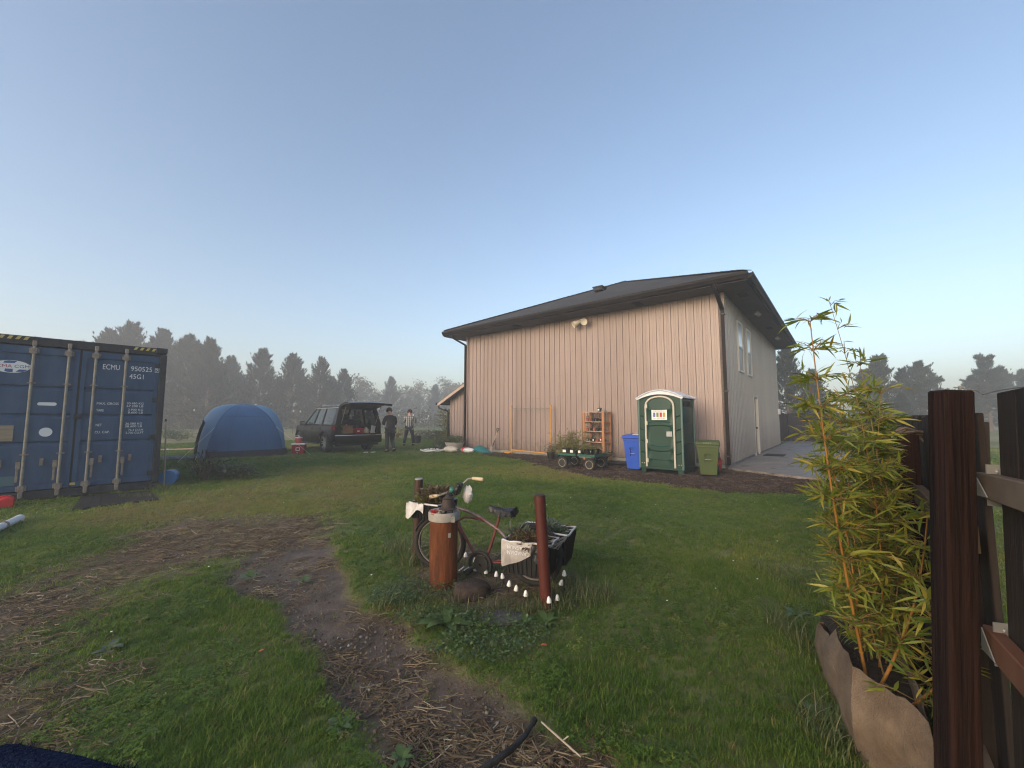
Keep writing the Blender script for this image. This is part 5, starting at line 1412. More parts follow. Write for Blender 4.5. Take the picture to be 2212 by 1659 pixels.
# ------------------------------------------------------------------ planter bicycle and the posts around it
BK = Vector((-0.71, 4.0, 0)); BKR = R(-22.46)
def bkl(x, y, z=0.0):
    c, s = math.cos(BKR), math.sin(BKR)
    return Vector((BK.x + x * c - y * s, BK.y + x * s + y * c, z))
M_BROWN = mat("dark_brown_pipe_paint", (0.032, 0.014, 0.011), (0.055, 0.024, 0.019), 6, 0.6, bump=0.1, stretch=(1, 1, .4))
M_RUSTR = mat("red_brown_pipe_paint", (0.060, 0.011, 0.008), (0.090, 0.020, 0.013), 5, 0.55, bump=0.1, stretch=(1, 1, .4))
M_RUST = mat("orange_rust", (0.042, 0.013, 0.007), (0.165, 0.050, 0.012), 11, 0.85, bump=0.5, bscale=40, stretch=(1.3, 1.3, .25), lo=0.30, hi=0.72)
M_CAPM = mat("grey_pipe_cap", (0.24, 0.225, 0.20), (0.32, 0.30, 0.27), 7, 0.6)
for nm, lab, loc, r, h, m in (("steel_post", "dark brown steel post behind the bicycle's front basket", (-0.96, 4.19, 0), 0.042, 0.81, M_BROWN), ("steel_post", "red-brown steel post in front of the bicycle's rear baskets", (0.262, 3.225, 0), 0.0435, 0.825, M_RUSTR)):
    t = thing(nm, lab, "post", loc, 0, "steel posts by the bicycle")
    t.rotation_euler = (0, R(-3.2 if loc[0] > 0 else 0.8), 0)
    MB().lathe([(r, -0.15), (r, h - 0.012), (r * 0.96, h)], 20).build("shaft", m, t, smooth=40)
    MB().lathe([(r * 0.99, h - 0.004), (r * 0.99, h + 0.006), (r * 0.7, h + 0.010)], 20).build("cap", M_CAPM if loc[0] < 0 else M_BROWN, t, smooth=40)
pc = thing("rusty_pipe", "thick rusty orange steel pipe with a grey collar before the bicycle", "pipe", (-0.595, 3.63, 0))
MB().lathe([(0.120, -0.12), (0.120, 0.57)], 32, cap=True).build("barrel", M_RUST, pc, smooth=40)
cr_ = MB().lathe([(0.122, 0.545), (0.134, 0.55), (0.136, 0.612), (0.130, 0.622), (0.118, 0.618), (0.116, 0.600), (0.02, 0.598)], 32, cap=False).build("collar", M_CAPM, pc, smooth=40)
MB().tube([(0.075, -.112, .60), (0.085, -.13, .585), (0.10, -.115, .60)], 0.006, 6).box((0.095, -0.118, 0.572), (0.035, 0.015, 0.045)).build("clasp", M_GALV, cr_)
MB().box((0.066, -0.1115, 0.44), (0.022, 0.004, 0.036), rz=R(30)).build("sticker", M_CAPM, pc)
# things on the pipe: little cast lantern, red and pale shells
ln = thing("iron_lantern", "small dark cast iron bell-shaped lantern on the rusty pipe", "lantern", (-0.56, 3.62, 0.598))
for k in range(3): MB().tube([(0.04 * math.cos(k * 2.09), 0.04 * math.sin(k * 2.09), 0), (0.035 * math.cos(k * 2.09), 0.035 * math.sin(k * 2.09), .04)], 0.006, 6).build("foot", M_BLK, ln)
M_IRON = mat("brown_cast_iron", (0.030, 0.022, 0.020), (0.055, 0.040, 0.034), 20, 0.7)
MB().lathe([(0.07, 0.035), (0.082, 0.042), (0.062, 0.055), (0.060, 0.075), (0.054, 0.085), (0.056, 0.10), (0.046, 0.125), (0.050, 0.132), (0.03, 0.145), (0.018, 0.16)], 18).build("body", M_IRON, ln, smooth=40)
MB().tube([(0, 0, .158), (0.008, 0, .175), (0, 0, .19), (-.008, 0, .175), (0, 0, .158)], 0.004, 6).build("ring", M_IRON, ln)
rf_ = thing("fabric_flower", "small coral red flower ornament on the rusty pipe's rim", "ornament", (-0.67, 3.56, 0.60))
sprig(random.Random(3), (0, 0, 0), 0.03, 0.035, 40, 0.03, 0.7).build("petals", mat("coral_red", (0.50, 0.07, 0.05), None, 4, 0.5), rf_); MB().lathe([(0.012, 0), (0.02, 0.012), (0.008, 0.025)], 10).build("heart", M_RED, rf_)
ps = thing("pale_shell", "cluster of pale shells beside the coral ornament on the pipe", "shell", (-0.622, 3.545, 0.60))
sprig(random.Random(5), (0, 0, 0), 0.022, 0.03, 30, 0.028, 0.7).build("shell_edges", mat("shell", (0.42, 0.38, 0.32), (0.28, 0.24, 0.2), 30, 0.5), ps); MB().lathe([(0.016, 0), (0.026, 0.012), (0.01, 0.028)], 10).build("shell_core", mat("shell_core", (0.36, 0.32, 0.26), None, 4, 0.5), ps)
gl = thing("glass_float", "small translucent green glass ornament above the lantern", "ornament", (-0.535, 3.66, 0.79))
MB().lathe([(0.006, -0.028), (0.022, -0.01), (0.026, 0.008), (0.018, 0.024), (0.006, 0.03)], 12).build("bulb", mat("green_glass", (0.03, 0.12, 0.09), (0.05, 0.18, 0.14), 6, 0.2), gl, smooth=60); MB().tube([(0, 0, -.035), (0, 0, -.05)], 0.012, 8).build("stopper", M_BLK, gl)

bike = thing("bicycle", "old rusty red bicycle used as a planter with three baskets", "bicycle", BK, BKR)
M_FRAME = mat("faded_maroon_frame", (0.105, 0.030, 0.026), (0.175, 0.060, 0.050), 14, 0.5, 0.2)
M_FRAMEG = mat("scuffed_grey_tube", (0.20, 0.18, 0.175), (0.14, 0.06, 0.055), 18, 0.45, 0.3)
M_TYRE = mat("worn_black_tyre", (0.014, 0.014, 0.014), (0.03, 0.029, 0.027), 10, 0.8)
fr0 = MB()
for pts, r in (([(0.205, 0, 0.43), (0.165, 0, 0.615)], 0.019), ([(0.20, 0, 0.455), (0.28, 0, 0.50), (0.37, 0, 0.505), (0.50, 0, 0.488), (0.60, 0, 0.448), (0.72, 0, 0.36), (0.97, 0, 0.25)], 0.0105),
               ([(0.205, 0, 0.45), (0.32, 0, 0.29), (0.43, 0, 0.128), (0.47, 0, 0.115)], 0.0135), ([(0.645, 0, 0.54), (0.59, 0, 0.36), (0.50, 0, 0.115)], 0.0135),
               ([(0.47, 0, 0.115), (0.72, -0.045, 0.16), (0.97, -0.05, 0.25)], 0.009), ([(0.47, 0, 0.115), (0.72, 0.045, 0.16), (0.97, 0.05, 0.25)], 0.009),
               ([(0.185, 0, 0.43), (0.11, -0.05, 0.36), (0.02, -0.055, 0.24)], 0.0105), ([(0.185, 0, 0.43), (0.11, 0.05, 0.36), (0.02, 0.055, 0.24)], 0.0105)):
    fr0.tube(pts, r, 9)
frm = fr0.build("frame", M_FRAME, bike, smooth=50)
MB().tube([(0.185, 0, 0.585), (0.32, 0, 0.56), (0.45, 0, 0.517), (0.64, 0, 0.422), (0.70, 0, 0.37)], 0.015, 9).build("top_tube", M_FRAMEG, frm, smooth=50)
MB().lathe([(0.028, -.035), (0.028, .035)], 12, M=Matrix.Translation((0.48, 0, 0.115)) @ Matrix.Rotation(R(90), 4, 'X')).build("bottom_bracket", M_FRAME, frm)
def wheel(cx, turn=0.0):
    Mw = Matrix.Translation((cx, 0, 0.245)) @ Matrix.Rotation(turn, 4, 'Z') @ Matrix.Rotation(R(90), 4, 'X')
    n = 40
    ty = MB().tube([Mw @ Vector((0.235 * math.cos(6.2832 * k / n), 0.235 * math.sin(6.2832 * k / n), 0)) for k in range(n)], 0.024, 10, closed=True).build("tyre", M_TYRE, bike, smooth=60)
    MB().tube([Mw @ Vector((0.208 * math.cos(6.2832 * k / n), 0.208 * math.sin(6.2832 * k / n), 0)) for k in range(n)], 0.010, 6, closed=True).build("rim", M_GALVR, ty, smooth=60)
    sp = MB()
    for k in range(24):
        a = 6.2832 * k / 24; sp.tube([Mw @ Vector((0.018 * math.cos(a + .5), 0.018 * math.sin(a + .5), 0.02 * (-1) ** k)), Mw @ Vector((0.205 * math.cos(a), 0.205 * math.sin(a), 0))], 0.0014, 4)
    tag(sp.build("spokes", M_GALVR, ty), kind="stuff")
    MB().lathe([(0.016, -.045), (0.02, -.03), (0.012, 0), (0.02, .03), (0.016, .045)], 12, M=Mw).build("hub", M_GALVR, ty, smooth=50)
wheel(0.02, R(14)); wheel(0.97)
# mudguards
for cx, a0, a1, ph in ((0.02, 40, 165, 14), (0.97, 5, 120, 0)):
    P = []
    for a in range(a0, a1 + 1, 8):
        row = []
        for w in (-0.034, -0.024, 0, 0.024, 0.034):
            rr_ = 0.272 - (abs(w) / 0.034) ** 2 * 0.014
            v = Matrix.Rotation(R(ph), 4, 'Z') @ Vector((rr_ * math.cos(R(a)), w, rr_ * math.sin(R(a))))
            row.append(Vector((cx, 0, 0.245)) + v)
        P.append(row)
    MB().grid(P).build("mudguard", M_BLK, bike, smooth=60)
# cranks, chain wheel and guard
cw = MB().tube([(0.48 + 0.105 * math.cos(R(a)), -0.05, 0.115 + 0.105 * math.sin(R(a))) for a in range(-30, 200, 14)], 0.016, 8, flat=1.0).build("chain_guard", M_BLK, bike, smooth=60)
MB().lathe([(0.03, -.002), (0.07, -.002), (0.07, .002), (0.03, .002)], 24, M=Matrix.Translation((0.48, -.045, 0.115)) @ Matrix.Rotation(R(90), 4, 'X')).build("chain_wheel", M_BLK, bike)
MB().beam((0.48, -.06, .115), (0.39, -.06, .06), 0.012, 0.018).box((0.385, -.10, .058), (0.06, 0.07, 0.016)).build("pedal", M_BLK, bike)
# saddle wrapped in black plastic
P = []
for i in range(9):
    u = i / 8; x = 0.545 + 0.25 * u; hw = 0.022 + 0.075 * u ** 1.4; z = 0.632 - 0.012 * math.sin(u * 3) ; row = []
    for k in range(9):
        a = math.pi * k / 8; row.append(Vector((x + 0.006 * math.sin(k * 3 + i), -math.cos(a) * hw, z - 0.06 + 0.062 * math.sin(a) ** 0.6 + 0.006 * math.sin(i * 2.3 + k * 1.7))))
    P.append(row)
M_BAG = mat("black_plastic_bag", (0.010, 0.010, 0.011), (0.022, 0.022, 0.024), 20, 0.3, bump=0.6, bscale=35)
sd = MB().grid(P); sd.add([P[8][k] for k in range(9)] + [Vector((0.80, 0, 0.56))], [(k, k + 1, 9) for k in range(8)])
sd = sd.build("saddle", M_BAG, bike, smooth=50)
rag = MB(); q = random.Random(8)
for k in range(16):
    p = Vector((0.74 + q.uniform(-.07, .05), q.uniform(-.07, .07), 0.585)); rag.add([p, p + Vector((q.uniform(-.03, .03), q.uniform(-.02, .02), -.045)), p + Vector((q.uniform(.01, .04), q.uniform(-.02, .02), -.03))], [(0, 1, 2)])
rag.build("torn_wrap", M_BAG, sd)
MB().tube([(0.655, 0, 0.59), (0.635, 0, 0.50)], 0.011, 8).build("seat_post", M_GALVR, bike, smooth=50)
# handlebar with cream grips
hb_ = MB().tube([(0.165, 0, 0.60), (0.155, 0, 0.68), (0.17, 0, 0.72)], 0.013, 8).tube([(0.02, -0.17, 0.70), (0.10, -0.16, 0.715), (0.165, -0.10, 0.74), (0.175, 0, 0.725), (0.19, 0.07, 0.76), (0.22, 0.10, 0.80), (0.25, 0.13, 0.835), (0.30, 0.14, 0.842), (0.40, 0.145, 0.838)], 0.011, 8).build("handlebar", M_GALV, bike, smooth=50)
M_GRIP = mat("cream_grip", (0.55, 0.44, 0.29), (0.48, 0.37, 0.24), 10, 0.6)
MB().tube([(0.295, 0.14, 0.842), (0.36, 0.143, 0.84), (0.405, 0.145, 0.837)], [0.0165, 0.018, 0.017], 10).build("grip", M_GRIP, hb_, smooth=50); MB().tube([(0.015, -0.171, 0.70), (0.095, -0.161, 0.715)], [0.018, 0.0165], 10).build("grip", M_GRIP, hb_, smooth=50)
MB().box((0.20, 0.02, 0.755), (0.05, 0.08, 0.12), M=Matrix.Rotation(R(24), 4, 'Y')).build("headlamp", M_BAG, hb_, bevel=0.012)
# baskets (crates lined with plastic)
M_BLACKC = mat("black_crate_plastic", (0.009, 0.009, 0.010), (0.018, 0.018, 0.019), 15, 0.45)
M_LINER = mat("white_plastic_liner", (0.42, 0.40, 0.39), (0.58, 0.57, 0.56), 9, 0.4, bump=0.5, bscale=14)
def crate(x0, x1, y0, y1, z0, z1, mside, tp, name):
    dx_, dy_ = (x1 - x0) * tp, (y1 - y0) * tp
    lo = [(x0 + dx_, y0 + dy_, z0), (x1 - dx_, y0 + dy_, z0), (x1 - dx_, y1 - dy_, z0), (x0 + dx_, y1 - dy_, z0)]; hi = [(x0, y0, z1), (x1, y0, z1), (x1, y1, z1), (x0, y1, z1)]
    il = [(x0 + .012, y0 + .012, z1), (x1 - .012, y0 + .012, z1), (x1 - .012, y1 - .012, z1), (x0 + .012, y1 - .012, z1)]; ib = [(a, b, z1 - 0.07) for a, b, c in il]
    mb = MB().add(lo + hi + il + ib, [(3, 2, 1, 0)] + [(i, (i + 1) % 4, 4 + (i + 1) % 4, 4 + i) for i in range(4)] + [(4 + i, 4 + (i + 1) % 4, 8 + (i + 1) % 4, 8 + i) for i in range(4)] + [(8 + i, 8 + (i + 1) % 4, 12 + (i + 1) % 4, 12 + i) for i in range(4)])
    c = mb.build(name, mside, bike)
    rim = MB()
    ring = [Vector(p) for p in hi]; path = []
    for i in range(4):
        a, b = ring[i], ring[(i + 1) % 4]
        for k in range(6):
            p = a.lerp(b, k / 6); path.append(p + Vector((q.uniform(-.005, .005), q.uniform(-.005, .005), q.uniform(-.004, .008))))
    rim.tube(path, 0.0085, 6, closed=True).build("rim", M_LINER, c, smooth=60)
    MB().bb((x0 + .015, y0 + .015, z1 - .075), (x1 - .015, y1 - .015, z1 - 0.045)).build("soil", M_SOIL, c)
    # crate ribs
    rb = MB()
    for k in range(9):
        t = (k + .5) / 9; rb.beam(Vector(lo[0]).lerp(Vector(lo[1]), t) + Vector((0, -.004, 0)), Vector(hi[0]).lerp(Vector(hi[1]), t) + Vector((0, -.004, -.01)), 0.008, 0.008)
        rb.beam(Vector(lo[1]).lerp(Vector(lo[2]), t) + Vector((.004, 0, 0)), Vector(hi[1]).lerp(Vector(hi[2]), t) + Vector((.004, 0, -.01)), 0.008, 0.008)
    rb.build("ribs", mside, c)
    return c
nearb = crate(0.80, 1.21, -0.285, -0.035, 0.165, 0.425, M_BLACKC, 0.09, "rear_basket")
farb = crate(0.80, 1.27, 0.045, 0.33, 0.165, 0.425, M_BLACKC, 0.09, "rear_basket")
frontb = crate(-0.20, 0.12, -0.20, 0.16, 0.495, 0.635, M_BLACKC, 0.06, "front_basket")
qb = random.Random(12)
sprig(qb, (0.0, -0.02, 0.60), 0.20, 0.15, 900, 0.045, 0.55, 0.5).build("succulents", M_REDD, frontb)
sprig(qb, (-0.09, -0.10, 0.61), 0.14, 0.085, 480, 0.032, 0.6, 0.6).build("sedum", M_DRYG, frontb)
sprig(qb, (1.0, -0.16, 0.37), 0.17, 0.10, 420, 0.06, 0.3, 0.5).build("plants", M_REDD, nearb)
sprig(qb, (0.88, -0.15, 0.37), 0.09, 0.12, 90, 0.09, 0.16, 0.9).build("grass_leaves", M_GREYG, nearb)
sprig(qb, (1.04, 0.22, 0.37), 0.19, 0.09, 380, 0.06, 0.3, 0.5).build("plants", M_GREYG, farb)
sprig(qb, (1.17, 0.18, 0.39), 0.06, 0.05, 70, 0.035, 0.5, 0.5).build("green_leaves", M_HERB, farb)
# drooping liner over the front basket and the printed bag on the near rear basket
def drape(pts_top, drop, out, seed, n=14, m=8):
    q = random.Random(seed); P = []
    a, b = Vector(pts_top[0]), Vector(pts_top[1]); o = Vector(out)
    for i in range(n):
        u = i / (n - 1); row = []
        dl = drop * (0.75 + 0.35 * math.sin(u * 5 + seed))
        for j in range(m):
            v = j / (m - 1)
            row.append(a.lerp(b, u) + o * (0.012 + 0.02 * v + 0.008 * math.sin(u * 14 + v * 3 + seed)) + Vector((0, 0, -dl * v)))
        P.append(row)
    return MB().grid(P)
drape([(-0.21, -0.205, 0.64), (-0.02, -0.21, 0.64)], 0.13, (0, -1, 0), 1).build("liner_flap", M_LINER, frontb, smooth=60)
drape([(-0.21, -0.05, 0.64), (-0.21, -0.20, 0.64)], 0.09, (-1, 0, 0), 2).build("liner_flap", M_LINER, frontb, smooth=60)
P = []
for i in range(10):
    u = i / 9; rr_ = 0.052 * math.sin(math.pi * min(.97, .04 + u * .93)) ** 0.55
    P.append([Vector((0.262 + math.cos(6.2832 * k / 12) * rr_ * (1 + .18 * math.sin(k * 2.1 + i)), 0.10 + math.sin(6.2832 * k / 12) * rr_ * .6, 0.775 - 0.16 * u + .008 * math.sin(k * 1.7))) for k in range(13)])
MB().grid(P).build("hanging_bag", M_LINER, frontb, smooth=70)
pb = MB(); P = []
for i in range(17):
    u = i / 16; row = []
    dl = 0.21 - 0.10 * u - 0.06 * max(0, u - .6)
    for j in range(9):
        v = j / 8; row.append(Vector((0.795 + 0.27 * u, -0.293 - 0.012 * math.sin(v * 2.6) - 0.004 * math.sin(u * 17) * v + 0.02 * v * 0.6, 0.428 - dl * v)))
    P.append(row)
pbag = MB().grid(P).build("printed_bag", mat("grey_white_bag", (0.30, 0.275, 0.265), (0.44, 0.41, 0.40), 10, 0.4, bump=0.4, bscale=20), nearb, smooth=60)
for txt, x, z, w, h in (("SPHAGNUM", 1.045, 0.402, 0.19, 0.026), ("CANADIAN", 1.045, 0.362, 0.19, 0.030)):
    o = letter(txt, 0, 0, w, h, pbag, M_LETTER, 0.0); o.location = (x, -0.3085, z); o.rotation_euler = (R(0), R(180), 0); o.scale = (1, 1, 1)
for cb, xa, xb, ya, yb in ((nearb, .80, 1.21, -.285, -.035), (farb, .80, 1.27, .045, .33)):
    for e, (p0, p1, o_) in enumerate((((xa, yb, .43), (xb, yb, .43), (0, -.6, 0)), ((xa, ya, .43), (xa, yb, .43), (.6, 0, 0)), ((xb, yb, .43), (xb, ya, .43), (-.6, 0, 0)))):
        drape([p0, p1], 0.05, o_, e + 11).build("liner_edge", M_LINER, cb, smooth=60)
drape([(1.06, -0.287, 0.42), (1.21, -0.287, 0.42)], 0.12, (0, -1, 0), 6).build("black_flap", M_BAG, nearb, smooth=60)
mb = MB()
for k in range(10): mb.tube([(1.21, -0.30 + k * 0.02, 0.43), (1.235 + .01 * math.sin(k), -0.25 + k * 0.03, 0.40 + 0.03 * math.sin(k * 2)), (1.27, -.1 + k * .02, .43)], 0.004, 5)
mb.build("tangled_cords", M_GALVR, nearb)
MB().tube([(0.70, -.05, .37), (0.80, -.06, .40), (1.10, -.06, .40)], 0.007, 6).tube([(0.70, .05, .37), (0.80, .06, .40), (1.10, .06, .40)], 0.007, 6).tube([(0.97, -.055, .25), (1.05, -.06, .40)], 0.006, 6).tube([(0.97, .055, .25), (1.05, .06, .40)], 0.006, 6).build("rear_carrier", M_BLK, bike, smooth=50)

# ------------------------------------------------------------------ white mushroom stake lights
M_MUSH = mat("white_mushroom_cap", (0.74, 0.74, 0.72), (0.66, 0.66, 0.64), 10, 0.5)
MU = [(-0.46, 4.07, .085, "standing right of the rusty pipe, farthest back"), (-0.36, 4.05, .055, "beside the bicycle's down tube"), (-0.34, 3.85, .04, "half sunk behind the dark stone, by the white strips"),
      (-0.23, 3.78, .045, "behind the dark stone, second in the row"), (-0.14, 3.70, .045, "behind the dark stone, third in the row"), (-0.075, 3.655, .045, "behind the dark stone's right end, fourth in the row"),
      (-0.03, 3.47, .055, "right of the dark stone, nearest to it"), (0.03, 3.41, .045, "right of the dark stone, second from it"), (0.11, 3.29, .055, "midway between stone and red-brown post"),
      (0.285, 3.15, .06, "directly in front of the red-brown post"), (0.345, 3.20, .05, "just right of the red-brown post's foot, tilted"), (0.375, 3.45, .08, "behind the red-brown post, tipped with a dark spot"), (0.435, 3.50, .13, "tallest, right of the rear basket")]
cap = MB().lathe([(0.003, 0.044), (0.0085, 0.040), (0.0150, 0.028), (0.0195, 0.013), (0.0208, 0.005), (0.019, 0.001), (0.004, 0.006)], 16).mesh("cap", smooth=50); cap.materials.append(M_MUSH)
for i, (x, y, h, lab) in enumerate(MU):
    t = thing("mushroom_light", "white mushroom stake light " + lab, "garden light", (x, y, -0.01), i * 0.7, "white mushroom stake lights")
    t.rotation_euler = (R((-18, 8, 5, -6, 4, 10, -8, 6, -4, 9, 30, -28, 3)[i]) * .6, R((5, -8, 0, 9, -7, -12, 6, 4, -5, 14, -25, 10, 2)[i]) * .6, i)
    c = link("cap", cap, t); c.location = (0, 0, h); c.scale = (.92, .92, 1.05)
    MB().tube([(0, 0, -0.04), (0, 0, h + 0.008)], 0.0035, 6).build("stake", M_BLK, t)
st = thing("garden_stone", "flat-topped dark brown stone between pipe and mushroom lights", "stone", (-0.325, 3.40, 0), 0.25)
q = random.Random(2); poly = [(-.145, -.02), (-.11, -.085), (-.02, -.10), (.08, -.09), (.145, -.03), (.13, .05), (.04, .09), (-.07, .085), (-.13, .05)]
nP = len(poly)
mb = MB().add([(x * 1.0, y, -0.03) for x, y in poly] + [(x * 1.06, y * 1.06, 0.06) for x, y in poly] + [(x * .96, y * .96, 0.095 + .02 * y + .012 * math.sin(x * 30)) for x, y in poly] + [(0, 0, 0.108)],
              [tuple(range(nP - 1, -1, -1))] + [(i, (i + 1) % nP, nP + (i + 1) % nP, nP + i) for i in range(nP)] + [(nP + i, nP + (i + 1) % nP, 2 * nP + (i + 1) % nP, 2 * nP + i) for i in range(nP)] + [(2 * nP + i, 2 * nP + (i + 1) % nP, 3 * nP) for i in range(nP)])
mb.build("rock", mat("brown_stone", (0.024, 0.016, 0.013), (0.055, 0.040, 0.033), 18, 0.9, bump=0.7, bscale=60), st, smooth=35, bevel=0.006)
for i, (x, y) in enumerate(((-0.475, 3.92), (-0.43, 3.91))):
    t = thing("plant_label", "white plastic plant strip lying by the pipe, %s of two" % ("left" if i == 0 else "right"), "plant label", (x, y, 0.012), R(52), "white plastic strips")
    MB().box((0, 0, 0.012), (0.075, 0.014, 0.003), M=Matrix.Rotation(R(-14), 4, 'Y')).build("strip", M_TAGW, t); MB().add([(-.037, -.007, .021), (-.037, .007, .021), (-.052, 0, .027)], [(0, 1, 2)]).build("point", M_TAGW, t)
fs = thing("flat_stone", "flat grey stone half sunk in the grass before the red-brown post", "stone", (*gp(1085, 1335)[:2], -0.03), 0.1)
MB().lathe([(0.10, 0.0), (0.12, 0.03), (0.10, 0.045), (0.02, 0.05)], 11, M=Matrix.Scale(1.5, 4, (1, 0, 0))).build("rock", mat("grey_stone", (0.055, 0.052, 0.050), (0.10, 0.095, 0.09), 12, 0.9, bump=0.5), fs, smooth=45)
# ------------------------------------------------------------------ fences and gate
M_FENCE = mat("dark_weathered_fence", (0.013, 0.009, 0.0075), (0.040, 0.028, 0.022), 2.2, 0.8, stretch=(7, 7, 0.35), bump=0.25, bscale=9)
M_POST = mat("dark_red_brown_post", (0.006, 0.0035, 0.003), (0.030, 0.0135, 0.0105), 2.4, 0.8, spec=0.12, stretch=(9, 9, 0.35), bump=0.6, bscale=9)
M_RAIL = mat("weathered_rail", (0.085, 0.058, 0.038), (0.16, 0.115, 0.080), 2.5, 0.75, stretch=(1, 1, 1), bump=0.2, bscale=14)
M_STEEL = mat("zinc_hinge", (0.27, 0.27, 0.27), (0.36, 0.36, 0.35), 12, 0.5, 0.35)
F0 = Vector((1.405, 1.315, 0)); FD = Vector((0.83, 1.0, 0)).normalized(); FN = Vector((FD.y, -FD.x, 0))
bp_ = thing("gate_post", "thick dark red-brown timber gate post at the right edge", "gate post", F0 + Vector((-.085, 0, .0)), R(-14))
bp_.rotation_euler = (0, R(3.3), R(-14))
MB().box((0, 0, 0.70), (0.078, 0.078, 1.64)).build("post", M_POST, bp_, bevel=0.006)
# side fence behind the bamboo
sf = thing("side_fence", "dark board fence running away behind the bamboo", "fence", (0, 0, 0))
bm_ = MB().box((0, 0, 0.72), (0.018, 0.138, 1.44)).mesh("board", bevel=0.003); bm_.materials.append(M_FENCE)
frz = math.atan2(FD.y, FD.x) - math.pi / 2
q = random.Random(6); far = MB()
d = 0.14; k = 0
while d < 26:
    p = F0 + FD * d + FN * 0.085
    zt = q.uniform(-.012, .012)
    if d < 15:
        o = link("board", bm_, sf); o.location = (p.x, p.y, zt); o.rotation_euler = (0, 0, frz)
    else:
        far.box((p.x, p.y, 0.72 + zt), (0.018, 0.138, 1.44), rz=frz)
    d += 0.145
tag(far.build("far_boards", M_FENCE, sf), kind="stuff")
for i, d in enumerate((1.30, 3.7, 6.1, 8.5, 10.9, 13.3, 15.7, 18.1, 20.5, 22.9, 25.3)):
    p = F0 + FD * d
    MB().box((p.x, p.y, 0.62), (0.10, 0.10, 1.44), rz=frz).build("post", M_POST if i == 0 else M_FENCE, sf, bevel=0.004)
prev = 0.07
for d in (1.25, 3.65, 6.05, 8.45, 10.85, 13.25, 15.65, 18.05, 20.45, 22.85, 25.25):
    for z in (0.30, 1.02):
        a = F0 + FD * prev + FN * 0.03; b_ = F0 + FD * d + FN * 0.03
        MB().beam(a + Vector((0, 0, z)), b_ + Vector((0, 0, z)), 0.038, 0.09).build("rail", M_RAIL, sf)
    prev = d + 0.1
sl = thing("dry_vine", "withered brown vine lying over the short fence post by the bamboo", "vine", (0, 0, 0))
p = F0 + FD * 1.30 + Vector((0, 0, 1.345)); q = random.Random(3)
for k in range(8): MB().tube([p + Vector((-.08, q.uniform(-.03, .03), -.01)), p + Vector((q.uniform(-.03, .03), q.uniform(-.03, .03), q.uniform(.005, .03))), p + Vector((.09, q.uniform(-.03, .03), q.uniform(-.03, .01))), p + Vector((.13, -.04, q.uniform(-.12, -.05)))], 0.007, 5).build("tendril", M_BARK, sl)
# back fence across the end of the concrete
bf = thing("back_fence", "dark board fence closing the far end of the concrete pad", "fence", (0, 0, 0))
bm2 = MB().box((0, 0, 0.86), (0.146, 0.02, 1.72)).mesh("board"); bm2.materials.append(M_FENCE)
x = 14.0
while x < 20.4:
    o = link("board", bm2, bf); o.location = (x, 25.2 + (x - 14) * -0.05, q.uniform(-.02, .02)); o.rotation_euler = (0, 0, R(-3)); x += 0.152
for x in (14.6, 17.0, 19.4): MB().box((x, 25.12 + (x - 14) * -.05, .8), (0.1, 0.1, 1.6)).build("post", M_FENCE, bf)
for z in (0.4, 1.4): MB().beam((14.0, 25.15, z), (20.3, 24.84, z), 0.04, 0.09).build("rail", M_FENCE, bf)
# narrow board fixed beside the gate post, then the gate swung towards the viewer
fb = thing("fence_board", "single dark fence board standing behind the gate post's right side", "fence board", (1.56, 1.46, 0), R(-20))
fb.rotation_euler = (0, R(3.0), R(-20))
MB().box((0, 0, 0.71), (0.075, 0.02, 1.42)).build("board", M_FENCE, fb, bevel=0.003); MB().box((-0.03, -0.03, 1.02), (0.10, 0.038, 0.09)).build("rail_stub", M_RAIL, fb)
GD = Vector((-0.587, -0.81, 0)).normalized(); GN = Vector((-GD.y, GD.x, 0)); GN = GN if GN.x > 0 else -GN
G0 = Vector((1.515, 1.325, 0))
gt = thing("garden_gate", "dark board gate swung open at the right edge with two rails", "gate", (-.062, 0, .078))
gt.rotation_euler = (0, R(3.0), 0)
grz = math.atan2(GD.y, GD.x)
MB_R = []
for z, m in ((1.222, M_RAIL), (0.755, mat("reddish_rail", (0.115, 0.045, 0.026), (0.19, 0.085, 0.05), 3, 0.7, bump=0.2, bscale=14)), (0.22, M_RAIL)):
    MB().beam(G0 + GD * 0.02 + Vector((0, 0, z)), G0 + GD * 1.02 + Vector((0, 0, z)), 0.038, 0.075).build("rail", m, gt, bevel=0.003)
d = 0.065; k = 0
while d < 1.0:
    p = G0 + GD * (d + 0.07) + GN * 0.032
    MB().box((p.x, p.y, 0.76), (0.136, 0.02, 1.50), rz=grz).build("board", M_FENCE, gt, bevel=0.003); d += 0.142
for z in (1.222, 0.755, 0.22):
    h = MB().box(Vector((1.488, 1.262, z + 0.003)), (0.052, 0.004, 0.125), rz=R(-14)).build("hinge_plate", M_STEEL, gt)
    a = G0 + GD * 0.03 - GN * 0.021 + Vector((0, 0, z))
    Mx = Matrix.Translation(a) @ Matrix(((GD.x, 0, -GN.x, 0), (GD.y, 0, -GN.y, 0), (0, 1, 0, 0), (0, 0, 0, 1)))
    MB().prism([(0, 0.030), (0, -0.035), (0.105, -0.030)], Mx, 0.003).build("strap", M_STEEL, h)
    b = MB()
    for kz in (-.045, -.015, .015, .045): b.lathe([(0.007, 0), (0.005, 0.004)], 8, M=Matrix.Translation((1.487, 1.2595, z + kz)) @ Matrix.Rotation(R(90), 4, 'X'))
    b.build("screws", M_STEEL, h)
    MB().tube([(1.515, 1.268, z - .055), (1.515, 1.268, z + .058)], 0.007, 8).build("pin", M_STEEL, h)
cb = thing("thin_cable", "thin pale cable strung along the tops of gate post and gate", "cable", (0, 0, 0))
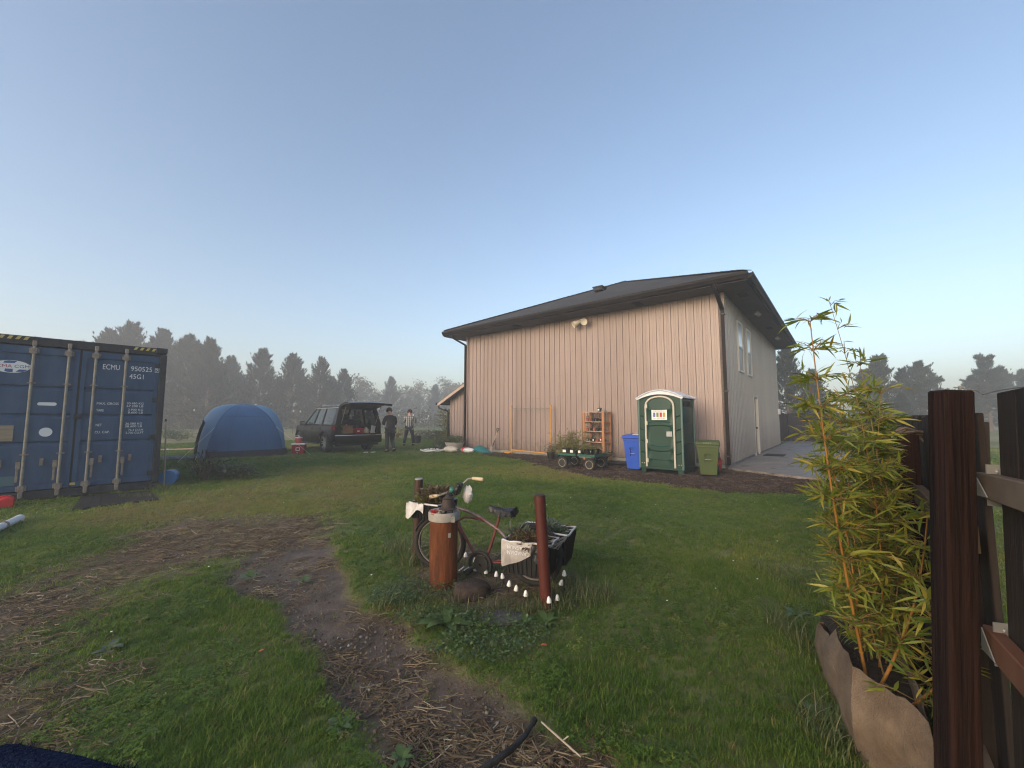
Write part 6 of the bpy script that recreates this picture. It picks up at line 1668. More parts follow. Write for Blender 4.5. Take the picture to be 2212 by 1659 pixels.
MB().tube([F0 + Vector((-.02, -.05, 1.526)), F0 + Vector((.05, -.05, 1.516)), G0 + GD * 0.02 + Vector((0.02, 0, 1.505)), G0 + GD * .10 + GN * .03 + Vector((0, 0, 1.514)), G0 + GD * .45 + GN * .03 + Vector((0, 0, 1.514))], 0.0018, 5).build("wire", M_GALV, cb); MB().lathe([(0.004, 0), (0.006, 0.008), (0.003, 0.012)], 8, F0 + Vector((0.0, -.05, 1.519))).build("staple", M_GALV, cb)
# wire field fence with white insulators before the tree line
for i, (x, y) in enumerate(((421, 915), (733, 930), (812, 885), (648, 887), (1055, 0))[:0]): pass
for i, (x, yt, dep, lab) in enumerate(((420, 885, 34, "seen left of the tent's top"), (634, 887, 36, "just left of the black car's mirror"), (649, 888, 37, "right above the black car's bonnet"), (757, 897, 40, "seen through the car's open tailgate"), (862, 896, 38, "between the two people"), (893, 896, 38, "right of the plaid-shirted person's shoulder"), (926, 898, 38, "midway between plaid person and shed"))):
    p = dp(x, yt, dep)
    t = thing("fence_stake", "thin field fence stake with white insulator " + lab, "fence stake", (p.x, p.y, 0), 0, "field fence stakes")
    MB().tube([(0, 0, -0.1), (0, 0, p.z)], 0.022, 6).build("stake", M_BARK, t); MB().lathe([(0.035, -.12), (0.045, -.05), (0.04, 0.03), (0.02, 0.06)], 10, (0, -.03, p.z)).build("insulator", M_WHITE, t)

# ------------------------------------------------------------------ bamboo in a fabric planter
M_FAB = mat("brown_planter_fabric", (0.115, 0.080, 0.053), (0.19, 0.138, 0.096), 7, 0.9, bump=0.5, bscale=120)
RIM = [gp(1838, 1432, .40), gp(2035, 1545, .40), gp(2080, 1400, .40), gp(1985, 1270, .40), gp(1770, 1275, .40)]
RIM[1] = gp(2010, 1545, .40); RIM[2] = RIM[1] + Vector((0.33, 0.42, 0)); RIM[3] = RIM[2] + Vector((0.28, 0.5, 0)); RIM[4] = gp(1762, 1285, .40)
fbg = thing("fabric_planter", "big brown fabric planter bag of bamboo beside the gate post", "planter", (0, 0, 0))
cen = sum(RIM, Vector()) / 5
P = []
ring = []
for i in range(5):
    a, b_ = RIM[i], RIM[(i + 1) % 5]
    for k in range(8): ring.append(a.lerp(b_, k / 8))
ring.append(ring[0])
for j in range(11):
    v = j / 10; row = []
    for i, p in enumerate(ring):
        o = (p - cen); o.z = 0; o.normalize()
        ii = i % (len(ring) - 1)
        bulge = 0.02 * mnoise.noise((ii * .9, v * 7, 5)) + 0.055 * math.sin(math.pi * min(1, v * 1.1)) - 0.02 + 0.014 * mnoise.noise((ii * .55, v * 4, 1)) + 0.016 * math.sin(ii * 1.9 + v * 5) * v
        row.append(Vector((p.x + o.x * bulge, p.y + o.y * bulge, (0.40 - (0.11 if 24 < ii < 36 else 0.0) + 0.014 * math.sin(ii * 1.3) + 0.02 * mnoise.noise((ii * .4, 3, 3))) * (1 - v) - 0.02)))
    P.append(row)
inner = [[Vector((p.x * 0.97 + cen.x * 0.03, p.y * 0.97 + cen.y * 0.03, p.z - 0.005)) for p in P[0]], [Vector((p.x * 0.97 + cen.x * 0.03, p.y * 0.97 + cen.y * .03, 0.26)) for p in P[0]]]
mb = MB().grid(list(reversed(P))); mb.grid([P[0], inner[0], inner[1]])
mb.build("bag", M_FAB, fbg, smooth=60)
MB().add([Vector((p.x * .97 + cen.x * .03, p.y * .97 + cen.y * .03, .30)) for p in P[0][:-1]], [tuple(range(len(P[0]) - 1))]).build("soil", M_SOIL, fbg)
keep_out([tuple(p)[:2] for p in RIM])
bam = thing("bamboo", "tall yellow-green leafy bamboo clump in the fabric planter", "bamboo", (0, 0, 0))
M_CANE = mat("orange_cane", (0.21, 0.095, 0.024), (0.32, 0.16, 0.038), 6, 0.4, stretch=(1, 1, .4))
M_CANEG = mat("dull_cane", (0.15, 0.105, 0.04), (0.26, 0.17, 0.06), 6, 0.5, stretch=(1, 1, .4))
LEAFC = [(0.0, (0.095, 0.145, 0.020)), (0.45, (0.185, 0.225, 0.032)), (0.78, (0.285, 0.285, 0.042)), (0.95, (0.38, 0.31, 0.052)), (1.0, (0.36, 0.25, 0.045))]
M_BLI = leaf_mat("bamboo_leaf", LEAFC, 0.38, 'object', trans=0.35)
M_BLJ = leaf_mat("bamboo_leaves", LEAFC, 0.38, 'island', trans=0.35)
qb = random.Random(31)
canes = [  # base, tip, radius, leafiness, bright, start of leaves
    (dp(1862, 1430, 1.82), dp(1750, 695, 1.80), .0085, 1.0, True, 0.12), (dp(1850, 1400, 1.95), dp(1748, 830, 1.92), .0065, .7, True, 0.15), (dp(1880, 1380, 2.2), dp(1794, 660, 2.2), .0048, .28, False, 0.35),
    (dp(1892, 1478, 1.66), dp(2003, 1120, 1.62), .0085, .8, True, 0.18), (dp(1984, 1535, 1.50), dp(2012, 1300, 1.44), .008, .7, True, 0.1),
    (dp(1900, 1400, 2.0), dp(1858, 790, 2.1), .0055, .8, False, 0.2), (dp(1915, 1380, 2.05), dp(1902, 850, 2.05), .006, 1.0, False, 0.15), (dp(1900, 1350, 2.2), dp(1815, 860, 2.25), .005, 1.3, False, 0.1),
    (dp(1880, 1400, 2.0), dp(1790, 900, 2.0), .005, 1.2, False, 0.1), (dp(1925, 1360, 2.2), dp(1872, 880, 2.3), .005, 1.4, False, 0.1), (dp(1915, 1350, 2.2), dp(1888, 925, 2.2), .005, 1.3, False, 0.1),
    (dp(1870, 1330, 2.4), dp(1785, 925, 2.45), .005, 1.3, False, 0.05), (dp(1895, 1330, 2.4), dp(1845, 870, 2.5), .005, 1.4, False, 0.1), (dp(1925, 1400, 1.95), dp(1905, 1010, 1.9), .005, 1.0, False, 0.1),
    (dp(1905, 1420, 1.9), dp(1870, 960, 1.9), .005, 1.1, True, 0.1), (dp(1930, 1440, 1.8), dp(1830, 1020, 1.8), .005, 1.0, False, 0.1), (dp(1860, 1380, 2.1), dp(1772, 1000, 2.1), .005, 1.1, False, 0.1), (dp(1920, 1300, 2.5), dp(1880, 900, 2.6), .005, 1.4, False, 0.1), (dp(1845, 1400, 1.95), dp(1782, 1080, 1.9), .005, .9, False, 0.1)]
LEAVES = []
for base, tip, r, lf_, bright, s0 in canes:
    base = base.lerp(Vector((cen.x, cen.y, base.z)), 0.38); base.z = 0.27
    bend = Vector((qb.uniform(-.06, .06), qb.uniform(-.06, .06), 0))
    pts = []; rs = []
    n = max(6, int((tip - base).length / 0.13))
    for i in range(n + 1):
        t = i / n; p = base.lerp(tip, t) + bend * math.sin(t * 3.14) + Vector((0, 0, -0.0))
        pts.append(p); rs.append(r * .82 * (1 - 0.72 * t))
    st = MB().tube(pts, rs, 8)
    for p, rr_ in zip(pts[1:-1], rs[1:-1]): st.tube([p - Vector((0, 0, .004)), p + Vector((0, 0, .004))], rr_ * 1.35, 8)
    cane = st.build("cane", M_CANE if bright else M_CANEG, bam, smooth=50)
    tw = MB()
    for i in range(1, n + 1):
        t = i / n
        if t < s0: continue
        p = pts[i]
        for b in range(max(1, round(13 * lf_ * (0.7 + 0.6 * math.sin(t * 3.0))))):
            a = qb.uniform(0, 6.283); L = qb.uniform(0.04, 0.14) * (1.15 - 0.5 * t)
            d_ = Vector((math.cos(a), math.sin(a), qb.uniform(0.1, 0.9))).normalized(); e = p + d_ * L
            tw.tube([p, p.lerp(e, .5) + Vector((0, 0, .01)), e], [0.0018, 0.0014, 0.0008], 4)
            for k in range(qb.choice((2, 3, 3, 4, 5))):
                pp = p.lerp(e, qb.uniform(0.45, 1.0)); ld = (d_ * 0.6 + Vector((qb.gauss(0, .7), qb.gauss(0, .7), qb.gauss(-.15, .45)))).normalized()
                LEAVES.append((pp, ld, qb.uniform(0.045, 0.10), qb.uniform(0, 1)))
    tag(tw.build("twigs", M_CANEG, cane), kind="stuff")
def leaf_geo():
    vs = [(0, 0, 0), (-.055, .18, .012), (0, .18, 0), (.055, .18, .012), (-.068, .42, .006), (0, .45, -.01), (.068, .42, .006), (-.035, .75, -.05), (0, .76, -.055), (.035, .75, -.05), (0, 1.0, -.13)]
    fs = [(0, 2, 1), (0, 3, 2), (1, 2, 5, 4), (2, 3, 6, 5), (4, 5, 8, 7), (5, 6, 9, 8), (7, 8, 10), (8, 9, 10)]
    return vs, fs
lv, lfs = leaf_geo()
lme = MB().add(lv, lfs).mesh("leaf", smooth=180); lme.materials.append(M_BLI)
LEAVES.sort(key=lambda l: l[0].length)
rest = MB()
for i, (p, d_, L, rl) in enumerate(LEAVES):
    yv_ = d_; xv = yv_.cross(Vector((0, 0, 1)))
    xv = xv.normalized() if xv.length > .05 else Vector((1, 0, 0))
    xv = Matrix.Rotation((rl - .5) * 2.2, 3, yv_) @ xv; zv = xv.cross(yv_)
    Mx = Matrix.Translation(p) @ Matrix((xv, yv_, zv)).transposed().to_4x4() @ Matrix.Scale(L, 4)
    if i < 300:
        o = link("leaf", lme, bam); o.matrix_local = Mx
    else: rest.add(lv, lfs, Mx)
tag(rest.build("leaves", M_BLJ, bam, smooth=180), kind="stuff")
print("bamboo leaves", len(LEAVES))
# ------------------------------------------------------------------ tent
TL = Vector((-10.86, 14.11, 0)); TRZ = math.atan2(16.05 - 14.11, -8.65 + 10.86)
tent = thing("dome_tent", "blue dome tent with dark grey floor skirt on the lawn", "tent", TL, TRZ)
M_TB = mat("blue_tent_fabric", (0.032, 0.095, 0.205), (0.040, 0.110, 0.225), 1.5, 0.55, bump=0.25, bscale=5)
M_TL = mat("pale_blue_tent_fabric", (0.095, 0.190, 0.300), (0.120, 0.215, 0.330), 1.5, 0.55, bump=0.25, bscale=5)
M_TG = mat("dark_grey_groundsheet", (0.035, 0.038, 0.050), (0.055, 0.058, 0.072), 3, 0.6, bump=0.2, bscale=9)
tw, td, th = 1.47, 1.45, 1.97
def tsurf(th_, t, off=0.0):
    k = 3.6; c, s = math.cos(th_), math.sin(th_)
    Rm = 1 / (abs(c) ** k + abs(s) ** k) ** (1 / k)
    bx_ = max(0.0, math.cos(2 * th_)); z = th * (1 - t ** (2.15 + 2.4 * bx_)) ** (0.62 - 0.10 * bx_)
    wr = 0.016 * mnoise.noise((c * 3, s * 3, t * 4)) * (1 - t * .3) + 0.010 * mnoise.noise((c * 9, s * 9, t * 2.5)) * t - 0.03 * max(0.0, math.cos(4 * th_)) * math.sin(math.pi * min(1, t)) 
    rr = Rm * t * (1 + off) + wr
    return Vector((tw + tw * rr * c, td + td * rr * s, z + off * 0.4))
def panel(a0, a1, t0, t1, off=0.0, n=18, m=14):
    return MB().grid([[tsurf(R(a0 + (a1 - a0) * i / n), max(0.001, t0 + (t1 - t0) * j / m), off) for j in range(m + 1)] for i in range(n + 1)])
panel(-135, -45, 0, 1).build("front_panel", M_TB, tent, smooth=60)
panel(45, 135, 0, 1).build("back_panel", M_TL, tent, smooth=60)
panel(-45, 45, 0, 1).build("side_panel", M_TL, tent, smooth=60)
lp = panel(135, 225, 0, 0.86).build("side_panel", M_TL, tent, smooth=60)
for a0, a1 in ((135, 158), (205, 225)): panel(a0, a1, 0.86, 1.0, 0, 6, 6).build("door_side", M_TL, tent, smooth=60)
for a in (-135, -45, 45, 135):
    MB().tube([tsurf(R(a), max(.001, j / 16), 0.004) for j in range(17)], 0.014, 6).build("pole_sleeve", M_TB, tent, smooth=60)
for a0, a1 in ((-135, -45), (-45, 45), (45, 135)):
    P = [[tsurf(R(a0 + (a1 - a0) * i / 20), t, 0.012) for t in (0.9885, 0.995, 1.0)] for i in range(21)]
    for row in P:
        row[0].z = 0.24; row[1].z = 0.12; row[2].z = 0.0
    MB().grid(P).build("floor_skirt", M_TG, tent, smooth=60)
MB().bb((-0.9, 0.5, 0.005), (0.0, 2.2, 0.02)).build("groundsheet", M_TG, tent)
MB().tube([(-0.02, -0.02, 0.12), (-0.05, -0.08, 0.0)], 0.008, 6).build("peg_loop", M_TAGW, tent)
for a, e in ((-135, (-0.55, -0.75, 0)), (-45, (3.45, -0.75, 0))):
    MB().tube([tsurf(R(a), 0.80, 0.01), e], 0.004, 4).build("guy_line", M_TAGW, tent); MB().tube([(e[0], e[1], -.05), (e[0], e[1], .06)], .007, 5).build("peg", M_BLK, tent)
for a0 in (-113, -67):
    MB().tube([tsurf(R(a0), 0.04 + 0.94 * j / 14, 0.003) for j in range(15)], 0.004, 4).build("seam", M_TG, tent)
MB().tube([tsurf(R(-135 + 90 * j / 24), 0.62, 0.003) for j in range(25)], 0.0035, 4).build("seam", M_TG, tent)
keep_out([tuple(Matrix.Translation(TL) @ Matrix.Rotation(TRZ, 4, 'Z') @ Vector(p))[:2] for p in ((0, 0, 0), (2.94, 0, 0), (2.94, 2.9, 0), (0, 2.9, 0))])
g = gp(383, 972)
ob = thing("orange_bedding", "rumpled orange and white bedding on the grass left of the tent", "bedding", (g.x, g.y, 0), 0.5)
P = [[Vector(((i / 10 - .5) * 1.2, (j / 6 - .5) * .7, 0.03 + 0.09 * abs(mnoise.noise((i * .5, j * .6, 4))) * (1 if 0 < i < 10 and 0 < j < 6 else 0.1))) for j in range(7)] for i in range(11)]
MB().grid(P).build("blanket", mat("orange_cloth", (0.48, 0.20, 0.10), (0.58, 0.36, 0.24), 3, 0.8), ob, smooth=60)
P = [[Vector((-.75 + i / 8 * .5, (j / 5 - .5) * .6, 0.02 + 0.08 * abs(mnoise.noise((i * .6, j * .6, 9))))) for j in range(6)] for i in range(9)]
MB().grid(P).build("sheet", M_SACKW, ob, smooth=60)

# ------------------------------------------------------------------ cooler with a tub on it
g = gp(641, 981)
co = thing("cooler", "red cooler with white lid on the grass beside the tent", "cooler", (g.x, g.y + .16, 0), R(12))
M_CRED = mat("red_cooler_plastic", (0.27, 0.012, 0.020), (0.32, 0.018, 0.026), 3, 0.4)
MB().add([(-.21, -.15, 0), (.21, -.15, 0), (.21, .15, 0), (-.21, .15, 0), (-.235, -.17, .36), (.235, -.17, .36), (.235, .17, .36), (-.235, .17, .36)], [(3, 2, 1, 0), (4, 5, 6, 7), (0, 1, 5, 4), (1, 2, 6, 5), (2, 3, 7, 6), (3, 0, 4, 7)]).build("body", M_CRED, co, bevel=0.015)
MB().box((0, 0, 0.392), (0.50, 0.37, 0.06)).build("lid", M_WHITE, co, bevel=0.015)
MB().bb((-.075, -.183, .24), (.075, -.172, .265)).bb((-.075, -.183, .16), (-.052, -.172, .24)).bb((.052, -.183, .16), (.075, -.172, .24)).bb((-.075, -.183, .135), (.075, -.172, .16)).build("handle", M_WHITE, co)
MB().lathe([(0.018, 0), (0.018, 0.03), (0.01, 0.035)], 10, M=Matrix.Translation((-.02, -.152, .05)) @ Matrix.Rotation(R(90), 4, 'X')).build("drain", M_WHITE, co)
tb = thing("plastic_tub", "round red plastic tub with white lid on top of the cooler", "tub", (g.x - .03, g.y + .16, 0.422), 0)
MB().lathe([(0.11, 0), (0.13, 0.02), (0.135, 0.20), (0.12, 0.22)], 18).build("tub", mat("coral_tub", (0.48, 0.075, 0.055), (0.56, 0.13, 0.10), 6, 0.35), tb, smooth=45); MB().lathe([(0.137, 0.205), (0.139, 0.235), (0.125, 0.24), (0.02, 0.245)], 18).build("lid", M_WHITE, tb, smooth=45)
MB().tube([(-.13, 0, .19), (-.10, -.1, .30), (0.05, -.12, .31), (.13, 0, .19)], .007, 6).build("bail", M_TAGW, tb)

# ------------------------------------------------------------------ sport utility car with its tailgate up
CO = Vector((-7.15, 17.74, 0)); CORZ = R(135)
car = thing("suv_car", "dark brown sport utility car with its tailgate open, rear towards camera", "car", CO, CORZ)
M_PAINT = mat("dark_brown_car_paint", (0.0055, 0.0048, 0.005), (0.008, 0.007, 0.0072), 2, 0.3, 0.0, spec=0.14, coat=0.06)
M_CHROME = mat("chrome", (0.62, 0.62, 0.63), None, 3, 0.15, 1.0)
M_TRIMB = mat("black_trim", (0.010, 0.010, 0.011), None, 3, 0.45)
M_INT = mat("dark_interior", (0.014, 0.014, 0.018), (0.022, 0.022, 0.028), 5, 0.8)
M_TAIL = mat("tail_light_red", (0.13, 0.006, 0.008), (0.09, 0.005, 0.006), 10, 0.2)
def car_glass(name, c, a):
    m = bpy.data.materials.new(name); m.use_nodes = True
    n, l = nt(m); b = n["Principled BSDF"]; b.inputs["Base Color"].default_value = (*c, 1); b.inputs["Roughness"].default_value = 0.04; b.inputs["Specular IOR Level"].default_value = 0.8
    tr = n.new("ShaderNodeBsdfTransparent"); tr.inputs[0].default_value = (0.55, 0.60, 0.60, 1); mx = n.new("ShaderNodeMixShader"); mx.inputs[0].default_value = a
    l.new(b.outputs[0], mx.inputs[1]); l.new(tr.outputs[0], mx.inputs[2]); l.new(mx.outputs[0], n["Material Output"].inputs[0]); return m
M_CGL = car_glass("tinted_car_glass", (0.012, 0.014, 0.014), 0.16)
M_WSC = car_glass("clear_car_glass", (0.02, 0.04, 0.035), 0.42)
WB = 3.12; RA = 0.40
def hw(x, z):
    w = 1.035 - 0.055 * ((z - 0.72) / 0.42) ** 2
    if x > 3.2: w -= (x - 3.2) ** 2 * 0.28
    if x < -0.75: w -= (-0.75 - x) ** 2 * 0.45
    return w
def bot(x):
    b = 0.40
    for x0 in (0, WB):
        d_ = abs(x - x0)
        if d_ < 0.49: b = max(b, RA + math.sqrt(0.49 ** 2 - d_ * d_))
    if x > 3.65: b = max(b, 0.40 + (x - 3.65) * 0.25)
    if x < -0.6: b = max(b, 0.42 + (-0.6 - x) * 0.25)
    return b
def top(x):
    if x < 2.45: return 1.13
    return 1.13 - 0.10 * ((x - 2.45) / 1.5) ** 1.6
xs = sorted(set([round(-1.12 + i * 0.07, 3) for i in range(75)]))
body = MB()
for s_ in (1, -1):
    P = []
    for x in xs:
        b0, t0 = bot(x), top(x); P.append([Vector((x, s_ * (hw(x, b0 + (t0 - b0) * j / 8)), b0 + (t0 - b0) * j / 8)) for j in range(9)])
    body.grid(P if s_ < 0 else [list(reversed(r_)) for r_ in P])
# bonnet and nose
P = [[Vector((x, y * hw(x, top(x)), top(x) + 0.055 * (1 - y ** 4))) for y in [-1 + i / 5 for i in range(11)]] for x in [2.35 + i * 0.17 for i in range(11)]]
body.grid(P)
xe = xs[-1]
P = [[Vector((xe + 0.05 * (1 - abs(v * 2 - 1)), y * hw(xe, bot(xe) + (top(xe) - bot(xe)) * v), bot(xe) + (top(xe) - bot(xe)) * v)) for y in [-1 + i / 5 for i in range(11)]] for v in (0, .25, .5, .75, 1)]
body.grid(P)
# roof skin with slight crown
RZ = 1.89
def rw(x): return 0.80 - 0.02 * abs(x - 0.4)
P = [[Vector((x, y * rw(x), RZ + 0.055 * (1 - y * y) - 0.045 * max(0, (x - 0.9)) ** 2 - 0.02 * max(0, -x) ** 2)) for y in [-1 + i / 5 for i in range(11)]] for x in [-0.98 + i * 0.2 for i in range(14)]]
body.grid(P)
body = body.build("body", M_PAINT, car, smooth=40)
def roofz(x, y=1.0): return RZ + 0.055 * (1 - y * y) - 0.045 * max(0, (x - 0.9)) ** 2 - 0.02 * max(0, -x) ** 2
# pillars and window panes, real openings
for s_ in (1, -1):
    def B(x): return Vector((x, s_ * 0.985, 1.125))
    def T(x): return Vector((x, s_ * rw(x), roofz(x)))
    pil = MB()
    for (b0, b1, t0, t1) in ((-1.06, -0.72, -0.97, -0.72), (0.34, 0.44, 0.30, 0.40), (1.28, 1.40, 1.10, 1.20), (2.42, 2.56, 1.52, 1.62)):
        o = Vector((0, -s_ * 0.05, 0))
        q4 = [B(b0), B(b1), T(t1), T(t0)]
        pil.add(q4 + [p + o for p in q4], [(0, 1, 2, 3), (7, 6, 5, 4), (0, 4, 5, 1), (1, 5, 6, 2), (2, 6, 7, 3), (3, 7, 4, 0)])
    pil.beam(B(-1.0) + Vector((0, 0, .015)), B(2.5) + Vector((0, 0, .015)), 0.05, 0.05); pil.beam(T(-0.96), T(1.6), 0.06, 0.06)
    pil.build("pillars", M_PAINT, body)
    for (b0, b1, t0, t1) in ((-0.72, 0.34, -0.72, 0.30), (0.44, 1.28, 0.40, 1.10), (1.40, 2.42, 1.20, 1.52)):
        i_ = Vector((0, -s_ * 0.02, 0))
        MB().quad(B(b0) + i_, B(b1) + i_, T(t1) + i_, T(t0) + i_).build("side_window", M_CGL if b0 < 1.3 else M_WSC, body)
    MB().beam(T(-0.96) + Vector((0, s_ * .03, -.02)), T(1.55) + Vector((0, s_ * .03, -.02)), 0.012, 0.03).build("chrome_strip", M_CHROME, body)
    MB().tube([Vector((-0.75, s_ * 0.70, roofz(-.7) + .035)), Vector((-0.6, s_ * .70, roofz(-.6) + .085)), Vector((1.1, s_ * .70, roofz(1.1) + .085)), Vector((1.3, s_ * .70, roofz(1.3) + .03))], 0.018, 6).build("roof_rail", M_CHROME, car, smooth=50)
    # doors: seams, handles, sill step and mirror
    for xd in (0.40, 1.34, 2.42):
        P = []
        for j in range(9):
            z = 0.44 + (1.12 - .44) * j / 8
            if z < bot(xd): continue
            P.append(Vector((xd, s_ * (hw(xd, z) + 0.002), z)))
        MB().tube(P, 0.006, 4).build("door_seam", M_TRIMB, body)
    for xd in (0.55, 1.50):
        MB().box((xd, s_ * (hw(xd, 0.98) + 0.014), 0.98), (0.20, 0.025, 0.03)).build("door_handle", M_TRIMB, body, bevel=0.006)
    MB().bb((0.55, s_ * 1.0, 0.33), (WB - .55, s_ * 1.10, 0.37)).build("side_step", M_TRIMB, car, bevel=0.008)
    MB().beam((0.5, s_ * 1.103, 0.365), (WB - .5, s_ * 1.103, 0.365), 0.008, 0.014).build("step_trim", M_CHROME, car)
    mr = MB().box((2.28, s_ * 1.13, 1.20), (0.14, 0.20, 0.20)).box((2.30, s_ * 1.02, 1.14), (0.08, 0.10, 0.06)).build("wing_mirror", M_PAINT, car, bevel=0.02)
    MB().box((2.207, s_ * 1.13, 1.20), (0.006, 0.16, 0.15)).build("mirror_glass", M_CHROME, mr)
    # arch lips
    for x0 in (0, WB):
        MB().tube([Vector((x0 + 0.49 * math.cos(R(a)), s_ * (hw(x0 + .49 * math.cos(R(a)), RA + .49 * math.sin(R(a))) + .004), RA + 0.49 * math.sin(R(a)))) for a in range(0, 181, 12)], 0.022, 6).build("arch_lip", M_TRIMB, body, smooth=60)
        lin = MB().grid([[Vector((x0 + 0.485 * math.cos(R(a)), s_ * yy, RA + .485 * math.sin(R(a)))) for yy in (0.55, 1.0)] for a in range(0, 181, 15)]); lin.build("arch_liner", M_TRIMB, body)
    # tail lights wrap from the rear onto the side
    MB().add([(-1.135, s_ * .60, .95), (-1.135, s_ * .60, 1.08), (-1.125, s_ * .90, 1.10), (-1.125, s_ * .90, .93), (-0.86, s_ * 1.045, 1.10), (-0.86, s_ * 1.045, .97), (-1.05, s_ * .995, 1.10), (-1.05, s_ * .995, .93)],
             [(3, 2, 6, 7), (7, 6, 4, 5), (2, 3, 7, 6)]).build("tail_light", M_TAIL, car)
    MB().box((-1.165, s_ * .72, .60), (0.02, 0.34, 0.045)).build("reflector", M_TAIL, car)
# windscreen, cowl
MB().quad((2.50, 0.92, 1.16), (2.50, -0.92, 1.16), (1.58, -0.74, roofz(1.58)), (1.58, 0.74, roofz(1.58))).build("windscreen", M_WSC, body)
# rear frame: quarter faces, sill and bumper
rr_ = MB()
for s_ in (1, -1):
    rr_.add([(-1.12, s_ * .72, .66), (-1.12, s_ * hw(-1.12, .66), .66), (-1.12, s_ * hw(-1.12, 1.12), 1.13), (-1.10, s_ * .74, 1.13)], [(0, 1, 2, 3)])
    rr_.add([(-1.10, s_ * .74, 1.13), (-1.08, s_ * .99, 1.13), (-0.97, s_ * .80, roofz(-.97)), (-0.97, s_ * .68, roofz(-.97) - .03)], [(0, 1, 2, 3)])
rr_.bb((-1.12, -.74, .62), (-1.06, .74, .80)); rr_.bb((-1.0, -.78, roofz(-.97) - .09), (-.90, .78, roofz(-.97) - .0))
rr_.build("rear_frame", M_PAINT, body)
bpz = MB().grid([[Vector((-1.12 - 0.10 * (1 - (y) ** 4) - (0.03 if 0.45 < z < 0.72 else 0), y * 0.99, z)) for z in (0.40, 0.46, 0.60, 0.70, 0.76)] for y in [-1 + i / 8 for i in range(17)]])
bm__ = bpz.build("rear_bumper", M_PAINT, car, smooth=40)
MB().tube([Vector((-1.135 - 0.105 * (1 - y ** 4), y * 0.985, 0.725)) for y in [-1 + i / 8 for i in range(17)]], 0.020, 6).build("bumper_chrome", M_CHROME, bm__, smooth=60)
MB().bb((-1.13, -.85, .30), (-1.02, .85, .44)).build("rear_valance", M_TRIMB, bm__); MB().bb((-1.0, -.9, .34), (3.6, .9, .42)).build("underbody", M_TRIMB, body)
# interior: cargo floor, trims, seat backs, headrests
inn = MB().bb((-1.05, -.90, .74), (2.3, .90, .78)).build("cargo_floor", M_INT, car)
for s_ in (1, -1): MB().bb((-1.04, s_ * .90, .78), (2.3, s_ * .95, 1.12)).build("side_trim", M_INT, inn)
MB().quad((-.9, .78, roofz(0) - .04), (-.9, -.78, roofz(0) - .04), (1.5, -.78, roofz(0) - .06), (1.5, .78, roofz(0) - .06)).build("headlining", M_INT, inn)
for y in (-.5, 0.02, .52):
    sb_ = MB().box((0.42, y, 1.08), (0.14, 0.46, 0.60), M=Matrix.Rotation(R(8), 4, 'Y')).build("seat_back", M_INT, inn, bevel=0.03); MB().box((0.46, y, 1.47), (0.10, 0.24, 0.16)).build("headrest", M_INT, sb_, bevel=0.03)
for y in (-.45, .45):
    sb_ = MB().box((1.42, y, 1.10), (0.14, 0.5, 0.70), M=Matrix.Rotation(R(8), 4, 'Y')).build("seat_back", M_INT, inn, bevel=0.03); MB().box((1.47, y, 1.54), (0.10, 0.26, 0.17)).build("headrest", M_INT, sb_, bevel=0.03)
MB().bb((2.05, -.88, .80), (2.4, .88, 1.14)).build("dashboard", M_INT, inn)
# raised tailgate
ga = R(6)
def gpt(u, y, o=0.0):   # u along the gate from its hinge
    cr = 0.07 * math.sin(min(1, u / 1.2) * 2.6)
    base = Vector((-0.97 - u * math.cos(ga), y, roofz(-.97, y * 0.9) + 0.02 + u * math.sin(ga) - 0.10 * max(0, u - .72) ** 1.5 * 2 + cr + o))
    return base
P = [[gpt(u, y * (0.82 + .06 * u), 0.0) for y in [-1 + i / 5 for i in range(11)]] for u in [i * 0.12 for i in range(11)]]
gate = MB().grid(P); Q = [[p - Vector((0, 0, .085)) for p in row] for row in P]
gate.grid([list(reversed(r_)) for r_ in Q])
edge = [P[i][0] for i in range(11)] + P[10][1:] + [P[i][10] for i in range(9, -1, -1)]; gate.grid([edge, [p - Vector((0, 0, .085)) for p in edge]])
gate = gate.build("tailgate", M_PAINT, car, smooth=40)
MB().grid([[gpt(u, y, 0.006) for y in (-.66, -.3, 0, .3, .66)] for u in (0.14, 0.3, 0.45, 0.60)]).build("rear_window", M_CGL, gate); MB().box(gpt(0.03, 0, .03), (0.22, 1.25, 0.035)).build("roof_spoiler", M_PAINT, gate, bevel=0.01)
for s_ in (1, -1): MB().tube([(-1.06, s_ * .74, 1.18), gpt(0.55, s_ * .74, -.09)], 0.013, 6).build("gas_strut", M_GALV, gate)
# wheels
for x in (0, WB):
    for s_ in (1, -1):
        Mw = Matrix.Translation((x, s_ * 0.88, RA)) @ Matrix.Rotation(R(-90 * s_), 4, 'X')
        wl = MB().lathe([(0.29, -.13), (0.37, -.135), (0.395, -.11), (0.40, -.05), (0.40, .05), (0.395, .11), (0.37, .135), (0.29, .13)], 36, M=Mw, cap=False).build("wheel", M_TYRE, car, smooth=40)
        MB().lathe([(0.285, -.12), (0.285, .10), (0.297, .128), (0.283, .13), (0.27, .105), (0.265, .0), (0.05, -.02)], 36, M=Mw, cap=False).build("rim", M_TRIMB, wl, smooth=40)
        sp = MB()
        for k in range(6):
            a = 6.2832 * k / 6
            for da in (-.14, .14):
                p0 = Mw @ Vector((0.05 * math.cos(a + da * 3), 0.05 * math.sin(a + da * 3), 0.085)); p1 = Mw @ Vector((0.275 * math.cos(a + da), 0.275 * math.sin(a + da), 0.10)); sp.beam(p0, p1, 0.036, 0.03, up=Mw.to_3x3() @ Vector((0, 0, 1)))
        sp.lathe([(0.07, .07), (0.07, .10), (0.04, .108)], 16, M=Mw)
        sp.build("spokes", mat("bright_alloy", (0.55, 0.55, 0.56), None, 4, 0.3, 0.8) if (x, s_) == (0, 1) else bpy.data.materials["bright_alloy"], wl)
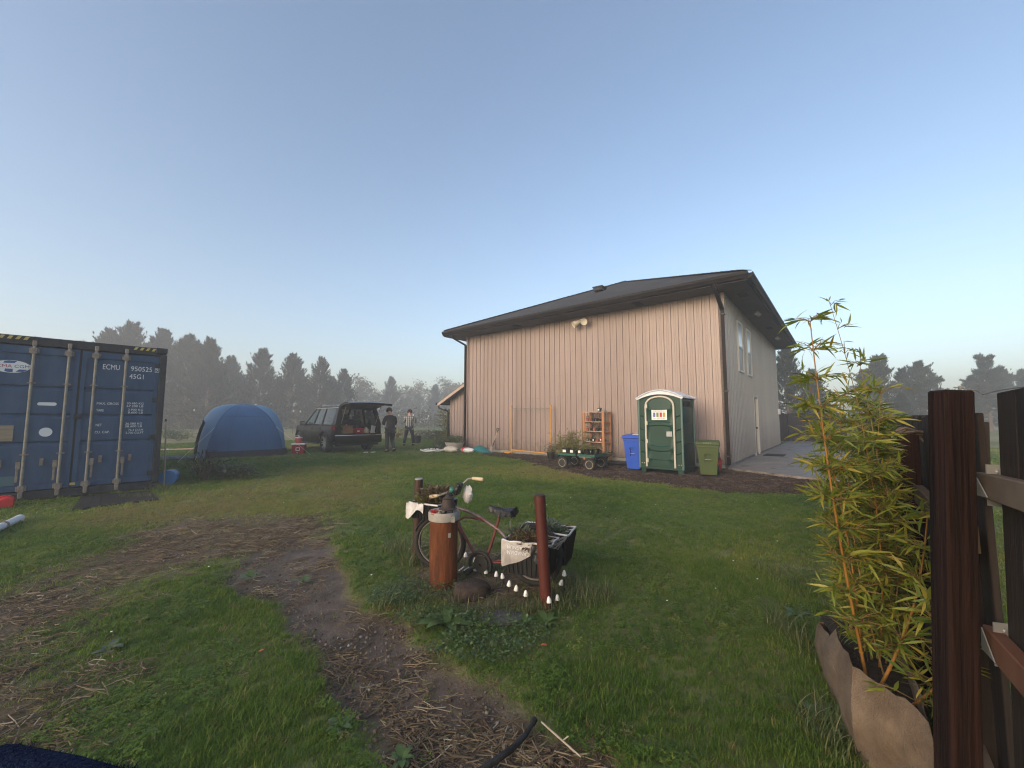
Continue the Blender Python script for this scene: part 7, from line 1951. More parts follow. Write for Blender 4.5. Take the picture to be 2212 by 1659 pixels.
Cm = Matrix.Translation(CO) @ Matrix.Rotation(CORZ, 4, 'Z')
keep_out([tuple(Cm @ Vector(p))[:2] for p in ((0.3, -.5, 0), (2.8, -.5, 0), (2.8, .5, 0), (.3, .5, 0))])
# luggage in the boot, each piece a thing of its own
def inboot(x, y, z=0.7805): return Cm @ Vector((x, y, z))
M_CARD = mat("brown_cardboard", (0.27, 0.155, 0.075), (0.34, 0.20, 0.105), 5, 0.85)
bx = thing("cardboard_box", "open brown cardboard box in the car's boot", "box", inboot(-0.72, .38), CORZ)
MB().bb((-.16, -.21, 0), (.16, .21, .01)).bb((-.16, -.21, .01), (-.152, .21, .26)).bb((.152, -.21, .01), (.16, .21, .26)).bb((-.152, -.21, .01), (.152, -.202, .26)).bb((-.152, .202, .01), (.152, .21, .26)).build("carton", M_CARD, bx)
MB().box((-.20, 0, .30), (0.10, 0.42, 0.006), M=Matrix.Rotation(R(50), 4, 'Y')).build("flap", M_CARD, bx); MB().box((0, .24, .29), (0.32, 0.08, 0.006), M=Matrix.Rotation(R(-40), 4, 'X')).build("flap", M_CARD, bx)
rc = thing("lunch_cooler", "small red cooler with white lid in the car's boot", "cooler", inboot(-0.80, -.10), CORZ)
MB().bb((-.13, -.19, 0), (.13, .19, .17)).build("body", M_CRED, rc, bevel=0.012); MB().bb((-.14, -.20, .17), (.14, .20, .215)).build("lid", M_RED, rc, bevel=0.012); MB().box((-.132, .05, .10), (.006, .10, .05)).build("label_patch", M_TAGW, rc)
def bag(label, loc, m, rx, ry, h, seed):
    t = thing("bag", label, "bag", loc, CORZ, "bags in the car's boot"); P = []
    for i in range(9):
        u = i / 8; f = math.sin(math.pi * min(.96, .18 + u * .78)) ** .6
        P.append([Vector((math.cos(6.2832 * k / 12) * rx * f * (1 + .15 * math.sin(k * 2 + seed + i)), math.sin(6.2832 * k / 12) * ry * f * (1 + .15 * math.cos(k * 3 + seed)), h * u)) for k in range(13)])
    MB().grid(P).build("sack", m, t, smooth=70); MB().tube([(0, 0, h * .97), (0.02, 0.02, h * 1.08), (0, -.03, h * 1.15)], [0.02, 0.03, 0.012], 6).build("tied_neck", m, t)
bag("pale blue plastic bag at the left of the car's boot", inboot(-0.80, .72), mat("pale_blue_bag", (0.20, 0.25, 0.31), (0.30, 0.34, 0.40), 8, 0.35), .13, .12, .24, 1)
bag("dark navy bag above the pale blue one in the boot", inboot(-0.52, .74), mat("navy_bag", (0.02, 0.03, 0.07), None, 4, 0.5), .13, .12, .42, 2)
bag("white grocery bag behind the cardboard box in the boot", inboot(-0.42, .24), M_SACKW, .16, .16, .34, 3)
bag("cream paper bag right of the small red cooler", inboot(-0.80, -.46), mat("cream_paper", (0.42, 0.36, 0.26), None, 4, 0.7), .13, .12, .22, 4)
bag("grey rucksack behind the small red cooler", inboot(-0.42, -.22), mat("grey_rucksack", (0.06, 0.06, 0.065), None, 4, 0.7), .16, .18, .30, 5)
bag("olive cloth bag behind the cream paper bag", inboot(-0.45, -.58), mat("olive_cloth", (0.10, 0.085, 0.045), None, 4, 0.8), .14, .14, .25, 6)
bd_ = thing("white_board", "white flat board standing at the right of the car's boot", "board", inboot(-0.92, -.70), CORZ + R(12)); MB().box((0, 0, .16), (0.02, 0.20, 0.32), M=Matrix.Rotation(R(10), 4, 'X')).build("panel", M_SACKW, bd_); MB().box((-.012, 0, .02), (0.012, 0.21, 0.03)).build("edge", M_TAGW, bd_)

# ------------------------------------------------------------------ people
def skin(name, verts, edges, rad, sub=2, root=0):
    me = bpy.data.meshes.new(name); me.from_pydata(verts, edges, [])
    ob = bpy.data.objects.new(name, me); sc.collection.objects.link(ob)
    md = ob.modifiers.new("skin", 'SKIN'); md.use_smooth_shade = True; md.branch_smoothing = 0.6
    me.skin_vertices[0].data.foreach_set("radius", np.array([[r, r] if not isinstance(r, tuple) else list(r) for r in rad], dtype=np.float32).ravel())
    for i, sv_ in enumerate(me.skin_vertices[0].data): sv_.use_root = (i == root)
    ms = ob.modifiers.new("sub", 'SUBSURF'); ms.levels = sub; ms.render_levels = sub
    bpy.context.view_layer.update()
    out = bpy.data.meshes.new_from_object(ob.evaluated_get(bpy.context.evaluated_depsgraph_get()))
    bpy.data.objects.remove(ob); bpy.data.meshes.remove(me)
    out.name = name
    return out
def person(label, loc, rz, J, mats, scale, knit):
    """J: joint positions; facing local +y"""
    t = thing("person", label, "person", loc, rz); t.scale = (scale,) * 3
    V = []; E = []; Rr = []; idx = {}
    def a(n, p, r, par=None):
        idx[n] = len(V); V.append(p); Rr.append(r)
        if par: E.append((idx[par], idx[n]))
    a('pel', J['pel'], .125); a('sp', J['sp'], .125, 'pel'); a('ch', J['ch'], .135, 'sp'); a('nk', J['nk'], .058, 'ch'); a('hd0', J['hd0'], .075, 'nk'); a('hd1', J['hd1'], .098, 'hd0'); a('hd2', J['hd2'], .085, 'hd1')
    f = (Vector(J['face']) - Vector(J['hd1'])).normalized()
    a('nose', tuple(Vector(J['hd1']) + f * 0.118 + Vector((0, 0, -.01))), .014, 'hd1')
    for s in 'LR':
        a('s' + s, J['s' + s], .075, 'ch'); a('e' + s, J['e' + s], .047, 's' + s); a('w' + s, J['w' + s], .030, 'e' + s); a('h' + s, J['h' + s], (.038, .022), 'w' + s)
        d = (Vector(J['h' + s]) - Vector(J['w' + s])).normalized(); sd = d.cross(Vector((0, 0, 1))).normalized()
        for k, (o, l) in enumerate(((-.028, .062), (-.010, .072), (.010, .068), (.027, .052))):
            p1 = Vector(J['h' + s]) + d * .035 + sd * o; a('f%d%s' % (k, s), tuple(p1), .0095, 'h' + s); p2 = p1 + d * l * .5 + Vector((0, 0, -.012)); a('g%d%s' % (k, s), tuple(p2), .0085, 'f%d%s' % (k, s)); a('k%d%s' % (k, s), tuple(p2 + d * l * .35 + Vector((0, 0, -.022))), .0075, 'g%d%s' % (k, s))
        p1 = Vector(J['w' + s]).lerp(Vector(J['h' + s]), .6) + sd * (.035 if s == 'L' else -.035); a('t0' + s, tuple(p1), .011, 'h' + s); a('t1' + s, tuple(p1 + d * .04 + sd * (.012 if s == 'L' else -.012)), .009, 't0' + s)
        a('hp' + s, J['hp' + s], .095, 'pel'); a('kn' + s, J['kn' + s], .060, 'hp' + s); a('an' + s, J['an' + s], .042, 'kn' + s); a('to' + s, J['to' + s], .036, 'an' + s)
    bo = link("body", skin("body", V, E, Rr), t); bo.data.materials.append(mats['skin'])
    # clothes
    def cloth(nm, seq, m):
        V2 = []; E2 = []; R2 = []; ix = {}
        for n, p, r, par in seq:
            ix[n] = len(V2); V2.append(tuple(p)); R2.append(r)
            if par: E2.append((ix[par], ix[n]))
        o = link(nm, skin(nm, V2, E2, R2), t); o.data.materials.append(m); return o
    hem = Vector(J['pel']) + Vector((0, 0, -.12 if mats['long'] else -.05))
    sq = [('pel', J['pel'], (.200, .150), None), ('hem', hem, (.205, .155), 'pel'), ('sp', J['sp'], (.190, .145), 'pel'), ('ch', J['ch'], (.205, .150), 'sp'), ('nk', Vector(J['nk']) + Vector((0, 0, -.035)), .080, 'ch')]
    for s in 'LR':
        sq += [('s' + s, J['s' + s], .098, 'ch'), ('e' + s, J['e' + s], .072, 's' + s), ('w' + s, Vector(J['w' + s]).lerp(Vector(J['e' + s]), .12), .052, 'e' + s)]
    cloth("jacket" if mats['long'] else "shirt", sq, mats['top'])
    sq = [('pel', Vector(J['pel']) + Vector((0, 0, -.02)), (.165, .135), None)]
    for s in 'LR':
        sq += [('hp' + s, J['hp' + s], .118, 'pel'), ('m' + s, Vector(J['hp' + s]).lerp(Vector(J['kn' + s]), .5), .108, 'hp' + s), ('kn' + s, J['kn' + s], .088, 'm' + s), ('c' + s, Vector(J['kn' + s]).lerp(Vector(J['an' + s]), .5), .080, 'kn' + s), ('an' + s, Vector(J['an' + s]) + Vector((0, 0, .02)), .074, 'c' + s)]
    cloth("trousers", sq, mats['legs'])
    for s in 'LR':
        an, to = Vector(J['an' + s]), Vector(J['to' + s]); d = (to - an); d.z = 0; d.normalize()
        cloth("shoe", [('a', an + Vector((0, 0, -.02)), .058, None), ('h', an - d * .05 + Vector((0, 0, -.045)), .050, 'a'), ('b', an.lerp(to, .6) + Vector((0, 0, -.03)), .050, 'a'), ('c', to + d * .02, .040, 'b')], mats['shoe'])
    up = (Vector(J['hd2']) - Vector(J['hd0'])).normalized()
    Mh = Matrix.Translation(Vector(J['hd1']) + up * -0.005) @ up.to_track_quat('Z', 'Y').to_matrix().to_4x4()
    hat = MB().lathe([(0.116, -.015), (0.122, 0.0), (0.120, 0.035), (0.116, 0.06), (0.098, 0.105), (0.06, 0.135), (0.015, 0.145)], 20, M=Mh).build("beanie", mats['hat'], t, smooth=60)
    MB().lathe([(0.121, -.022), (0.130, -.018), (0.130, 0.030), (0.121, 0.036)], 20, M=Mh, cap=False).build("turn_up", mats['brim'], hat, smooth=60)
    return t
M_SKIN = mat("skin", (0.46, 0.27, 0.20), (0.50, 0.30, 0.23), 9, 0.55)
M_JK = mat("charcoal_jacket", (0.020, 0.018, 0.020), (0.030, 0.027, 0.030), 9, 0.8, bump=0.3, bscale=9)
M_TRS = mat("dark_trousers", (0.022, 0.024, 0.030), (0.034, 0.036, 0.044), 8, 0.8, bump=0.2, bscale=9)
M_SHOE = mat("black_shoes", (0.012, 0.012, 0.012), None, 4, 0.6)
M_HAT = mat("black_knit", (0.014, 0.014, 0.016), (0.024, 0.024, 0.026), 60, 0.9, bump=0.4, bscale=90)
M_HATR = mat("dark_red_knit", (0.17, 0.016, 0.022), (0.10, 0.012, 0.016), 60, 0.9, bump=0.4, bscale=90)
def plaid():
    m = bpy.data.materials.new("black_white_plaid"); m.use_nodes = True
    n, l = nt(m); b = n["Principled BSDF"]; b.inputs["Roughness"].default_value = 0.9
    tc = n.new("ShaderNodeTexCoord"); sp = n.new("ShaderNodeSeparateXYZ"); l.new(tc.outputs["Object"], sp.inputs[0])
    def band(src, f, duty):
        a = n.new("ShaderNodeMath"); a.operation = 'MULTIPLY'; a.inputs[1].default_value = f; l.new(src, a.inputs[0])
        c = n.new("ShaderNodeMath"); c.operation = 'FRACT'; l.new(a.outputs[0], c.inputs[0])
        d = n.new("ShaderNodeMath"); d.operation = 'GREATER_THAN'; d.inputs[1].default_value = duty; l.new(c.outputs[0], d.inputs[0]); return d.outputs[0]
    s = n.new("ShaderNodeMath"); s.operation = 'ADD'; l.new(band(sp.outputs[0], 10.5, .5), s.inputs[0]); l.new(band(sp.outputs[2], 10.5, .5), s.inputs[1])
    h = n.new("ShaderNodeMath"); h.operation = 'MULTIPLY'; h.inputs[1].default_value = 0.5; l.new(s.outputs[0], h.inputs[0])
    rp = n.new("ShaderNodeValToRGB"); rp.color_ramp.interpolation = 'CONSTANT'; e = rp.color_ramp.elements; e[0].color = (0.018, 0.018, 0.018, 1); e[1].position = 0.3; e[1].color = (0.17, 0.16, 0.145, 1); x = e.new(0.8); x.color = (0.55, 0.53, 0.49, 1)
    l.new(h.outputs[0], rp.inputs[0]); l.new(rp.outputs[0], b.inputs["Base Color"]); return m
J1 = dict(pel=(0, 0, .96), sp=(0, .0, 1.16), ch=(0, .03, 1.38), nk=(0, .075, 1.545), hd0=(0, .115, 1.61), hd1=(0, .155, 1.685), hd2=(0, .165, 1.755), face=(0, .30, 1.60),
          sL=(-.185, .03, 1.43), sR=(.185, .03, 1.43), eL=(-.27, .10, 1.17), eR=(.27, .08, 1.16), wL=(-.13, .31, 1.14), wR=(.13, .29, 1.10), hL=(-.09, .38, 1.16), hR=(.07, .36, 1.11),
          hpL=(-.10, 0, .90), hpR=(.10, 0, .90), knL=(-.12, .03, .50), knR=(.12, .08, .49), anL=(-.13, -.02, .085), anR=(.13, -.10, .13), toL=(-.14, .14, .035), toR=(.14, .04, .035))
person("person in charcoal jacket and black beanie bending over the open car boot", (-5.12, 17.13, 0), R(38), J1, dict(skin=M_SKIN, top=M_JK, legs=M_TRS, shoe=M_SHOE, hat=M_HAT, brim=M_HAT, long=True), 1.03, None)
J2 = dict(pel=(0, 0, .94), sp=(0, .0, 1.14), ch=(0, .01, 1.36), nk=(0, .04, 1.52), hd0=(0, .06, 1.585), hd1=(0, .085, 1.66), hd2=(0, .09, 1.735), face=(-.05, .30, 1.60),
          sL=(-.18, .0, 1.41), sR=(.18, .0, 1.41), eL=(-.25, .08, 1.16), eR=(.30, .04, 1.16), wL=(-.12, .28, 1.13), wR=(.30, .26, 1.13), hL=(-.08, .35, 1.13), hR=(.29, .33, 1.12),
          hpL=(-.10, 0, .88), hpR=(.10, 0, .88), knL=(-.17, .03, .49), knR=(.17, .03, .49), anL=(-.22, -.02, .085), anR=(.22, -.02, .085), toL=(-.24, .13, .035), toR=(.26, .12, .035))
person("person in black and white plaid shirt and dark red beanie facing the field", (-5.33, 21.1, 0), R(6), J2, dict(skin=M_SKIN, top=plaid(), legs=M_TRS, shoe=M_SHOE, hat=M_HAT, brim=M_HATR, long=False), 1.05, None)
pa = thing("black_pail", "small black pail standing right of the plaid-shirted person's leg", "pail", (-4.98, 22.6, 0)); pa.location = dp(902, 948, 23.2) * Vector((1, 1, 0))
MB().lathe([(0.17, 0.0), (0.22, 0.40), (0.235, 0.40), (0.235, 0.43), (0.20, 0.43), (0.19, 0.38)], 16).build("bucket", M_POTB, pa, smooth=40); MB().tube([(-.23, 0, .41), (-.15, 0, .56), (0, 0, .62), (.15, 0, .56), (.23, 0, .41)], .012, 6).build("bail", M_GALV, pa)
for k, (x, y) in enumerate(((0, 0), (.28, .05))):
    g = gp(790, 979); tr2 = thing("litter", "pale scrap on the grass behind the car, %s of two" % ("left" if k == 0 else "right"), "litter", (g.x + x, g.y + y, 0), 0, "pale scraps behind the car")
    MB().add([(-.10, -.04, .03), (.10, -.05, .03), (.09, .05, .055), (-.08, .04, .05)], [(0, 1, 2, 3)]).build("scrap", M_TAGW, tr2); MB().add([(-.06, -.06, .025), (.0, -.07, .04), (.02, -.045, .03)], [(0, 1, 2)]).build("torn_corner", M_TAGW, tr2)
# ------------------------------------------------------------------ lawn
def outside(x, y):
    k = np.ones(x.shape, bool)
    for poly in FOOT: k &= poly_sd(x, y, poly) < 0.0
    return k
X = []; Y = []; S = []; Pk = []; Tn = []
def lawn(r0, r1, dens, s0, s1, pick, clover):
    x, y = ring_points(r0, r1, dens)
    a, b, c, d = masks(x, y)
    bare = np.maximum.reduce([a, b * 0.95, c * 0.97, d * 0.72])
    patch = fbm(x, y, 0.9, 41)
    keep = (rng.random(x.shape) > np.clip(bare * 1.2 - 0.02, 0, 0.965)) & outside(x, y)
    x, y, patch, bare = x[keep], y[keep], patch[keep], bare[keep]
    n = len(x)
    sc_ = rng.uniform(s0, s1, n) * (0.40 + 0.65 * patch + 0.55 * fbm(x, y, 3.2, 43)) * (1 - 0.35 * bare)
    p = rng.choice(pick, n)
    if clover is not None:
        cl_ = (fbm(x, y, 1.3, 51) > 0.56) & (rng.random(n) < 0.5)
        p = np.where(cl_, rng.choice(clover, n), p)
    # shade of green drifts over the lawn; yellower where thin or trodden
    tint = 0.02 + 0.34 * fbm(x, y, 0.35, 61) + 0.30 * fbm(x, y, 2.6, 63) + rng.normal(0, 0.12, n) + 0.25 * bare
    tint += np.clip((fbm(x, y, 0.22, 67) - 0.46) * 2.2, 0, 0.45) * np.clip((np.hypot(x, y) - 2.5) / 4, 0, 1)
    tint = np.where(rng.random(n) < 0.035, rng.uniform(0.8, 1.0, n), tint)
    X.append(x); Y.append(y); S.append(sc_); Pk.append(p); Tn.append(np.clip(tint, 0, 1))
F_ = [0, 1, 2, 3, 4, 5]; C_ = [6, 7, 8]; K_ = [9, 10, 11]
lawn(0.8, 2.6, 3000, 0.42, 0.85, F_, K_)
lawn(2.6, 4.8, 2000, 0.42, 0.8, F_, K_)
lawn(4.8, 9.0, 700, 0.5, 0.9, F_ + C_, K_)
lawn(9.0, 16.0, 190, 0.8, 1.2, C_, None)
lawn(16.0, 30.0, 60, 1.0, 1.5, C_, None)
x = np.concatenate(X); y = np.concatenate(Y); n = len(x)
def ground_z(x, y):
    a, b, c, d = masks(x, y); nr = np.clip(1 - np.hypot(x, y) / 60, 0, 1)
    return ((fbm(x, y, 0.9, 21) - 1.0) * 0.02 - a * 0.02 + (fbm(x, y, 9, 23) - 1) * 0.012 * np.maximum(a, b)) * nr + d * 0.02 * (fbm(x, y, 5, 29) - 0.4)
P = np.column_stack([x, y, ground_z(x, y) - 0.003])
rot = np.column_stack([rng.normal(0, .18, n), rng.normal(0, .18, n), rng.uniform(0, 6.283, n)])
scatter("lawn_grass", "short damp green grass and clover covering the lawn", "grass", P, rot, np.concatenate(S), np.concatenate(Pk), np.concatenate(Tn), tufts)
print("grass tufts", n)
# ------------------------------------------------------------------ straw and bark on the bare ground
M_STRAW = leaf_mat("straw", [(0.0, (0.060, 0.038, 0.022)), (0.45, (0.13, 0.092, 0.052)), (0.8, (0.24, 0.18, 0.105)), (1.0, (0.42, 0.35, 0.24))], 0.7, 'instancer', trans=0.0)
straws = []
for v in range(5):
    mb = MB(); q = random.Random(100 + v)
    for k in range(7):
        a = q.gauss(0, .55) + (1.2 if q.random() < .2 else 0); L = q.uniform(0.015, 0.05) if q.random() < .45 else q.uniform(0.04, 0.13); c = Vector((q.uniform(-.06, .06), q.uniform(-.06, .06), q.uniform(.002, .012)))
        d = Vector((math.cos(a), math.sin(a), q.uniform(-.08, .12))) * L / 2; w_ = q.uniform(.0016, .0042); e_ = Vector((-d.y, d.x, abs(d.z) * .5)) * q.uniform(-.25, .25); mb.beam(c - d, c + e_, w_, .0018); mb.beam(c + e_, c + d, w_, .0018)
    straws.append(proto("straw", mb, M_STRAW))
X = []; Y = []; 
for r0, r1, dn in ((0.9, 3.0, 700), (3.0, 7.0, 330), (7.0, 12.0, 60)):
    x, y = ring_points(r0, r1, dn); a, b, c, d = masks(x, y)
    clump = np.clip((fbm(x, y, 1.7, 71) - 0.36) * 5.0, 0, 1)
    # straw gathers along the path's edges, its middle is trodden bare
    edge = np.clip(1.15 - poly_sd(x, y, POLY_PATH) / 0.32, 0.10, 1)
    lowr = np.clip((2.55 - y) / 0.6, 0, 1)
    k = rng.random(x.shape) < np.maximum.reduce([a * clump * np.maximum(edge, lowr), b * np.clip(clump + .35, 0, 1), d * 0.30])
    k &= outside(x, y); X.append(x[k]); Y.append(y[k])
x = np.concatenate(X); y = np.concatenate(Y); n = len(x)
scatter("straw_litter", "loose straw and grass cuttings strewn on the bare earth", "straw", np.column_stack([x, y, ground_z(x, y) + .001]), np.column_stack([rng.normal(0, .1, n), rng.normal(0, .1, n), rng.normal(0.2, .8, n)]), rng.uniform(.6, 1.5, n), rng.integers(0, 5, n), np.clip(rng.beta(1.6, 2.2, n), 0, 1), straws)
M_CHIP = leaf_mat("bark_chips", [(0.0, (0.018, 0.012, 0.010)), (0.6, (0.070, 0.045, 0.034)), (1.0, (0.17, 0.125, 0.10))], 0.9, 'instancer', trans=0.0)
chips = []
for v in range(4):
    mb = MB(); q = random.Random(200 + v)
    for k in range(9):
        mb.box((q.uniform(-.09, .09), q.uniform(-.09, .09), q.uniform(.004, .018)), (q.uniform(.02, .055), q.uniform(.010, .022), q.uniform(.005, .012)), rz=q.uniform(0, 3.14), M=Matrix.Rotation(q.gauss(0, .3), 4, 'X'))
    chips.append(proto("bark_chip", mb, M_CHIP))
lo = np.array(POLY_MULCH).min(0); hi = np.array(POLY_MULCH).max(0)
x = rng.uniform(lo[0] - .3, hi[0] + .3, 16000); y = rng.uniform(lo[1] - .3, hi[1] + .3, 16000)
a, b, c, d = masks(x, y); k = (rng.random(x.shape) < c) & outside(x, y); x, y = x[k], y[k]; n = len(x)
scatter("bark_mulch", "dark bark mulch spread along the barn wall", "mulch", np.column_stack([x, y, ground_z(x, y) + .002]), np.column_stack([rng.normal(0, .1, n), rng.normal(0, .1, n), rng.uniform(0, 6.28, n)]), rng.uniform(.7, 1.3, n), rng.integers(0, 4, n), rng.beta(1.4, 2.2, n), chips)
# clods and small stones on the trodden soil
M_CLOD = leaf_mat("soil_clods", [(0.0, (0.055, 0.039, 0.028)), (0.6, (0.105, 0.078, 0.058)), (0.93, (0.14, 0.115, 0.095)), (1.0, (0.22, 0.21, 0.20))], 0.95, 'instancer', trans=0.0)
clods = []
for v in range(4):
    mb = MB(); q = random.Random(300 + v)
    for k in range(12):
        r_ = q.uniform(.003, .011); c = (q.uniform(-.10, .10), q.uniform(-.10, .10), 0)
        mb.lathe([(r_ * .9, -.002), (r_, r_ * .35), (r_ * .6, r_ * q.uniform(.6, .9)), (r_ * .1, r_ * .9)], 5, c, Matrix.Rotation(q.uniform(-.3, .3), 4, 'X'))
    clods.append(proto("clod", mb, M_CLOD))
X = []; Y = []
for r0, r1, dn in ((0.9, 3.2, 90), (3.2, 8.0, 26)):
    x, y = ring_points(r0, r1, dn); a, b, c, d = masks(x, y); k = (rng.random(x.shape) < np.maximum(a, b * .6)) & outside(x, y); X.append(x[k]); Y.append(y[k])
x = np.concatenate(X); y = np.concatenate(Y); n = len(x)
scatter("soil_clods", "crumbs of earth and small stones on the trodden path", "clods", np.column_stack([x, y, ground_z(x, y)]), np.column_stack([np.zeros(n), np.zeros(n), rng.uniform(0, 6.28, n)]), rng.uniform(.5, 1.4, n), rng.integers(0, 4, n), rng.random(n), clods)
# tiny white daisies dotted over the lawn: specks nobody could count
M_DAISY = mat("daisy_white", (0.75, 0.75, 0.70), None, 4, 0.6)
dz_ = MB().lathe([(0.002, 0.045), (0.011, 0.050), (0.012, 0.054), (0.003, 0.056)], 8)
x, y = ring_points(3.2, 13, 1.0); a, b, c, d = masks(x, y); k = (np.maximum.reduce([a, b, c, d]) < .2) & outside(x, y) & (fbm(x, y, .5, 81) > .45); x, y = x[k], y[k]; n = len(x)
scatter("daisies", "tiny white daisies dotted over the lawn", "daisies", np.column_stack([x, y, np.zeros(n)]), np.zeros((n, 3)), rng.uniform(.45, .75, n), np.zeros(n), np.zeros(n), [proto("daisy", dz_, M_DAISY)])

# ------------------------------------------------------------------ weeds along the path and in the bed
M_DOCK = leaf_mat("dock_leaves", [(0.0, (0.035, 0.075, 0.018)), (0.5, (0.060, 0.11, 0.028)), (1.0, (0.11, 0.15, 0.045))], 0.4, 'island')
def broad_weed(label, loc, n, L, spread=0.9, seed=0, m=None, nm="broad_leaved_weed"):
    q = random.Random(seed); t = thing(nm, label, "weed", loc, q.uniform(0, 6))
    for k in range(n):
        a = 6.283 * k / n + q.uniform(-.3, .3); l_ = L * q.uniform(.7, 1.15); w = l_ * q.uniform(.16, .24); rise = q.uniform(.35, 1.1)
        P = []
        for i in range(6):
            u = i / 5; ww = w * math.sin(math.pi * (0.08 + 0.9 * u)) ** .7
            c = Vector((math.cos(a) * l_ * u * spread, math.sin(a) * l_ * u * spread, l_ * (rise * u - .75 * rise * u * u)))
            s = Vector((-math.sin(a), math.cos(a), 0)); P.append([c - s * ww + Vector((0, 0, .02 * l_)), c, c + s * ww + Vector((0, 0, .02 * l_))])
        MB().grid(P).build("leaf", m or M_DOCK, t, smooth=180)
    return t
for i, (x, y, n, L, lab) in enumerate(((965, 1352, 7, 0.20, "broad-leaved dock on the path's edge left of the pipe's foot"), (1180, 1345, 9, 0.13, "leafy rosette weed right below the red-brown post"), (1135, 1345, 8, 0.10, "small rosette weed beside the flat grey stone"),
                                       (735, 1570, 8, 0.07, "low plantain weed on the grass tongue beside the path"), (868, 1640, 9, 0.07, "rounded weed at the path's lower left edge"), (655, 1255, 7, 0.10, "small rosette growing in the path's upper bend"), (540, 1245, 7, 0.11, "flat green rosette at the path's upper left"),
                                       (1790, 1575, 8, 0.16, "broad-leaved weed before the fabric planter"), (235, 1405, 9, 0.10, "grey-green creeping weed on the left grass island"), (1720, 1330, 7, 0.12, "leafy weed left of the bamboo planter"))):
    p = gp(x, y); broad_weed(lab, (p.x, p.y, -.005), n, L, .9, i, M_GREYG if "grey-green" in lab else None)
# long grass round the bicycle and the planter
M_LONG = leaf_mat("long_grass", [(0.0, (0.040, 0.075, 0.018)), (0.5, (0.075, 0.115, 0.030)), (0.85, (0.15, 0.15, 0.055)), (1.0, (0.26, 0.22, 0.11))], 0.45, 'island')
q = random.Random(55); mb = MB()
def clumps(cx, cy, rx, ry, n, h0, h1):
    for k in range(n):
        a = q.uniform(0, 6.283); r_ = math.sqrt(q.random()); blade(mb, cx + math.cos(a) * r_ * rx, cy + math.sin(a) * r_ * ry, q.uniform(h0, h1), q.uniform(.003, .006), q.uniform(0, 6.283), q.uniform(.3, 1.2), 4)
for (x, y, rx, ry, n, h0, h1) in ((900, 1215, .16, .14, 260, .08, .26), (870, 1190, .25, .18, 300, .08, .24), (960, 1265, .22, .10, 160, .05, .14), (1183, 1300, .16, .12, 160, .06, .16), (1260, 1290, .28, .2, 420, .06, .18), (1120, 1320, .4, .10, 320, .05, .14), (1040, 1230, .35, .15, 260, .04, .12), (1215, 1262, .14, .12, 140, .06, .18),
                                  (1770, 1420, .10, .5, 420, .08, .22), (1800, 1600, .12, .2, 300, .06, .18), (350, 1060, .3, .2, 200, .08, .25), (300, 1075, .4, .10, 200, .05, .15), (900, 1310, .35, .12, 300, .05, .13), (1700, 1260, .12, .5, 200, .05, .12)):
    p = gp(x, y); clumps(p.x, p.y, rx, ry, n, h0, h1)
tag(mb.build("long_grass", M_LONG), "longer unmown grass round the bicycle, posts and planter", "grass", kind="stuff")
mb = MB()
for (x, y, rx, ry, n) in ((900, 1280, .35, .22, 700), (960, 1340, .35, .12, 500), (1080, 1380, .35, .2, 600), (840, 1300, .2, .15, 300), (1030, 1410, .3, .15, 400)):
    p = gp(x, y)
    for k in range(n):
        a = q.uniform(0, 6.283); r_ = math.sqrt(q.random()); c = Vector((p.x + math.cos(a) * r_ * rx, p.y + math.sin(a) * r_ * ry, q.uniform(.015, .075))); s = q.uniform(.007, .014)
        u = Vector((q.gauss(0, 1), q.gauss(0, 1), .3)).normalized(); w = u.cross(Vector((0, 0, 1))).normalized()
        mb.add([c - u * s, c + w * s * .8, c + u * s, c - w * s * .8], [(0, 1, 2, 3)])
tag(mb.build("ground_cover", M_HERB), "small-leaved clover-like ground cover beside the path", "ground cover", kind="stuff")
# dark hose end on the straw at the bottom edge
hc = thing("black_hose", "black rubber hose end lying on the straw at the bottom", "hose", (0, 0, 0))
pts = [gp(1000, 1690, .02), gp(1060, 1650, .025), gp(1105, 1618, .022), gp(1135, 1588, .02), gp(1150, 1563, .018)]
MB().tube(pts, [0.013, .013, .013, .012, .010], 8).build("tube", M_BLACKR, hc, smooth=60); MB().tube([pts[-1], pts[-1] + (pts[-1] - pts[-2]).normalized() * .03], .014, 8).build("fitting", M_BLK, hc, smooth=60)
br = thing("dry_stalk", "long pale dry stalk lying across the straw", "stalk", (0, 0, 0)); MB().tube([gp(1170, 1560, .02), gp(1215, 1600, .025), gp(1255, 1635, .015)], [.004, .0045, .003], 6).build("stem", M_WOODP, br); MB().tube([gp(1215, 1600, .025), gp(1228, 1590, .04)], .003, 5).build("twig", M_WOODP, br)
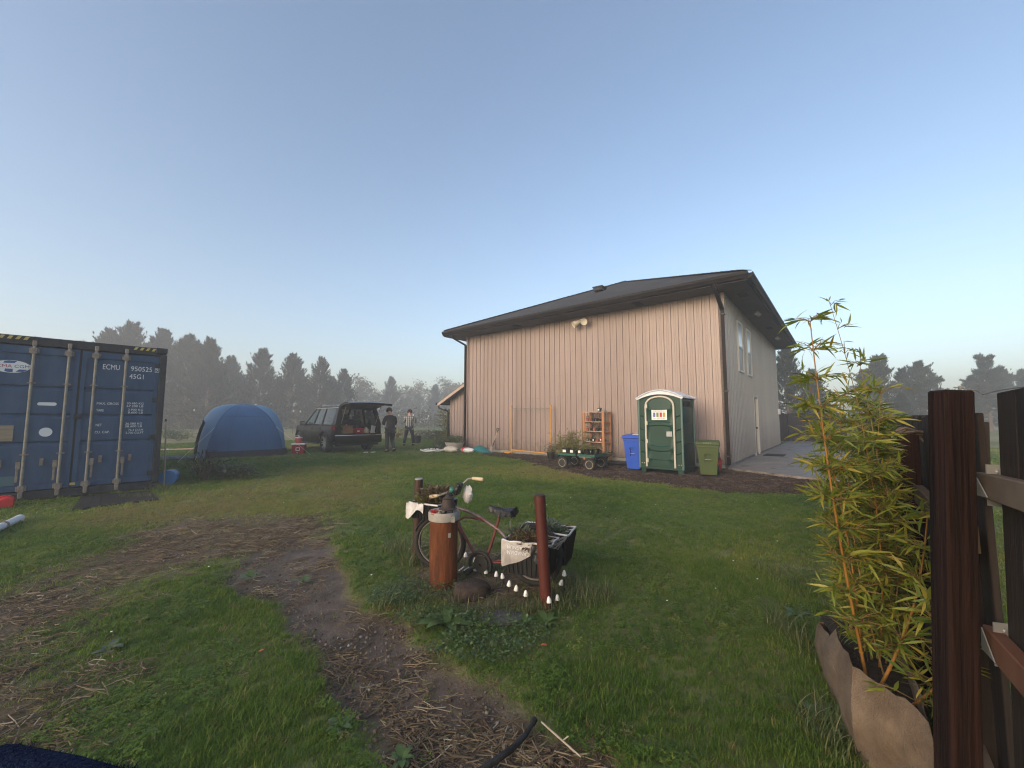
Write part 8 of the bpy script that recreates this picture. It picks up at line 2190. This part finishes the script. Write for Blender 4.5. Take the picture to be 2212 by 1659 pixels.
# small fallen leaves, orange and brown
for i, (x, y, lab) in enumerate(((1175, 1410, "orange fallen leaf on the grass below the red-brown post"), (1262, 1300, "orange fallen leaf right of the red-brown post"), (1040, 1305, "orange-red scrap of leaf beside the dark stone"), (565, 1422, "tan fallen leaf on the left grass island"))):
    p = gp(x, y); t = thing("fallen_leaf", lab, "leaf", (p.x, p.y, .045), i * 1.4)
    MB().add([(-.02, 0, 0), (-.006, -.011, .004), (.012, -.009, .002), (.022, 0, 0), (.012, .009, .003), (-.006, .011, .005)], [(0, 1, 2, 3, 4, 5)]).build("blade", mat("orange_leaf", (0.36, 0.11, 0.04), None, 4, .7) if i == 0 else bpy.data.materials["orange_leaf"], t); MB().tube([(-.02, 0, 0), (-.034, .004, -.004)], .0012, 4).build("stalk", M_BARK, t)

# ------------------------------------------------------------------ fleece sleeve at the lower left corner, close to the lens
M_FLEECE = mat("navy_fleece", (0.006, 0.010, 0.032), (0.012, 0.020, 0.055), 40, 0.95, bump=0.8, bscale=160, spec=0.1)
sl_ = thing("fleece_sleeve", "dark navy fleece sleeve at the bottom left corner, close to the lens", "sleeve", (0, 0, 0))
a, m_, b_ = dp(-200, 1790, .46), dp(60, 1795, .46), dp(380, 1860, .44)
mb = MB().tube([a, a.lerp(m_, .5) + Vector((0, 0, .012)), m_ + Vector((0, 0, .004)), m_.lerp(b_, .5), b_, b_ + Vector((.05, -.03, -.05))], [.055, .058, .056, .054, .05, .035], 24)
arm = mb.build("sleeve", M_FLEECE, sl_, smooth=60)
q = random.Random(1); fz = MB(); pts = [a, a.lerp(m_, .5) + Vector((0, 0, .012)), m_, m_.lerp(b_, .5), b_]
for k in range(5200):
    t = q.random() * 3.999; i = int(t); c = pts[i].lerp(pts[i + 1], t - i); ax = (pts[i + 1] - pts[i]).normalized(); o = ax.orthogonal(); o = Matrix.Rotation(q.uniform(0, 6.283), 3, ax) @ o.normalized()
    p = c + o * .054; d = (o + Vector((q.gauss(0, .5), q.gauss(0, .5), q.gauss(0, .5)))).normalized() * q.uniform(.004, .011); s = d.orthogonal().normalized() * .0007
    fz.add([p - s, p + s, p + d], [(0, 1, 2)])
tag(fz.build("pile", M_FLEECE, sl_), kind="stuff")
